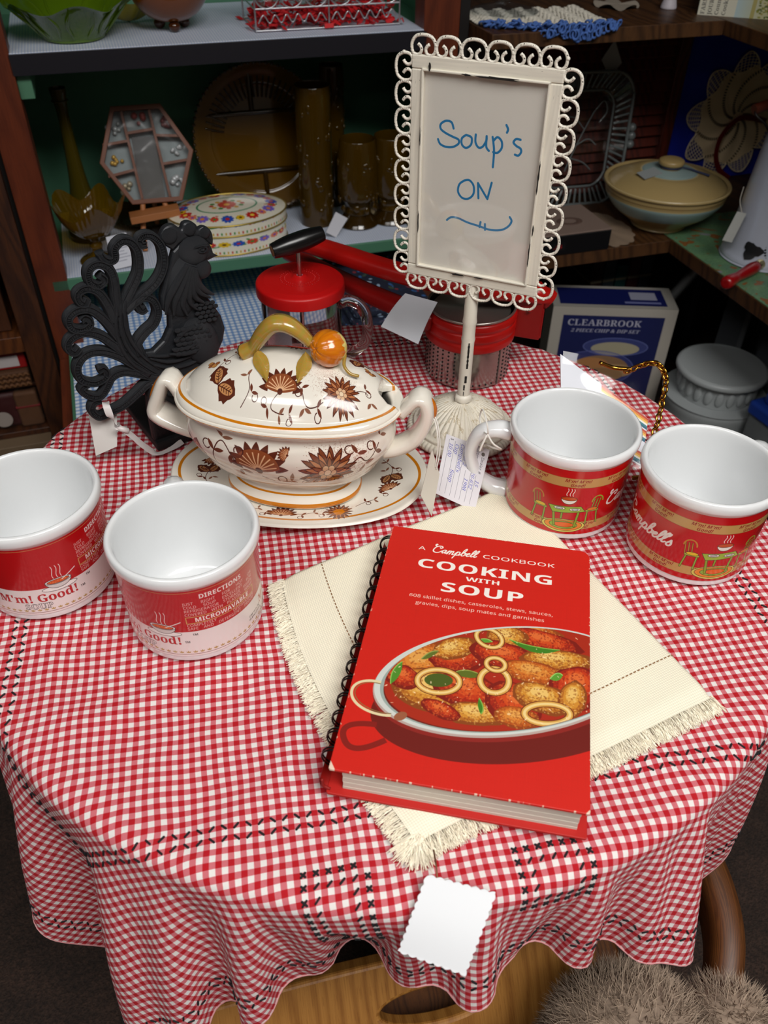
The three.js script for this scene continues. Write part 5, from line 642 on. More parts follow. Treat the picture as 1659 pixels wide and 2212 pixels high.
// ---------------------------------------------------------------- cellophane packet behind the right-hand mugs
{
  const C = [[0.1655, T + 0.0853, -0.687], [0.2499, T + 0.0402, -0.6468], [0.2409, T + 0.0122, -0.6089], [0.165, T + 0.045, -0.636]];
  const art = canvas(640, 640, (x, w, h) => {
    x.fillStyle = '#e3e6ee'; x.fillRect(0, 0, w, h); x.save(); x.translate(120, 330); x.rotate(-1.1); x.fillStyle = '#2a2a30'; x.font = 'bold 34px sans-serif'; x.fillText('NEW', 40, 0); x.fillText('RATIONS', 10, 46); x.font = '26px sans-serif'; x.fillText('AROMA', 20, 92); x.restore();
    x.fillStyle = '#7a2b1c'; x.fillRect(250, 176, 26, 20); const S = ['#c3402a', '#e08a2e', '#edc25a', '#f3efe6', '#2f7f8e', '#1f5f7a'];
    for (const o of [2, 170, 470]) for (let k = 0; k < 6; k++) { x.fillStyle = S[k]; x.fillRect(o > 400 ? 440 : 300, o + k * 25, 340, 26); }
  });
  const g = thing('gift_packet', 'clear packet with rainbow striped card and gold chain leaning behind the right mugs', 'gift packet');
  part('printed_card', card(C, null, { th: 0.0012 }), std(0xffffff, 0.5, { map: tex(art, { clamp: true }) }), g);
  const up = V(0, 0.55, 0.5).normalize().multiplyScalar(0.006), F = [[0.168, T + 0.086, -0.69], [0.266, T + 0.068, -0.6855], [0.246, T + 0.006, -0.6], [0.164, T + 0.04, -0.638]], film = grid(22, 22, (a, b) => { const p = V(...F[0]).lerp(V(...F[1]), b).lerp(V(...F[3]).lerp(V(...F[2]), b), a); p.addScaledVector(up, 0.6 + 0.35 * nz(a * 3, b * 3, 4)); return [p.x, Math.max(p.y, T + 0.003), p.z]; });
  part('film', film, phys(0xffffff, 0.08, { transmission: 1, thickness: 0, ior: 1.4, side: THREE.DoubleSide }), g);
  const gold = std(0xc0913a, 0.22, { metalness: 1 }), path = curve3([[0.238, T + 0.06, -0.7], [0.252, T + 0.072, -0.694], [0.262, T + 0.075, -0.687], [0.268, T + 0.066, -0.676], [0.264, T + 0.052, -0.66], [0.258, T + 0.038, -0.642], [0.25, T + 0.024, -0.625]]);
  const link = merge([new THREE.TorusGeometry(0.0028, 0.0011, 8, 16).scale(1.35, 1, 1)]); for (let k = 0; k < 20; k++) { const q = k / 19, p = path.getPoint(q), tg = path.getTangent(q), m = part('chain_link', link, gold, g); m.position.copy(p); m.quaternion.setFromUnitVectors(V(1, 0, 0), tg).multiply(new THREE.Quaternion().setFromAxisAngle(V(1, 0, 0), (k % 2) * 1.4 + 0.4)); }
  part('gold_cord', sweep([[0.21, T + 0.0665, -0.704], [0.225, T + 0.06, -0.706], [0.24, T + 0.061, -0.702]], 0.0022, 20, 8), gold, g); part('gold_cord', sweep([[0.233, T + 0.004, -0.602], [0.239, T + 0.007, -0.599], [0.245, T + 0.004, -0.602]], 0.0022, 14, 8), gold, g);
}

// ---------------------------------------------------------------- furniture along the back wall
const local = (name, label, cat, s, y, n, turn = 0, group) => thing(name, label, cat, W(s, y, n), A0 + turn, group);
// a box part given by its extents in the shelf frame (parent group stands at s = y = n = 0)
function slab(name, s0, s1, y0, y1, n0, n1, mat, parent, r = 0.0015) { const g = mbox(s1 - s0, y1 - y0, n1 - n0, r); const m = part(name, g, mat, parent); m.position.set((s0 + s1) / 2, (y0 + y1) / 2, (n0 + n1) / 2); return m; }
const cherry = woodTex(0x6a2e14, 0x4c1d0b, 11, { rep: [3, 1.2] }), cherryMat = std(0xffffff, 0.45, { map: cherry }), dark = woodTex(0x3d2313, 0x1b0e07, 15, { rep: [3, 1.2] }), darkMat = std(0xffffff, 0.5, { map: dark });
const greenPaint = std(0x44755a, 0.6), greenPanel = std(0x44755a, 0.7), navyEdge = std(0x14131b, 0.45);
const vinyl = (a, b, cell) => { const c = canvas(256, 256, (x) => { x.fillStyle = a; x.fillRect(0, 0, 256, 256); x.globalAlpha = 0.55; x.fillStyle = b; for (let k = 0; k < 8; k++) { x.fillRect(k * 32, 0, 13, 256); x.fillRect(0, k * 32, 256, 13); } }); const t = tex(c); t.repeat.set(1 / (8 * cell), 1 / (8 * cell)); return std(0xffffff, 0.6, { map: t }); };
const linerBlue = vinyl('#e3e6ee', '#9fb0d4', 0.0042), clothBlue = vinyl('#e9eef6', '#3f74bd', 0.0105);
{
  const t = local('display_hutch', 'brown wooden display hutch with green painted interior and shelves of coloured glass', 'hutch', 0, 0, 0);
  slab('post', -0.326, -0.278, 0, 1.75, -0.045, 0, cherryMat, t); slab('post', 0.346, 0.407, 0, 1.75, -0.045, 0, cherryMat, t); slab('edge_strip', 0.407, 0.424, 0, 1.75, -0.05, 0, std(0x14100e, 0.5), t);
  slab('back_panel', -0.326, 0.41, 0.02, 1.75, -0.315, -0.3, greenPanel, t, 0); for (const [a, b] of [[-0.326, -0.306], [0.39, 0.407]]) slab('side_panel', a, b, 0, 1.75, -0.3, -0.045, greenPanel, t, 0);
  slab('top_panel', -0.33, 0.41, 1.75, 1.78, -0.315, 0, cherryMat, t);
  slab('shelf', -0.306, 0.39, 1.28, 1.31, -0.3, -0.004, greenPaint, t);
  const u = slab('shelf', -0.306, 0.39, 0.913, 0.9395, -0.3, -0.006, greenPaint, t); slab('shelf_edge', -0.282, 0.352, 0.912, 0.9405, -0.006, 0, navyEdge, t, 0.001); slab('shelf_liner', -0.282, 0.346, 0.9405, 0.942, -0.298, -0.0005, linerBlue, t, 0);
  slab('shelf', -0.306, 0.39, 0.58, 0.6025, -0.3, 0, greenPaint, t, 0.003); slab('shelf_liner', -0.282, 0.346, 0.6025, 0.604, -0.298, -0.002, linerBlue, t, 0);
  slab('shelf_bracket', -0.2785, -0.258, 0.878, 0.911, -0.16, -0.012, std(0x4d7c60, 0.55), t, 0.002);
  slab('counter', -0.306, 0.39, 0.455, 0.478, -0.3, 0.3, greenPaint, t); slab('counter_front', -0.326, 0.407, 0.0, 0.455, 0.26, 0.28, cherryMat, t); for (const [a, b] of [[-0.326, -0.306], [0.39, 0.407]]) slab('counter_side', a, b, 0.0, 0.455, 0, 0.26, cherryMat, t);
  rnd.seed(31); const cl = grid(50, 60, (a, b) => { const s = lerp(-0.3, 0.17, b), n = lerp(-0.29, 0.302, a); return [s, 0.4795 + 0.0022 * (1 + nz(s * 14, n * 14, 3)), n]; }, (a, b) => [lerp(-0.3, 0.17, b), lerp(-0.29, 0.302, a)], true);
  const c = new THREE.Mesh(cl, std(0xffffff, 0.9, { map: clothBlue.map, side: THREE.DoubleSide })); c.name = 'gingham_runner'; c.userData = { label: 'blue and white gingham cloth spread on the low counter behind the table', category: 'cloth' }; c.position.set(...W(0, 0, 0)); c.rotation.y = A0; put(c);
}
// ---- coloured glass
const tint = (c, r = 0.06) => phys(c, r, { transmission: 1, thickness: 0, ior: 1.5, side: THREE.DoubleSide });
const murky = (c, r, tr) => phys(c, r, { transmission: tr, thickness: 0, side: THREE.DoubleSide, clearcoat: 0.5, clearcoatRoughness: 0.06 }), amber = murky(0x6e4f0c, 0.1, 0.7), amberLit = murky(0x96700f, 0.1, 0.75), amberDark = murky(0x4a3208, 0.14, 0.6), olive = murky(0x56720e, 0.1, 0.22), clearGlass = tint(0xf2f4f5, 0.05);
function ruffled(prof, amp, waves, cols = 145, extra = () => 0) { const C = new THREE.SplineCurve(P2(prof)); return sealRing(grid(40, cols, (i, j) => { const p = C.getPoint(i), a = j * TAU, k = Math.pow(i, 2.5); const r = p.x * (1 + amp[0] * k * Math.sin(a * waves) + extra(i, a)); return [Math.sin(a) * r, p.y + amp[1] * k * Math.sin(a * waves + 0.8), Math.cos(a) * r]; }), 40, cols); }
{
  const t = local('glass_bowl', 'large olive green pressed glass bowl with a wavy rim on the top shelf', 'bowl', -0.186, 0.942, -0.075);
  part('bowl', ruffled([[0.0001, 0.003], [0.04, 0.001], [0.046, 0.006], [0.06, 0.022], [0.078, 0.04], [0.09, 0.05]], [0.05, 0.006], 6, 145, (i, a) => 0.03 * i * nz(Math.cos(a) * 6, Math.sin(a) * 6, i * 5)), olive, t);
  part('leaf_relief', merge(Array.from({ length: 16 }, (_, k) => sweep([[0, 0.008, 0.05], [0.006 * (k % 2 ? 1 : -1), 0.028, 0.067], [0, 0.046, 0.087]], (q) => 0.0022 * Math.sin(q * Math.PI) + 0.0004, 12, 6).rotateY((k / 16) * TAU))), olive, t);
  const a = local('glass_bowl', 'smooth amber glass bowl on small feet beside the green bowl', 'bowl', -0.036, 0.942, -0.1);
  part('bowl', lathe(smoothProfile([[0.0001, 0.014], [0.02, 0.013], [0.042, 0.024], [0.058, 0.045], [0.064, 0.07], [0.062, 0.078], [0.0585, 0.076], [0.055, 0.048], [0.04, 0.028], [0.0001, 0.018]], 50), 64), murky(0x8a480c, 0.1, 0.35), a); for (let k = 0; k < 3; k++) part('foot', new THREE.SphereGeometry(0.009, 14, 10).scale(1, 0.9, 1).translate(Math.sin(k * 2.1) * 0.022, 0.008, Math.cos(k * 2.1) * 0.022), murky(0x5a2c0c, 0.1, 0.5), a);
  const l = local('leaf_dish', 'small yellow green leaf dish peeking out between the two bowls', 'dish', -0.098, 0.942, -0.17); part('dish', grid(14, 24, (i, j) => { const a = j * Math.PI - 1.57, r = i * 0.05 * (1 + 0.12 * Math.sin(a * 7)); return [Math.sin(a) * r, 0.002 + i * i * 0.03, Math.cos(a) * r * 0.8]; }), phys(0xb5a63a, 0.15, { side: THREE.DoubleSide, clearcoat: 0.5 }), l); part('stem', sweep([[0, 0.002, 0], [-0.01, 0.008, -0.02], [-0.02, 0.02, -0.03]], 0.002, 12, 6), std(0x8a7a28, 0.4), l);
}
{ // wire basket with tumblers and shredded paper
  const t = local('wire_basket', 'silver wire basket holding clear glasses over red shredded paper on top shelf', 'basket', 0.201, 0.942, -0.095), wire = std(0xc4c4c8, 0.3, { metalness: 0.85 });
  const w = 0.234, d = 0.11, hx = w / 2, hz = d / 2, R = (y) => [[-hx, y, -hz], [hx, y, -hz], [hx, y, hz], [-hx, y, hz]];
  const bar = (a, b, r = 0.0014) => { const p = V(...a), q = V(...b), L = p.distanceTo(q), g = new THREE.CylinderGeometry(r, r, L, 8); g.applyQuaternion(new THREE.Quaternion().setFromUnitVectors(V(0, 1, 0), q.clone().sub(p).normalize())); return g.translate((p.x + q.x) / 2, (p.y + q.y) / 2, (p.z + q.z) / 2); };
  for (const y of [0.0025, 0.032, 0.066]) { const r = R(y); part('rail', merge([0, 1, 2, 3].map((k) => bar(r[k], r[(k + 1) % 4]))), wire, t); }
  for (const [x, z] of [[-hx, hz], [hx, hz], [-hx, -hz], [hx, -hz], [0, hz]]) part('upright', bar([x, 0.001, z], [x, 0.068, z]), wire, t);
  for (const [a, b] of [[-hx, 0], [0, hx]]) { const pts = []; for (let k = 0; k <= 12; k++) pts.push([lerp(a + 0.004, b - 0.004, k / 12), 0.017 + (k % 2 ? 0.0065 : -0.0045), hz]); part('zigzag_wire', sweep(pts, 0.0012, 90, 6), wire, t); }
  for (let k = 0; k < 6; k++) part('ring', new THREE.TorusGeometry(0.0185, 0.0013, 8, 32).translate(-hx + 0.0195 + k * 0.039, 0.0505, hz), wire, t);
  rnd.seed(41); const sh = []; for (let k = 0; k < 520; k++) { const f = k < 90; const g = new THREE.BoxGeometry(rr(0.008, 0.016), 0.0006, rr(0.004, 0.009)); g.rotateX(rr(-1.2, 1.2)); g.rotateY(rr(0, 3.1)); g.rotateZ(rr(-0.8, 0.8)); g.translate(rr(-hx - (f ? 0.014 : -0.003), hx + (f ? 0.01 : -0.003)), f ? rr(0.003, 0.008) : rr(0.004, 0.03), f ? rr(-hz, hz + 0.005) : rr(-hz + 0.003, hz - 0.003)); sh.push(g); }
  const s = solo('shredded_paper', merge(sh), std(0xc8141d, 0.7), 'red shredded paper filling the bottom of the wire basket', 'shredded paper'); s.userData.kind = 'stuff'; s.position.copy(t.position); s.rotation.y = A0;
  for (let k = 0; k < 4; k++) { const g = local('drinking_glass', ['leftmost clear glass tumbler in the wire basket', 'second clear glass tumbler from the left in the wire basket', 'third clear glass tumbler from the left in the wire basket', 'rightmost clear glass tumbler in the wire basket'][k], 'glass', 0.115 + k * 0.057, 0.97, -0.095); part('tumbler', lathe([[0.0001, 0.001], [0.021, 0.001], [0.0225, 0.004], [0.0255, 0.085], [0.0242, 0.085], [0.0212, 0.006], [0.0001, 0.006]], 40), clearGlass, g); }
}
{ // bud vase, ruffled compote, tag
  const t = local('bud_vase', 'tall slim amber olive bud vase with flared neck at the left shelf end', 'vase', -0.231, 0.604, -0.165);
  part('vase', lathe(smoothProfile([[0.0001, 0.002], [0.032, 0.001], [0.036, 0.006], [0.036, 0.02], [0.026, 0.055], [0.0165, 0.095], [0.0115, 0.15], [0.0095, 0.2], [0.0105, 0.225], [0.0135, 0.247], [0.0122, 0.247], [0.0085, 0.2], [0.0095, 0.12], [0.0001, 0.02]], 70), 40), murky(0x6a5c14, 0.1, 0.6), t); part('neck_ring', new THREE.TorusGeometry(0.0122, 0.0016, 8, 32).rotateX(Math.PI / 2).translate(0, 0.232, 0), murky(0x6a5c14, 0.1, 0.6), t);
  const c = local('compote_dish', 'ruffled amber glass compote dish on a short foot in front of the bud vase', 'dish', -0.222, 0.604, -0.055);
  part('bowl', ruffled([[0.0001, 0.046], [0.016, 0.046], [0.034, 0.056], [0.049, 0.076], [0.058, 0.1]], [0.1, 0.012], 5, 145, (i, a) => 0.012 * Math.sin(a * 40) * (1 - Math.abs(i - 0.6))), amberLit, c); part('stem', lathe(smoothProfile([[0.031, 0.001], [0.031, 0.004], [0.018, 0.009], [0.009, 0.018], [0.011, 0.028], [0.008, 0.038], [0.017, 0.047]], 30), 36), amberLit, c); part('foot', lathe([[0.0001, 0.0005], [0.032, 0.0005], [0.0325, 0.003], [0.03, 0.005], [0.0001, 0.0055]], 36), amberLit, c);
  const tg = local('paper_tag', 'white printed price tag leaning against the amber compote foot', 'paper tag', -0.186, 0.604, -0.018); part('card', card([[-0.017, 0.05, -0.012], [0.017, 0.052, -0.018], [0.024, 0.004, 0.006], [-0.014, 0.002, 0.012]], null, { th: 0.0005 }), std(0xffffff, 0.8, { map: tex(canvas(128, 160, (x) => { x.fillStyle = '#d3d5de'; x.fillRect(0, 0, 128, 160); x.fillStyle = '#9a9cab'; for (let k = 0; k < 7; k++) x.fillRect(26, 34 + k * 15, 60 + (k % 3) * 12, 4); x.fillStyle = '#333'; x.fillRect(22, 16, 9, 9); }), { clamp: true }) }), tg);
}
{ // hexagonal shadow frame on its easel
  const t = local('shadow_frame', 'hexagonal wooden framed glass trinket box with small compartments leaning on an easel', 'shadow box', -0.108, 0.604, -0.135), wood = std(0x6e3c22, 0.5);
  const g = new THREE.Group(); g.name = 'case'; g.position.set(0, 0.143, 0); g.rotation.set(-0.37, -0.07, -0.02); t.add(g);
  const H = [[-0.046, 0.078], [0.036, 0.078], [0.08, 0.002], [0.048, -0.078], [-0.038, -0.078], [-0.08, -0.008]];
  const ring = shapeOf(H); ring.holes.push(new THREE.Path(P2(H.map(([x, y]) => [x * 0.915, y * 0.915])))); part('frame', extrude(ring, 0.026, 0.001).translate(0, 0, -0.013), wood, g);
  part('backing', extrude(shapeOf(H.map(([x, y]) => [x * 0.94, y * 0.94])), 0.002, 0).translate(0, 0, -0.012), std(0x7f8b8d, 0.5), g);
  const div = (x0, y0, x1, y1) => { const L = Math.hypot(x1 - x0, y1 - y0); part('divider', box(L, 0.0045, 0.02, 0.0006).rotateZ(Math.atan2(y1 - y0, x1 - x0)).translate((x0 + x1) / 2, (y0 + y1) / 2, -0.001), wood, g); };
  div(-0.03, 0.07, -0.02, -0.07); div(0.016, 0.07, 0.028, -0.07); div(-0.07, 0.02, -0.028, 0.024); div(-0.07, -0.03, -0.024, -0.022); div(-0.027, 0.036, 0.019, 0.04); div(0.02, 0.03, 0.064, 0.026); div(0.024, -0.016, 0.07, -0.012);
  part('mirror_panel', box(0.04, 0.1, 0.001, 0.0003).translate(-0.001, -0.02, -0.008), std(0xd9dde0, 0.12, { metalness: 1 }), g); rnd.seed(6);
  for (const [x, y, c] of [[-0.048, 0.045, 0xb9c0c0], [-0.006, 0.056, 0x9c3b35], [0.038, 0.05, 0x7a2a28], [-0.052, -0.006, 0xc9a24a], [-0.042, -0.05, 0xb3a98f], [0.05, 0.006, 0xc9ced0], [0.046, -0.044, 0xcfd4d6]]) part('trinket', merge(Array.from({ length: 6 }, () => new THREE.SphereGeometry(rr(0.003, 0.006), 8, 6).translate(x + rr(-0.01, 0.01), y + rr(-0.008, 0.008), -0.006))), std(c, 0.35, { metalness: 0.3 }), g);
  const gl = grid(20, 20, (a, b) => { const x = lerp(-0.076, 0.076, b), y = lerp(-0.073, 0.073, a); return [x, y, 0.0095 + 0.0012 * nz(x * 40, y * 40, 2)]; }); const sh = new THREE.ShapeGeometry(shapeOf(H.map(([x, y]) => [x * 0.925, y * 0.925]))); part('glass_pane', sh.translate(0, 0, 0.0095), phys(0xffffff, 0.16, { transmission: 1, thickness: 0, bumpMap: noiseTex(64, (u, v) => 0.5 + 0.5 * pn(u, v, 4, 2), { rep: [14, 14] }), bumpScale: 0.0012 }), g);
  const e = local('plate_easel', 'light wooden easel bar holding up the hexagonal box', 'easel', -0.108, 0.604, -0.122), pine = std(0xa5683a, 0.55); part('ledge', box(0.086, 0.012, 0.03, 0.001).rotateZ(0.08).translate(-0.006, 0.06, 0.038), pine, e); for (const q of [-1, 1]) part('leg', sweep([[q * 0.03 - 0.004, 0.0015, 0.052], [q * 0.026 - 0.004, 0.035, 0.036], [q * 0.018 - 0.004, 0.075, 0.018]], 0.0045, 10, 8, { square: 4 }), pine, e); part('back_strut', sweep([[0, 0.001, -0.07], [0, 0.06, -0.045], [0, 0.13, -0.02]], 0.0045, 10, 8, { square: 4 }), pine, e); 
  const d = local('serrated_dish', 'dark amber dish with a toothed rim lying behind the easel', 'dish', -0.125, 0.604, -0.21); part('dish', ruffled([[0.0001, 0.003], [0.04, 0.002], [0.05, 0.008], [0.066, 0.016], [0.07, 0.018]], [0.03, 0.001], 40, 241), amberDark, d);
}
{ // flowered tin
  const t = local('flower_tin', 'oval cream tin with a lid, printed all over with bright folk flowers', 'tin', 0.013, 0.604, -0.083, 0.05);
  const flower = (x, cx, cy, r, c1, c2, n = 9) => { for (let k = 0; k < n; k++) { x.fillStyle = c1; x.beginPath(); x.ellipse(cx + Math.cos((k / n) * TAU) * r * 0.62, cy + Math.sin((k / n) * TAU) * r * 0.62, r * 0.42, r * 0.26, (k / n) * TAU, 0, TAU); x.fill(); } x.fillStyle = c2; x.beginPath(); x.arc(cx, cy, r * 0.34, 0, TAU); x.fill(); };
  const cols = [['#2a52b8', '#c22a22'], ['#e3b81c', '#5a3a12'], ['#c3261f', '#f0cf4a'], ['#e07a55', '#7a3ab0'], ['#7a64c9', '#e08a2a'], ['#d5402c', '#3f8a3c']];
  const side = canvas(1024, 128, (x, w, h) => { x.fillStyle = '#e8e2cf'; x.fillRect(0, 0, w, h); rnd.seed(12); x.fillStyle = '#b8a24a'; x.fillRect(0, 0, w, 4); x.fillRect(0, h - 4, w, 4); for (let k = 0; k < 90; k++) { x.fillStyle = ['#c3391f', '#c9a02a', '#3f8a3c'][k % 3]; x.fillRect(k * 11.4, h - 26, 4, 16); } for (let k = 0; k < 26; k++) { const c = cols[k % 6]; for (let q = 0; q < 3; q++) { x.fillStyle = '#3f8a3c'; x.beginPath(); x.ellipse(k * 39.4 + 20 + rr(-16, 16), 54 + rr(-22, 22), 9, 4, rr(0, 3), 0, TAU); x.fill(); } flower(x, k * 39.4 + 20, 54, 18, c[0], c[1]); } });
  const top = canvas(640, 480, (x, w, h) => { x.fillStyle = '#e8e2cf'; x.fillRect(0, 0, w, h); x.translate(w / 2, h / 2); rnd.seed(17); for (let k = 0; k < 22; k++) { const a = (k / 22) * TAU, c = cols[(k * 5) % 6]; for (let q = 0; q < 4; q++) { x.fillStyle = q % 2 ? '#3f8a3c' : '#c3391f'; x.beginPath(); x.ellipse(Math.cos(a + rr(-0.1, 0.1)) * (240 + rr(-34, 34)), Math.sin(a + rr(-0.1, 0.1)) * (176 + rr(-30, 30)), 9, 5, rr(0, 3), 0, TAU); x.fill(); } flower(x, Math.cos(a) * 242, Math.sin(a) * 178, k % 2 ? 24 : 34, c[0], c[1]); } x.strokeStyle = '#2f8a5a'; x.lineWidth = 10; x.beginPath(); x.ellipse(0, 0, 160, 108, 0, 0, TAU); x.stroke(); for (let k = 0; k < 12; k++) { const a = (k / 12) * TAU; x.fillStyle = ['#c3391f', '#3f8a3c', '#d9a02a'][k % 3]; x.beginPath(); x.arc(Math.cos(a) * 84, Math.sin(a) * 54, 13, 0, TAU); x.fill(); } flower(x, 0, 0, 50, '#cf4a3a', '#f0b04a', 12); });
  const A = 0.107, B = 0.077, ov = (a, k) => [Math.cos(a) * A * k, Math.sin(a) * B * k];
  const wall = (y0, y1, k) => grid(4, 97, (i, j) => { const [x, z] = ov(j * TAU, k); return [x, lerp(y0, y1, i), z]; }, (i, j) => [j, i]);
  const sm = phys(0xffffff, 0.3, { map: tex(side), clearcoat: 0.4 }), gold = std(0xb9a04a, 0.3, { metalness: 0.8 });
  part('body', merge([wall(0.002, 0.036, 0.985), grid(2, 97, (i, j) => { const [x, z] = ov(j * TAU, 0.985 * i + 0.0001); return [x, 0.002, z]; })]), sm, t);
  const lid = part('lid', merge([wall(0.036, 0.054, 1)]), phys(0xffffff, 0.3, { map: tex(side, { rep: [1, 0.5] }), clearcoat: 0.4 }), t);
  part('lid_top', grid(14, 97, (i, j) => { const q = 1 - i, [x, z] = ov(j * TAU, Math.max(q, 0.001)); return [x, 0.0545 + 0.009 * (1 - Math.pow(q, 3)), z]; }, (i, j, p) => [p[0] / (2 * A) + 0.5, 0.5 - p[2] / (2 * B)]), phys(0xffffff, 0.28, { map: tex(top, { clamp: true }), clearcoat: 0.5 }), lid);
  const rim = (y, k, r) => { const pts = []; for (let q = 0; q < 24; q++) { const [x, z] = ov((q / 24) * TAU, k); pts.push([x, y, z]); } return sweep(pts, r, 96, 6, { closed: true }); }; part('gold_rim', rim(0.0545, 1, 0.0016), gold, lid); part('gold_rim', rim(0.0355, 1.002, 0.0012), gold, lid); part('gold_rim', rim(0.002, 0.99, 0.0014), gold, t);
}
{ // amber divided plate, pressed vases, goblets
  const t = local('divided_plate', 'round dark amber glass plate with beaded edge and divided sections standing at back', 'plate', 0.108, 0.604, -0.215);
  const g = new THREE.Group(); g.name = 'plate'; g.rotation.x = Math.PI / 2 - 0.2; g.position.set(0, 0.13, 0); t.add(g); const R = 0.126;
  part('disc', ruffled([[0.0001, 0.001], [0.085, 0.001], [0.095, 0.006], [0.118, 0.01], [R, 0.012]], [0, 0], 1, 97, (i, a) => 0.004 * Math.sin(a * 60) * i), phys(0x6b4a0c, 0.12, { transmission: 0.4, thickness: 0, side: THREE.DoubleSide, clearcoat: 0.4 }), g);
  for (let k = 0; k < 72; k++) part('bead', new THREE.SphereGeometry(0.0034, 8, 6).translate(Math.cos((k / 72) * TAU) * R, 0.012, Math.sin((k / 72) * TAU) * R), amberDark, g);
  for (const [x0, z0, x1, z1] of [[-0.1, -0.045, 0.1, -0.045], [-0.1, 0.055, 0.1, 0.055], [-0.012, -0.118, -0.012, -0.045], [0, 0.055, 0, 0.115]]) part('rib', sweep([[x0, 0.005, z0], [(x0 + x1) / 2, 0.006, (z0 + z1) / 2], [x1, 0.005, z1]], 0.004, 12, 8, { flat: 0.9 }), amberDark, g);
  part('sunray_relief', merge(Array.from({ length: 26 }, (_, k) => { const a = -2.9 + k * 0.105; return sweep([[Math.cos(a) * 0.07, 0.004, Math.sin(a) * 0.07], [Math.cos(a) * 0.105, 0.009, Math.sin(a) * 0.105]].flatMap((p, i, l) => (i ? [[(l[0][0] + p[0]) / 2, 0.0065, (l[0][2] + p[2]) / 2], p] : [p])), 0.0016, 6, 6); })), amberDark, g);
  rnd.seed(51); const bumps = (r, h) => merge(Array.from({ length: 60 }, () => { const a = rr(0, TAU), y = rr(0.02, h - 0.01); return new THREE.SphereGeometry(1, 8, 6).scale(rr(0.003, 0.006), rr(0.004, 0.008), 0.0025).translate(0, y, r).rotateY(a); }));
  const tallVase = (s, n, r, h, label) => { const v = local('amber_vase', label, 'vase', s, 0.604, n, 0, 'tall amber vases'); part('vessel', lathe(smoothProfile([[0.0001, 0.002], [r * 0.92, 0.001], [r, 0.006], [r, h * 0.5], [r * 1.02, h], [r * 0.94, h], [r * 0.9, h * 0.4], [0.0001, 0.012]], 50), 40), amber, v); part('bumps', bumps(r, h), amber, v); };
  tallVase(0.186, -0.115, 0.031, 0.226, 'tall bumpy amber glass vase with a yellow glint, in front of the plate'); tallVase(0.243, -0.2, 0.022, 0.235, 'plain narrow amber glass vase in the dark, right of the bumpy vase');
  const goblet = (s, n, label) => { const v = local('amber_goblet', label, 'goblet', s, 0.604, n, 0, 'footed amber goblets'); part('foot', lathe(smoothProfile([[0.0001, 0.0005], [0.036, 0.0005], [0.037, 0.006], [0.03, 0.015], [0.024, 0.022]], 20), 40), amberDark, v); part('cup', lathe(smoothProfile([[0.0001, 0.02], [0.024, 0.022], [0.023, 0.034], [0.028, 0.044], [0.036, 0.056], [0.038, 0.09], [0.036, 0.125], [0.033, 0.15], [0.0315, 0.15], [0.034, 0.1], [0.026, 0.05], [0.0001, 0.042]], 60), 40), amber, v); part('relief', bumps(0.036, 0.12).translate(0, 0.012, 0), amber, v); };
  goblet(0.259, -0.088, 'footed amber glass goblet beside the white tag, nearer the plate'); goblet(0.325, -0.09, 'footed amber glass goblet half hidden behind the sign frame');
  const tg = local('paper_tag', 'blank white paper tag standing tilted by the foot of an amber goblet', 'paper tag', 0.2, 0.604, -0.045); part('card', card([[0.008, 0.038, -0.014], [0.03, 0.024, -0.012], [0.0, 0.0006, 0.012], [-0.018, 0.012, 0.01]], null, { th: 0.0006 }), std(0xc6c6cd, 0.85), tg);
  const tc = local('paper_tag', 'pale tan paper tag standing between the two amber goblets', 'paper tag', 0.295, 0.604, -0.1); part('card', card([[-0.012, 0.03, -0.004], [0.012, 0.028, -0.004], [0.01, 0.002, 0.008], [-0.01, 0.002, 0.008]], null, { th: 0.0006 }), std(0x9b8a68, 0.85), tc);
}
{ // patterned fabric pile on the low counter, behind the ricer
  const c = canvas(256, 256, (x) => { x.fillStyle = '#131a30'; x.fillRect(0, 0, 256, 256); rnd.seed(71); for (let k = 0; k < 70; k++) { x.fillStyle = ['#2f5f9c', '#9fb4cc', '#8a2a34', '#3a4a3a', '#16223f'][k % 5]; x.beginPath(); x.ellipse(rr(0, 256), rr(0, 256), rr(4, 18), rr(3, 9), rr(0, 3), 0, TAU); x.fill(); } }); const m = tex(c); m.repeat.set(9, 9); const t = local('folded_fabric', 'folded navy fabric with blue and red flowers on the counter behind the ricer', 'fabric', 0.262, 0.4785, 0.02), f = std(0xffffff, 0.9, { map: m });
  for (let k = 0; k < 3; k++) part('fold', mbox(0.17 - k * 0.012, 0.02, 0.26 - k * 0.02, 0.009).translate((k % 2) * 0.004, 0.011 + k * 0.0195, 0), f, t);
}
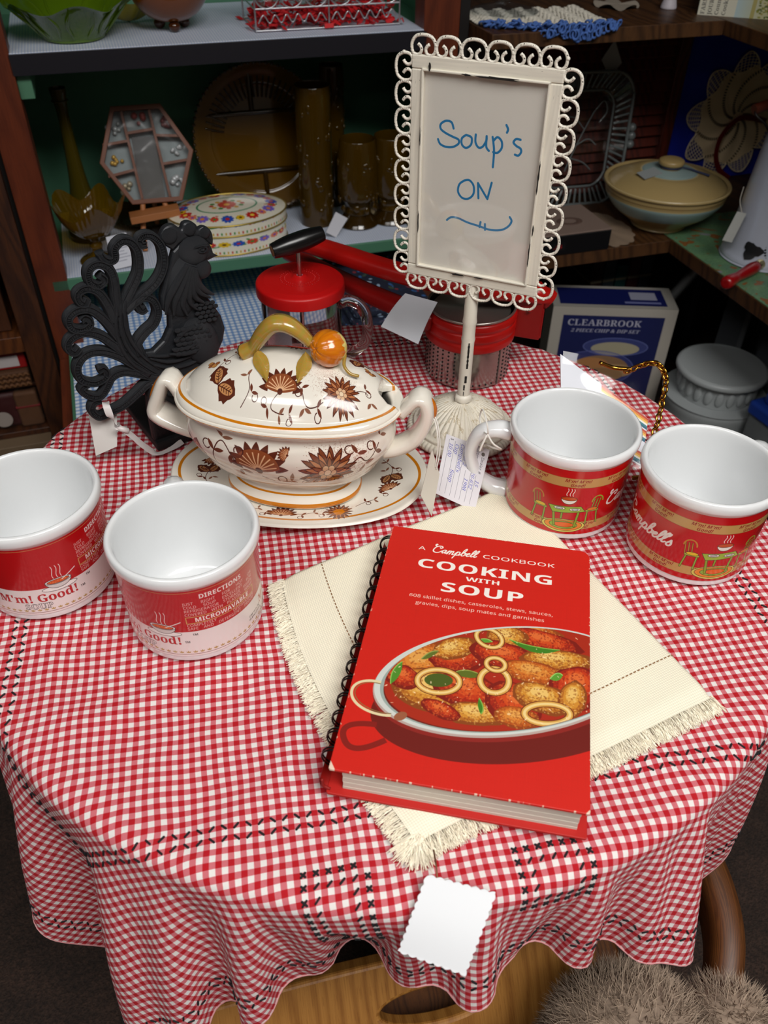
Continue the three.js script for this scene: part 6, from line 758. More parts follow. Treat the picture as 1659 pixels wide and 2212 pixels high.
{ // cabinet left of the hutch
  const t = local('wooden_cabinet', 'dark brown wooden cabinet with panelled door standing left of the green hutch', 'cabinet', 0, 0, 0), oakDk = std(0xffffff, 0.5, { map: woodTex(0x4f2a12, 0x26120a, 23) });
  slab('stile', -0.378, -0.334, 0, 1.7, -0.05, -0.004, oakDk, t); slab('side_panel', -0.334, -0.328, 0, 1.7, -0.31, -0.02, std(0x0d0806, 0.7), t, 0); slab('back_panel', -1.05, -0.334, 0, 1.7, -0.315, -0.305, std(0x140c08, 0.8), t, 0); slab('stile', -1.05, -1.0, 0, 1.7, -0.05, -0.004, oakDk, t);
  slab('rail', -1.0, -0.378, 0.65, 0.672, -0.3, -0.01, oakDk, t); slab('rail', -1.0, -0.378, 0.476, 0.506, -0.3, -0.006, std(0xffffff, 0.5, { map: woodTex(0x6a3a16, 0x3a1c0a, 27) }), t);
  const d = slab('door', -0.72, -0.392, 0.508, 0.648, -0.05, -0.03, oakDk, t); part('raised_panel', box(0.26, 0.1, 0.01, 0.004).translate(0, 0, 0.012), std(0xffffff, 0.5, { map: woodTex(0x3d2010, 0x1c0d06, 29) }), d); part('carved_moulding', merge([-1, 1].map((s) => box(0.28, 0.006, 0.012, 0.002).translate(0, s * 0.055, 0.011))), oakDk, d);
  slab('shelf', -1.0, -0.378, 0.392, 0.4, -0.3, -0.03, oakDk, t); slab('shelf', -1.0, -0.378, 0.3, 0.312, -0.3, -0.01, oakDk, t); slab('base_board', -1.0, -0.378, 0.2, 0.3, -0.012, 0.02, std(0x6d5a44, 0.7), t); slab('plinth', -1.0, -0.378, 0, 0.2, -0.3, 0.02, std(0x3b332b, 0.8), t);
  const rb = local('red_box', 'red box with a white label inside the dark left cabinet', 'box', -0.44, 0.436, -0.07); part('carton', box(0.11, 0.032, 0.09, 0.002).translate(0, 0.016, 0), std(0x8a0f10, 0.5), rb); part('white_label', box(0.05, 0.022, 0.001, 0.0003).translate(0.018, 0.016, 0.0455), std(0xb8b0b0, 0.6), rb);
  const wb = local('wicker_tray', 'low brown wicker tray with braided rim under the red box', 'tray', -0.48, 0.4, -0.07); part('tray', box(0.19, 0.034, 0.11, 0.004).translate(0, 0.0175, 0), std(0x4b2c14, 0.8), wb); for (const y of [0.008, 0.018, 0.028]) { const pts = []; for (let k = 0; k <= 40; k++) pts.push([-0.094 + k * 0.0047, y + (k % 2 ? 0.0025 : -0.0025), 0.056]); part('braid', sweep(pts, 0.0024, 120, 6), std(0x5e3a1a, 0.7), wb); }
  const bag = local('plastic_bag', 'clear plastic bag of dark red crafts with a round white sticker', 'bag', -0.46, 0.312, -0.055); part('contents', box(0.12, 0.075, 0.07, 0.01).translate(-0.01, 0.038, -0.006), std(0x3a0f10, 0.6), bag); part('film', grid(16, 24, (a, b) => [lerp(-0.08, 0.08, b), lerp(0.002, 0.084, a), 0.034 + 0.006 * nz(a * 5, b * 7, 3)]), phys(0xffffff, 0.12, { transmission: 1, thickness: 0, side: THREE.DoubleSide }), bag); part('sticker', new THREE.CylinderGeometry(0.016, 0.016, 0.001, 24).rotateX(Math.PI / 2).translate(0.008, 0.03, 0.043), std(0x9a8f88, 0.6), bag);
  const bk = local('brown_parcel', 'brown kraft paper parcel beside the clear bag in the left cabinet', 'parcel', -0.405, 0.312, -0.06); part('parcel', box(0.042, 0.075, 0.08, 0.006).translate(0, 0.038, 0), std(0x54341c, 0.8), bk); part('red_cord', box(0.0435, 0.004, 0.0815, 0.001).translate(0, 0.045, 0), std(0x6a1414, 0.7), bk);
}

// ---------------------------------------------------------------- corner shelving on the right
const SY = 0.573, SU = 0.948, walnut = std(0xffffff, 0.45, { map: woodTex(0x5a3a1e, 0x2c190b, 33) }), walnutDk = std(0xffffff, 0.5, { map: woodTex(0x2a1710, 0x120805, 35) }), louverMat = std(0xffffff, 0.5, { map: woodTex(0x6a2616, 0x30100a, 37) });
{
  const t = local('corner_shelving', 'dark brown corner shelving with louvred shutter back and two shelf levels', 'shelving', 0, 0, 0);
  for (const [y, th] of [[SU, 0.022], [SY, 0.026], [1.3, 0.025]]) { slab('shelf_board', 0.425, 0.845, y - th, y, -0.185, 0.09, walnut, t); slab('shelf_board', 0.8455, 1.3, y - th, y, -0.185, 0.75, walnut, t); }
  slab('back_board', 0.425, 1.62, 0.02, SY - 0.03, -0.2, -0.186, walnutDk, t, 0); slab('end_board', 1.3, 1.32, 0, 1.7, -0.2, 0.76, walnutDk, t, 0);
  slab('back_board', 0.425, 1.62, SU, 1.7, -0.2, -0.188, walnutDk, t, 0); slab('low_shelf', 0.425, 1.3, 0.2, 0.225, -0.185, 0.5, walnutDk, t);
  slab('shadow_gap_board', 0.425, 0.6, SY, SU - 0.022, -0.2, -0.188, walnutDk, t, 0);
  const sh = new THREE.Group(); sh.name = 'louvred_shutter'; t.add(sh); slab('shutter_stile', 0.958, 0.983, SY, SU - 0.023, -0.195, -0.17, louverMat, sh); slab('shutter_stile', 0.6, 0.625, SY, SU - 0.023, -0.195, -0.17, louverMat, sh);
  for (let k = 0; k < 17; k++) { const m = part('louvre_slat', mbox(0.334, 0.024, 0.005, 0.0015), louverMat, sh); m.position.set(0.7915, SY + 0.012 + k * 0.0215, -0.183); m.rotation.x = -0.55; }
  const green = noiseTex(256, (u, v) => { const a = pn(u, v, 7, 3), b = pn(u, v, 16, 9), n = 0.06 * nz(u * 60, v * 60, 2); return b > 0.36 ? [0.5 + n, 0.32 + n, 0.16] : a > 0.42 ? [0.5 + n, 0.5 + n, 0.52] : [0.36 + n + a * 0.05, 0.5 + n + a * 0.05, 0.36 + n]; }, { color: true, rep: [4, 4] });
  slab('green_liner', 0.8475, 1.29, SY, SY + 0.0012, 0.0, 0.74, std(0xffffff, 0.5, { map: green }), t, 0);
  for (const [s, n, w] of [[1.0, 0.0, 0.03], [1.058, 0.15, 0.026]]) slab('black_upright', s, s + 0.015, 0.225, SY - 0.027, n - w / 2, n + w / 2, std(0x0b0b0d, 0.4), t);
  slab('blue_board', 0.984, 1.295, SY + 0.002, SU - 0.03, -0.19, -0.182, std(0x0a22a8, 0.7), t, 0);
}
{ // things on the upper board
  const doily = std(0xd9d4c6, 0.95, { side: THREE.DoubleSide }), blue = std(0x4a6fb5, 0.9), t = local('crocheted_doily', 'white crocheted doily with ruffled blue edge hanging over the upper right shelf', 'doily', 0.525, SU, 0.005);
  // a wavy cloth whose front edge falls over the board in points
  const edge = (q) => { const s = lerp(-0.095, 0.12, q), fall = [0.0, 0.003, 0.001, 0.004, 0.012, 0.004, 0.014, 0.018, 0.012, 0.006, 0.001], k = q * 10, i = Math.min(9, Math.floor(k)), f = lerp(fall[i], fall[i + 1], k - i); return [s, f]; };
  const at = (a, q) => { const [s, f] = edge(q), n0 = -0.12, n1 = 0.086 - (q < 0.45 ? 0.05 * (1 - q / 0.45) : 0), L = n1 - n0 + f, d = a * L; return d < n1 - n0 ? [s, 0.003 + 0.002 * Math.sin(q * 40 + a * 5), n0 + d] : [s, 0.003 - (d - (n1 - n0)), n1 + 0.004 + 0.003 * Math.sin(q * 34)]; };
  rnd.seed(61); const rings = []; for (let i = 0; i < 20; i++) for (let j = 0; j < 34; j++) { const q = (j + (i % 2) * 0.5 + 0.25) / 34.6, a = 0.3 + 0.6 * (i / 19), p = at(a, q), e = at(a + 0.01, q), tilt = Math.atan2(p[1] - e[1], e[2] - p[2]); rings.push(new THREE.TorusGeometry(rr(0.0034, 0.0046), rr(0.0011, 0.0017), 5, 9).rotateX(Math.PI / 2 + tilt + rr(-0.2, 0.2)).translate(p[0], p[1] + 0.0012, p[2])); }
  part('crochet', merge(rings), doily, t).userData.kind = 'stuff';
  const loops = []; for (let row = 0; row < 3; row++) for (let k = 0; k < 52; k++) { const q = (k + 0.5 + row * 0.3) / 53, a = 0.9 + row * 0.045, e = at(a, q), wob = 0.005 * Math.sin(q * 62 + row); loops.push(new THREE.TorusGeometry(rr(0.0042, 0.0062), rr(0.0015, 0.0023), 5, 10).scale(0.8, 1.1, 1).rotateY(rr(-0.9, 0.9)).rotateX(e[2] > 0.085 ? rr(-0.3, 0.5) : rr(0.7, 1.5)).translate(e[0], e[1] + 0.002 + wob * 0.6, e[2] + 0.002 + wob)); }
  part('blue_edging', merge(loops), blue, t).userData.kind = 'stuff';
  const gs = local('cake_stand', 'clear glass pedestal dish standing on the blue edged doily', 'cake stand', 0.5, SU + 0.006, -0.035); part('pedestal', lathe(smoothProfile([[0.0001, 0.001], [0.052, 0.001], [0.05, 0.005], [0.02, 0.012], [0.006, 0.02], [0.005, 0.055], [0.012, 0.07], [0.07, 0.078], [0.072, 0.085], [0.0001, 0.082]], 60), 48), clearGlass, gs);
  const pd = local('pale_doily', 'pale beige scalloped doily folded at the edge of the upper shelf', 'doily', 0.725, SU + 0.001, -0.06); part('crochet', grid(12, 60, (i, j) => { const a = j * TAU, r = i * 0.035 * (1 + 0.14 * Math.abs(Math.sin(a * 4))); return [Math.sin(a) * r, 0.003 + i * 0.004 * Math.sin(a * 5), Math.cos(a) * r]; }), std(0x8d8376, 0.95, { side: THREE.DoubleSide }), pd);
  const th = local('china_thimble', 'tiny white china bell standing near the shelf corner', 'ornament', 0.806, SU, -0.022); part('bell', lathe(smoothProfile([[0.0135, 0.0005], [0.0138, 0.003], [0.0115, 0.012], [0.0085, 0.024], [0.005, 0.029], [0.0001, 0.031]], 24), 28), phys(0xbdb7be, 0.3), th); part('painted_band', lathe([[0.0133, 0.004], [0.0131, 0.006], [0.0127, 0.0065]], 28), std(0x8a7f9a, 0.4), th);
  const spine = canvas(512, 128, (x, w, h) => { x.fillStyle = '#a9b3a6'; x.fillRect(0, 0, w, h); x.fillStyle = '#c9c6b4'; x.fillRect(0, 0, 190, h); const g = x.createLinearGradient(190, 0, 330, 0); g.addColorStop(0, '#a8bcc0'); g.addColorStop(1, '#b9b48c'); x.fillStyle = g; x.fillRect(190, 0, 322, h); x.fillStyle = '#a39a5c'; x.fillRect(268, 0, 20, h); rnd.seed(8); for (let k = 0; k < 160; k++) { x.fillStyle = ['#66702c', '#8a8a3a', '#4f5a22', '#9a8c40'][k % 4]; x.beginPath(); x.ellipse(rr(300, 440), rr(0, h), rr(3, 9), rr(2, 6), 0, 0, TAU); x.fill(); } x.fillStyle = '#a8482a'; x.beginPath(); x.arc(470, 60, 34, 0, TAU); x.fill(); x.fillStyle = '#4b4a46'; x.font = 'bold 27px serif'; for (const [i, s] of ['FARM', 'JOURNAL', 'Country', 'Cookbook'].entries()) { x.save(); x.translate(34 + i * 36, h - 4); x.rotate(-Math.PI / 2); x.fillText(s, 0, 0); x.restore(); } });
  const bk = local('thick_cookbook', 'thick country cookbook lying with its spine outward at the shelf corner', 'book', 0.875, SU, 0.07, -0.62); part('cover', merge([box(0.16, 0.003, 0.2, 0.001).translate(0.02, 0.0015, -0.1), box(0.16, 0.003, 0.2, 0.001).translate(0.02, 0.0395, -0.1)]), std(0x8c9682, 0.6), bk); part('pages', box(0.152, 0.035, 0.19, 0.001).translate(0.02, 0.0205, -0.101), std(0xb5ab94, 0.8), bk); part('spine', new THREE.BoxGeometry(0.16, 0.041, 0.003).translate(0.02, 0.0205, 0.0005), std(0xffffff, 0.6, { map: tex(spine, { clamp: true }) }), bk);
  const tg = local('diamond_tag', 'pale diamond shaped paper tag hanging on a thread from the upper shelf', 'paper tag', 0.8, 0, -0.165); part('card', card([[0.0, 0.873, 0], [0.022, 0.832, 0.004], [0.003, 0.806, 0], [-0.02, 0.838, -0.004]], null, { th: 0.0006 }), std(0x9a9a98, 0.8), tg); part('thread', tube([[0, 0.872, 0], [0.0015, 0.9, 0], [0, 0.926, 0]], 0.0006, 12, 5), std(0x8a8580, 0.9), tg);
}
{ // things on the middle board
  const gl = phys(0x9aa2a2, 0.12, { transmission: 0.66, thickness: 0, side: THREE.DoubleSide, clearcoat: 0.6, clearcoatRoughness: 0.05 }), t = local('glass_tray', 'clear pressed glass tray with ribbed border and beaded handle leaning on the shutter', 'tray', 0.745, SY, -0.155), g = new THREE.Group(); g.name = 'tray'; g.position.set(0, 0.124, 0); g.rotation.set(-0.1, 0, -0.03); t.add(g);
  const rrect = (w, h, r) => { const p = []; const q = [[w - r, h - r, 0], [-w + r, h - r, 1], [-w + r, -h + r, 2], [w - r, -h + r, 3]]; for (const [x, y, k] of q) for (let i = 0; i <= 8; i++) { const a = (k + i / 8) * Math.PI / 2; p.push([x + Math.cos(a) * r, y + Math.sin(a) * r]); } return p; };
  const loops = [[0.0001, 0.0001, 0.00005, 0], [0.062, 0.083, 0.03, 0], [0.07, 0.091, 0.034, 0.006], [0.093, 0.114, 0.044, 0.012], [0.106, 0.124, 0.05, 0.016]].map(([w, h, r, z]) => rrect(w, h, r).map(([x, y]) => [x, y, z]));
  part('dish', grid(loops.length, 37, (i, j, a, b) => loops[a][b % 36]), tint(0xdfe4e4, 0.06), g);
  const o = rrect(0.1065, 0.1245, 0.05), inn = rrect(0.074, 0.095, 0.036), mid = rrect(0.07, 0.091, 0.034); part('rim', sweep(o.map(([x, y]) => [x, y, 0.0165]), 0.0034, 160, 8, { closed: true }), gl, g); part('inner_ridge', sweep(mid.map(([x, y]) => [x, y, 0.007]), 0.0026, 160, 8, { closed: true }), gl, g);
  const oc = curve3(o.map(([x, y]) => [x, y, 0.014]), true), ic = curve3(inn.map(([x, y]) => [x, y, 0.009]), true); for (let k = 0; k < 64; k++) { const a = oc.getPointAt(k / 64), b = ic.getPointAt(k / 64); part('border_rib', sweep([a, a.clone().lerp(b, 0.5), b], 0.0024, 4, 6), gl, g); }
  for (const [x, y] of [[0.117, -0.012], [0.1175, 0.004], [0.116, 0.02], [-0.117, -0.012], [-0.1175, 0.004], [-0.116, 0.02]]) part('handle_bead', new THREE.SphereGeometry(0.0088, 16, 12).translate(x, y, 0.015), gl, g);
  part('etched_flower', merge([[[-0.02, -0.06], [0, -0.01], [0.03, 0.05]], [[0, -0.01], [0.025, 0], [0.045, -0.012]], [[-0.01, -0.035], [0.02, -0.045], [0.04, -0.06]], [[0.012, 0.02], [-0.01, 0.04], [-0.03, 0.045]], [[0.03, 0.05], [0.05, 0.07], [0.06, 0.05], [0.045, 0.03]]].map((l) => sweep(l.map(([x, y]) => [x, y, 0.0016]), 0.0015, 20, 6))), gl, g);
  const bx = local('black_box', 'flat black box with a tan lid and red lettering under the glass tray', 'box', 0.63, SY, 0.03); part('carton', box(0.15, 0.038, 0.125, 0.002).translate(0, 0.019, 0), std(0x08080b, 0.4), bx); const lid = part('tan_lid', box(0.15, 0.003, 0.125, 0.001).translate(0, 0.0395, 0), std(0x7d6a60, 0.6), bx); part('printed_swirl', new THREE.TorusGeometry(0.02, 0.006, 8, 24).scale(1, 0.7, 0.1).rotateX(-Math.PI / 2).translate(0.012, 0.0412, 0.01), std(0x5a453c, 0.7), lid);
  part('red_lettering', new THREE.PlaneGeometry(0.034, 0.016).translate(-0.036, 0.017, 0.0627), std(0xffffff, 0.5, { map: tex(canvas(128, 64, (x) => { x.fillStyle = '#08080b'; x.fillRect(0, 0, 128, 64); x.fillStyle = '#a3121c'; x.font = 'bold 44px serif'; x.fillText('.AS', 30, 48); }), { clamp: true }) }), bx);
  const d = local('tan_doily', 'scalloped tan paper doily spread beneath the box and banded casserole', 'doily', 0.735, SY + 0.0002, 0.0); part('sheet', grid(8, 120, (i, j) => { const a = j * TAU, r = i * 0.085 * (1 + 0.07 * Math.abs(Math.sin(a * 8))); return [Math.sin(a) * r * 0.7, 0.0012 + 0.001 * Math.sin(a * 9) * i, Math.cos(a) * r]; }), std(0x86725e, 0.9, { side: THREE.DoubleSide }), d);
  // banded casserole
  const band = canvas(64, 512, (x, w, h) => { x.fillStyle = '#a68f5f'; x.fillRect(0, 0, w, h); for (const [a, b, c] of [[0.0, 0.12, '#8a7048'], [0.4, 0.56, '#8fa6a4'], [0.56, 0.58, '#b9a678'], [0.62, 0.64, '#7d6540'], [0.7, 0.73, '#7d6540'], [0.86, 0.88, '#c2b083']]) { x.fillStyle = c; x.fillRect(0, (1 - b) * h, w, (b - a) * h); } });
  const lidC = canvas(64, 512, (x, w, h) => { x.fillStyle = '#a68f5f'; x.fillRect(0, 0, w, h); x.fillStyle = '#93a8a6'; x.fillRect(0, h * 0.12, w, h * 0.34); x.fillStyle = '#c2b083'; x.fillRect(0, h * 0.46, w, h * 0.03); });
  const c = local('banded_casserole', 'round tan stoneware casserole with lid and pale blue bands', 'casserole', 0.862, SY + 0.0013, 0.012); part('bowl', lathe(smoothProfile([[0.0001, 0.002], [0.05, 0.001], [0.054, 0.006], [0.07, 0.018], [0.095, 0.036], [0.112, 0.056], [0.1165, 0.068], [0.1185, 0.078], [0.122, 0.083], [0.1195, 0.087], [0.113, 0.084]], 70), 72), phys(0xffffff, 0.35, { map: tex(band, { clamp: true }), clearcoat: 0.3 }), c);
  const ld = part('lid', lathe(smoothProfile([[0.114, 0.081], [0.108, 0.086], [0.09, 0.095], [0.066, 0.103], [0.05, 0.1045], [0.048, 0.106], [0.02, 0.109], [0.0001, 0.11]], 60), 72), phys(0xffffff, 0.35, { map: tex(lidC, { clamp: true }), clearcoat: 0.3 }), c); part('knob', lathe(smoothProfile([[0.0001, 0.108], [0.018, 0.109], [0.018, 0.113], [0.024, 0.118], [0.023, 0.125], [0.012, 0.1285], [0.0001, 0.129]], 30), 36), phys(0xa08858, 0.35), ld);
  const rb = new THREE.Group(); rb.name = 'blue_cord'; c.add(rb); part('loop', new THREE.TorusGeometry(0.0205, 0.0014, 6, 30).rotateX(Math.PI / 2).translate(0, 0.1135, 0), std(0x1d2748, 0.7), rb); part('loose_end', sweep([[0.016, 0.1135, 0.013], [0.03, 0.111, 0.02], [0.046, 0.1072, 0.034], [0.058, 0.1045, 0.047]], (q) => 0.0012 + 0.0012 * q, 20, 6), std(0x1d2748, 0.7), rb);
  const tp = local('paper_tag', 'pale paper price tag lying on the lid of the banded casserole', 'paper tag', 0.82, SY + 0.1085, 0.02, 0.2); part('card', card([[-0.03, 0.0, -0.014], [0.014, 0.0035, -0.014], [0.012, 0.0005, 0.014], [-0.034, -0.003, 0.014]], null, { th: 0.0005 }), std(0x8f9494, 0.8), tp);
}
{ // enamel coffee pot, its tag, doily and ribbon, red handled tool
  const t = local('enamel_pot', 'tall tapered white enamel coffee pot with a black chip near its base', 'coffee pot', 0.968, SY + 0.0013, 0.205), en = phys(0xb7bccb, 0.18, { clearcoat: 0.6 });
  part('body', lathe(smoothProfile([[0.0001, 0.002], [0.072, 0.001], [0.0765, 0.004], [0.0765, 0.01], [0.0705, 0.03], [0.064, 0.1], [0.0575, 0.18], [0.053, 0.235], [0.054, 0.242], [0.05, 0.244], [0.0001, 0.25]], 70), 64), en, t); part('red_base_line', new THREE.TorusGeometry(0.0768, 0.0009, 6, 64).rotateX(Math.PI / 2).translate(0, 0.0022, 0), std(0x8a2f22, 0.4), t);
  part('enamel_chip', grid(14, 24, (i, j) => { const a = j * TAU, r = i * (0.0165 + 0.0035 * Math.sin(a * 3 + 1) + 0.001 * Math.sin(a * 9)), an = -1.02 + (Math.cos(a) * r) / 0.07, y = 0.033 + Math.sin(a) * r * 0.85, R = (y < 0.01 ? 0.0765 : y < 0.03 ? lerp(0.0765, 0.0705, sstep(y, 0.008, 0.031)) : 0.0705 - (y - 0.03) * 0.085) + 0.0019; return [Math.sin(an) * R, y, Math.cos(an) * R]; }), std(0x17171a, 0.5, { side: THREE.DoubleSide }), t);
  const b = part('bail', sweep([[-0.05, 0.2, 0.0], [-0.066, 0.232, -0.014], [-0.082, 0.248, -0.03], [-0.07, 0.258, -0.036], [-0.02, 0.262, -0.03], [0.03, 0.245, -0.01], [0.052, 0.2, 0.0]], 0.0022, 60, 8), std(0x1c1716, 0.4, { metalness: 0.6 }), t); part('wood_grip', new THREE.CylinderGeometry(0.0085, 0.0085, 0.036, 18).rotateZ(Math.PI / 2 + 0.25).translate(-0.066, 0.2585, -0.035), std(0x53200f, 0.45), b);
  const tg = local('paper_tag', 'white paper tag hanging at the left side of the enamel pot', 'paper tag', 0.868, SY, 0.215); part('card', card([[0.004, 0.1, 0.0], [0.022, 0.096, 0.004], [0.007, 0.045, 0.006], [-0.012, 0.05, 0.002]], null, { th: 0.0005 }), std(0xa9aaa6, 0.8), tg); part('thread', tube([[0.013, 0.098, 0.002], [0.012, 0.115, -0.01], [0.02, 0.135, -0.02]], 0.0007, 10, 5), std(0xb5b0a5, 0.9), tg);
  // pinwheel doily flat against the blue board
  const d = local('pinwheel_doily', 'cream crocheted pinwheel doily with pointed lace petals on the blue board', 'doily', 1.142, 0.704, -0.176), cr = std(0xe6cda4, 0.95, { side: THREE.DoubleSide }), lace = std(0xeedcbc, 0.95);
  const N = 9, R0 = 0.097, Rp = 0.129; part('centre', grid(10, 181, (i, j) => { const a = j * TAU, r = Math.max(i, 0.001) * R0 * (1 + 0.04 * Math.cos(a * N)); return [Math.cos(a) * r, Math.sin(a) * r, 0.0005 + 0.002 * Math.cos(a * N + i * 3) * i]; }), cr, d);
  for (let k = 0; k < N; k++) { const a0 = (k / N) * TAU + 0.25, net = [], C = (q, r) => { const a = a0 + q; return [Math.cos(a) * r, Math.sin(a) * r, 0.0012]; }; const hw = 0.33, top = (q) => R0 + (Rp - R0) * (1 - Math.pow(Math.abs(q) / hw, 1.6)); for (let i = -4; i <= 4; i++) { const q = (i / 4) * hw * 0.96; net.push(sweep([C(q, R0 - 0.004), C(q * 0.97, (R0 + top(q)) / 2), C(q * 0.94, top(q))], 0.00085, 4, 4)); } for (let j = 0; j < 7; j++) { const r = R0 + (Rp - R0) * (j / 6), lim = hw * Math.pow(Math.max(0, 1 - (r - R0) / (Rp - R0)), 1 / 1.6); if (lim < 0.03) continue; net.push(sweep([C(-lim, r), C(0, r + 0.001), C(lim, r)], 0.00085, 6, 4)); } net.push(sweep([-1, -0.7, -0.35, 0, 0.35, 0.7, 1].map((q) => C(q * hw, top(q * hw))), 0.0015, 24, 5)); part('lace_petal', merge(net), lace, d);
    const sp = []; for (let q = 0; q <= 10; q++) { const r = 0.014 + (R0 - 0.016) * (q / 10), a = a0 + hw + (1 - q / 10) * 1.15; sp.push([Math.cos(a) * r, Math.sin(a) * r, 0.003]); } const c = curve3(sp), hs = []; for (let q = 0; q < 22; q++) { const p = c.getPoint(q / 21); hs.push(box(0.0022, 0.0055, 0.0012, 0.0003).rotateZ(Math.atan2(c.getTangent(q / 21).y, c.getTangent(q / 21).x)).translate(p.x, p.y, p.z)); } part('spiral_openwork', merge(hs), std(0x3a2c1e, 0.95), d); }
  const r = local('red_ribbon', 'dark red satin ribbon curving across the pinwheel doily', 'ribbon', 1.142, 0.7, -0.17); part('band', (() => { const c = curve3([[0.07, -0.006, 0.006], [0.03, 0.004, 0.007], [-0.005, 0.004, 0.006], [-0.035, -0.025, 0.006], [-0.038, -0.065, 0.006], [-0.02, -0.1, 0.008], [0.012, -0.122, 0.01]]); return grid(40, 3, (i, j) => { const p = c.getPoint(i), g = c.getTangent(i); return [p.x - g.y * (j - 0.5) * 0.011, p.y + g.x * (j - 0.5) * 0.011, p.z]; }); })(), phys(0x6b0a0c, 0.4, { side: THREE.DoubleSide }), r);
  const k = local('red_handled_beater', 'red wooden handle with brass ferrule of a kitchen beater overhanging the green shelf', 'kitchen tool', 0.86, SY + 0.014, 0.285, 0.42); part('handle', (() => { const g = lathe(smoothProfile([[0.0001, -0.055], [0.008, -0.0545], [0.0118, -0.048], [0.0108, -0.03], [0.0088, -0.012], [0.0105, 0.015], [0.0112, 0.04], [0.0085, 0.052], [0.0001, 0.053]], 50), 24); return g.rotateZ(-Math.PI / 2); })(), phys(0x8e0b10, 0.3, { clearcoat: 0.4 }), k); part('ferrule', new THREE.CylinderGeometry(0.0098, 0.0098, 0.014, 12).rotateZ(Math.PI / 2).translate(0.059, 0, 0), std(0xb9ac7a, 0.2, { metalness: 1 }), k); const wh = part('gear_wheel', new THREE.CylinderGeometry(0.03, 0.03, 0.006, 40).rotateX(Math.PI / 2 - 0.3).translate(0.1, 0.021, 0), std(0x141414, 0.5, { metalness: 0.5 }), k); part('gear_tooth', merge(Array.from({ length: 40 }, (_, q) => box(0.003, 0.004, 0.006, 0.0005).translate(0, 0.031, 0).rotateZ((q / 40) * TAU))).rotateX(-0.3).translate(0.1, 0.021, 0), std(0x141414, 0.5, { metalness: 0.5 }), wh);
}
{ // below the middle board
  const front = canvas(640, 640, (x, w, h) => { x.fillStyle = '#a8a298'; x.fillRect(0, 0, w, h); x.fillStyle = '#121a4e'; x.fillRect(58, 52, w - 116, h - 90); x.fillStyle = '#a9a9b8'; x.font = 'bold 54px serif'; x.fillText('CLEARBROOK', 84, 116); x.font = 'italic bold 30px serif'; x.fillText('2 PIECE CHIP & DIP SET', 108, 158); const el = (a, b, c, d, f, s) => { x.beginPath(); x.ellipse(a, b, c, d, 0, 0, TAU); x.fillStyle = f; x.fill(); if (s) { x.strokeStyle = s; x.lineWidth = 5; x.stroke(); } }; el(360, 250, 170, 58, 'rgba(120,130,190,0.35)', '#5a649c'); el(360, 262, 128, 44, '#a39c84'); el(270, 400, 210, 120, 'rgba(110,110,170,0.35)', '#545c94'); el(300, 390, 150, 80, '#8a6a4c'); el(250, 370, 90, 44, '#b07a4a'); el(390, 410, 90, 44, '#a8875e'); el(320, 440, 110, 46, '#94704c'); });
  const topC = canvas(512, 256, (x, w, h) => { x.fillStyle = '#98948c'; x.fillRect(0, 0, w, h); x.fillStyle = '#0d1550'; x.fillRect(30, 30, w - 70, h - 60); x.fillStyle = '#8e90a2'; x.fillRect(330, 66, 110, 90); x.fillStyle = '#6d72a0'; x.fillRect(300, 180, 150, 20); });
  const t = local('chip_dip_box', 'blue and white glassware carton picturing a dip bowl, under the right shelf', 'box', 0.742, 0.2255, 0.105, -0.36), bw = 0.25, bh = 0.225, bd = 0.095; part('carton', box(bw, bh, bd, 0.0015).translate(0, bh / 2, -bd / 2), std(0x8c887e, 0.6), t); part('printed_front', new THREE.PlaneGeometry(bw, bh).translate(0, bh / 2, 0.0006), std(0xffffff, 0.5, { map: tex(front, { clamp: true }) }), t); part('printed_top', new THREE.PlaneGeometry(bw, bd).rotateX(-Math.PI / 2).translate(0, bh + 0.0006, -bd / 2), std(0xffffff, 0.5, { map: tex(topC, { clamp: true }) }), t);
  const milk = phys(0xb9bfc0, 0.35, { transmission: 0.25, thickness: 0 }), c = local('cake_carrier', 'stacked translucent white plastic carrier with round lid and bumpy sides', 'food container', 0.918, 0.2255, 0.25);
  part('lower_tray', lathe(smoothProfile([[0.0001, 0.004], [0.08, 0.004], [0.098, 0.06], [0.1, 0.082], [0.094, 0.085], [0.0001, 0.086]], 30), 56), milk, c); part('bumpy_wall', merge([lathe([[0.074, 0.086], [0.076, 0.135]], 56), ...Array.from({ length: 22 }, (_, k) => new THREE.SphereGeometry(1, 12, 8).scale(0.0085, 0.016, 0.005).translate(0, 0.11, 0.0755).rotateY((k / 22) * TAU))]), milk, c); part('lid', lathe(smoothProfile([[0.08, 0.132], [0.0885, 0.136], [0.0885, 0.144], [0.082, 0.148], [0.078, 0.1455], [0.0001, 0.1455]], 30), 56), milk, c);
  const b = local('blue_container', 'bright blue lidded plastic food container at the right edge', 'food container', 0.98, 0.2255, 0.415, 0.1), blue = phys(0x1f3f9a, 0.35); part('lid', merge([box(0.15, 0.03, 0.12, 0.008).translate(0, 0.125, 0), box(0.12, 0.03, 0.09, 0.012).translate(0, 0.15, 0)]), blue, b); part('clear_body', box(0.14, 0.108, 0.11, 0.006).translate(0, 0.0555, 0), phys(0x9aa0a2, 0.3, { transmission: 0.5, thickness: 0 }), b);
  const w = local('white_bowl', 'small white bowl with red stripe low down beside the blue container', 'bowl', 0.85, 0.2255, 0.42); part('bowl', lathe(smoothProfile([[0.0001, 0.002], [0.025, 0.001], [0.04, 0.025], [0.046, 0.05], [0.044, 0.05], [0.036, 0.026], [0.0001, 0.008]], 30), 40), phys(0x9a9994, 0.3), w); part('red_stripe', lathe([[0.0461, 0.044], [0.0463, 0.05]], 40), std(0x7a1a16, 0.4), w);
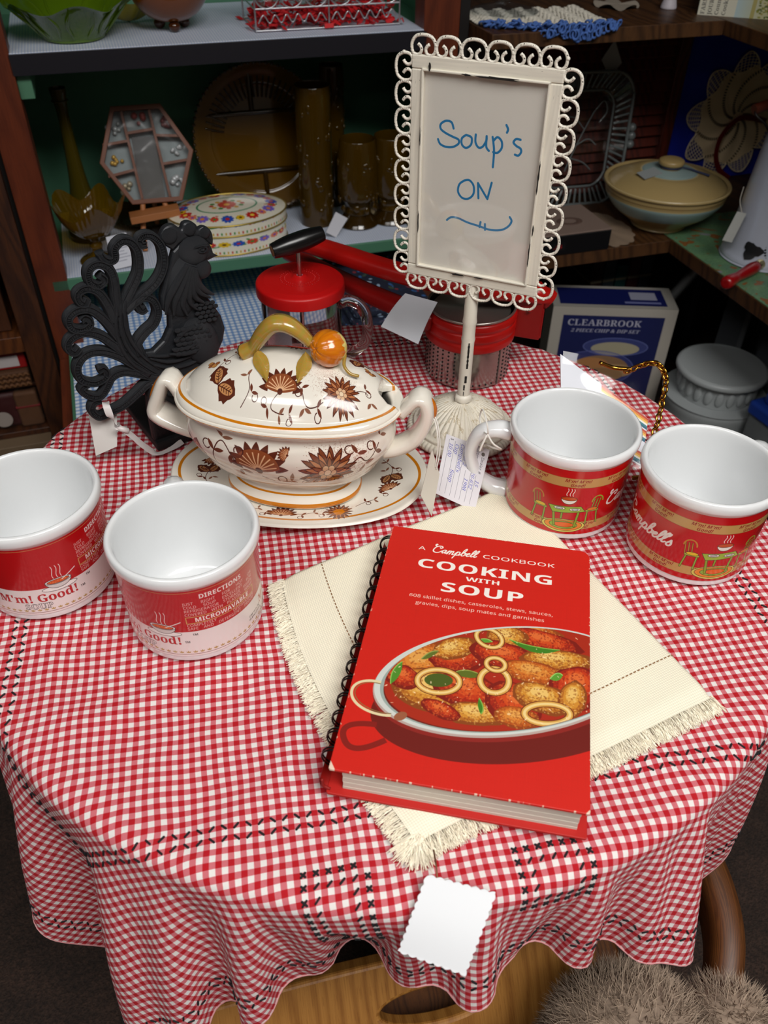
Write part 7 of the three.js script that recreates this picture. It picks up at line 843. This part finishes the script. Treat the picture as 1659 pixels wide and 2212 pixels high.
  const p = local('wire_shelf', 'white ribbed wire shelf propped beneath the green shelf', 'wire shelf', 1.085, 0.2255, 0.16); part('sheet', box(0.012, 0.3, 0.36, 0.002).translate(0.02, 0.15, 0.03), std(0x6e7278, 0.6), p); for (const n of [-0.1, 0.02, 0.13]) part('rib', box(0.006, 0.3, 0.012, 0.002).translate(0.012, 0.15, n + 0.03), std(0x8a8e94, 0.6), p);
  const st = local('metal_strut', 'pale metal strut standing slantwise behind the carton', 'strut', 0.85, 0.2255, -0.04); part('bar', sweep([[0.0, 0.02, 0.03], [0.08, 0.17, 0.06], [0.145, 0.3, 0.09]], 0.009, 12, 8, { square: 4 }), std(0x77797a, 0.45, { metalness: 0.4 }), st);
  const bkm = [0x2a1010, 0x2b3438, 0x0f3a38, 0x3a1416, 0x20242c]; for (let k = 0; k < 5; k++) { const q = local('book', ['dark red book standing under the shelf, leftmost of five', 'slate grey book standing second among the dark books', 'teal book standing in the middle of five dark books', 'maroon book standing beside the teal book', 'charcoal book standing last beside the metal strut'][k], 'book', 0.79 + k * 0.031, 0.2255, -0.11, 0, 'dark books under the shelf'); part('cover', box(0.027, 0.26 - (k % 3) * 0.015, 0.11, 0.002).translate(0, 0.13 - (k % 3) * 0.0075, 0), std(bkm[k], 0.5), q); part('spine_band', box(0.0275, 0.006, 0.111, 0.001).translate(0, 0.2, 0), std(0x6a6250, 0.5), q); }
}

// ---------------------------------------------------------------- oak child's chair and plush animal under the table edge
{
  const oakM = std(0xffffff, 0.45, { map: woodTex(0xa87638, 0x7a4c1c, 43, { rep: [5, 1.2] }) }), oakD = std(0xffffff, 0.45, { map: woodTex(0x70421c, 0x3a1f0c, 45, { rep: [5, 1.2] }) });
  const yaw = 0.21, t = thing('oak_armchair', 'low oak chair with a hand slot board and bent arm under the table front', 'chair', [0.04, 0, -0.3], yaw);
  // board with an oblong hand slot, leaning back
  const s = new THREE.Shape(); s.moveTo(-0.2, -0.11); s.lineTo(0.17, -0.11); s.lineTo(0.17, 0.008); s.quadraticCurveTo(0, 0.022, -0.2, 0.006); s.closePath(); const h = new THREE.Path(); h.absellipse(0.008, -0.034, 0.052, 0.016, 0, TAU); s.holes.push(h);
  const b = new THREE.Group(); b.name = 'back_rest'; b.position.set(0, 0.395, 0.0); b.rotation.x = -0.75; t.add(b); part('slotted_board', extrude(s, 0.022, 0.004, 3, 48).translate(0, 0, -0.011), oakM, b);
  part('seat', box(0.42, 0.022, 0.24, 0.008).translate(0.02, 0.275, 0.07), oakD, t);
  const c = (x, y, z) => [x - 0.04, y, z + 0.3]; const arm = sweep([[0.262, 0.41, -0.16], [0.292, 0.41, -0.1], [0.303, 0.408, -0.03], [0.292, 0.4, 0.035], [0.26, 0.385, 0.085], [0.2, 0.37, 0.13]], 0.016, 50, 16, { flat: 1.6, normal: [0, 1, 0], square: 4 }); part('bent_arm', arm, oakD, t);
  for (const [x, z] of [[-0.17, 0.16], [0.2, 0.16], [-0.17, -0.03], [0.22, -0.1]]) part('leg', sweep([[x * 1.08, 0.002, z * 1.08], [x * 1.02, 0.14, z * 1.02], [x, 0.27, z]], (q) => 0.013 + 0.005 * q, 20, 12), oakD, t); part('arm_post', sweep([[0.25, 0.27, 0.0], [0.28, 0.33, 0.0], [0.298, 0.4, -0.02]], 0.012, 16, 10), oakD, t);
  const pg = thing('wooden_peg', 'pale pointed wooden peg lying on the oak chair at the bottom edge', 'peg', [-0.046, 0.286, -0.19], 0.5); part('shaft', box(0.016, 0.012, 0.09, 0.003).rotateX(-0.9).translate(0, 0.04, 0), std(0xcdbd85, 0.6), pg); part('tip', new THREE.ConeGeometry(0.0085, 0.02, 4).rotateY(0.78).translate(0, 0.085, -0.03), std(0xcdbd85, 0.6), pg);
  const rg = thing('copper_ring', 'small red copper wire ring lying at the bottom edge of the photo', 'ring', [-0.075, 0.335, -0.2]); part('coil', merge([0, 1, 2].map((k) => new THREE.TorusGeometry(0.009, 0.0012, 8, 28).rotateX(1.1 + k * 0.08).translate(0, k * 0.0022, 0))), std(0x8a3a2c, 0.35, { metalness: 0.6 }), rg); part('hook', sweep([[0.009, 0.002, 0], [0.016, -0.006, 0.002], [0.012, -0.016, 0.003]], 0.0011, 12, 6), std(0x8a3a2c, 0.35, { metalness: 0.6 }), rg);
  // plush animal seen from above: head with two ears, body on the seat
  const fur = std(0x93806f, 0.95), p = thing('plush_animal', 'fluffy taupe plush animal sitting in the oak chair beneath the cloth corner', 'plush toy', [0.213, 0.312, -0.215], 0.15);
  const blobs = [[0, 0.05, 0, 0.075, 0.06, 0.065], [0.0, 0.12, -0.005, 0.068, 0.058, 0.062], [-0.068, 0.12, 0.012, 0.036, 0.034, 0.03], [0.086, 0.128, -0.012, 0.036, 0.034, 0.03], [-0.05, 0.02, 0.07, 0.03, 0.025, 0.04], [0.05, 0.02, 0.07, 0.03, 0.025, 0.04]];
  const bodyG = merge(blobs.map(([x, y, z, a, bb, cc]) => new THREE.SphereGeometry(1, 28, 20).scale(a, bb, cc).translate(x, y, z)).concat([new THREE.SphereGeometry(1, 20, 14).scale(0.03, 0.024, 0.026).translate(0, 0.106, 0.055)])); part('body', bodyG, fur, p); part('nose', new THREE.SphereGeometry(0.008, 14, 10).scale(1.3, 0.8, 0.8).translate(0, 0.113, 0.081), std(0x1d1512, 0.4), p); for (const q of [-1, 1]) part('eye', new THREE.SphereGeometry(0.0055, 12, 10).translate(q * 0.026, 0.135, 0.05), std(0x120d0a, 0.15), p);
  rnd.seed(90); const fl = []; for (const [x, y, z, a, bb, cc] of blobs) { const n = Math.round(900000 * (a * cc + a * bb)); for (let k = 0; k < n; k++) { const u = rr(-1, 1), ph = rr(0, TAU), r = Math.sqrt(1 - u * u), d = V(r * Math.cos(ph), u, r * Math.sin(ph)), q = V(x + d.x * a, y + d.y * bb, z + d.z * cc), nn = V(d.x / a, d.y / bb, d.z / cc).normalize(); fl.push([q, nn.add(V(rr(-0.6, 0.6), rr(-0.8, 0.2), rr(-0.6, 0.6))).normalize()]); } }
  const hair = new THREE.ConeGeometry(0.0006, 0.016, 3).translate(0, 0.006, 0), im = new THREE.InstancedMesh(hair, std(0xa3907e, 0.9), fl.length), m4 = new THREE.Matrix4(), qt = new THREE.Quaternion(), col = new THREE.Color(); fl.forEach(([q, n], k) => { qt.setFromUnitVectors(V(0, 1, 0), n); m4.compose(q, qt, V(1, rr(0.7, 1.25), 1)); im.setMatrixAt(k, m4); const v = rr(0.75, 1.15); im.setColorAt(k, col.setRGB(v, v * 0.98, v * 0.96)); }); im.name = 'fur'; im.userData.kind = 'stuff'; put(im, p);
}

renderer.render(scene, camera);
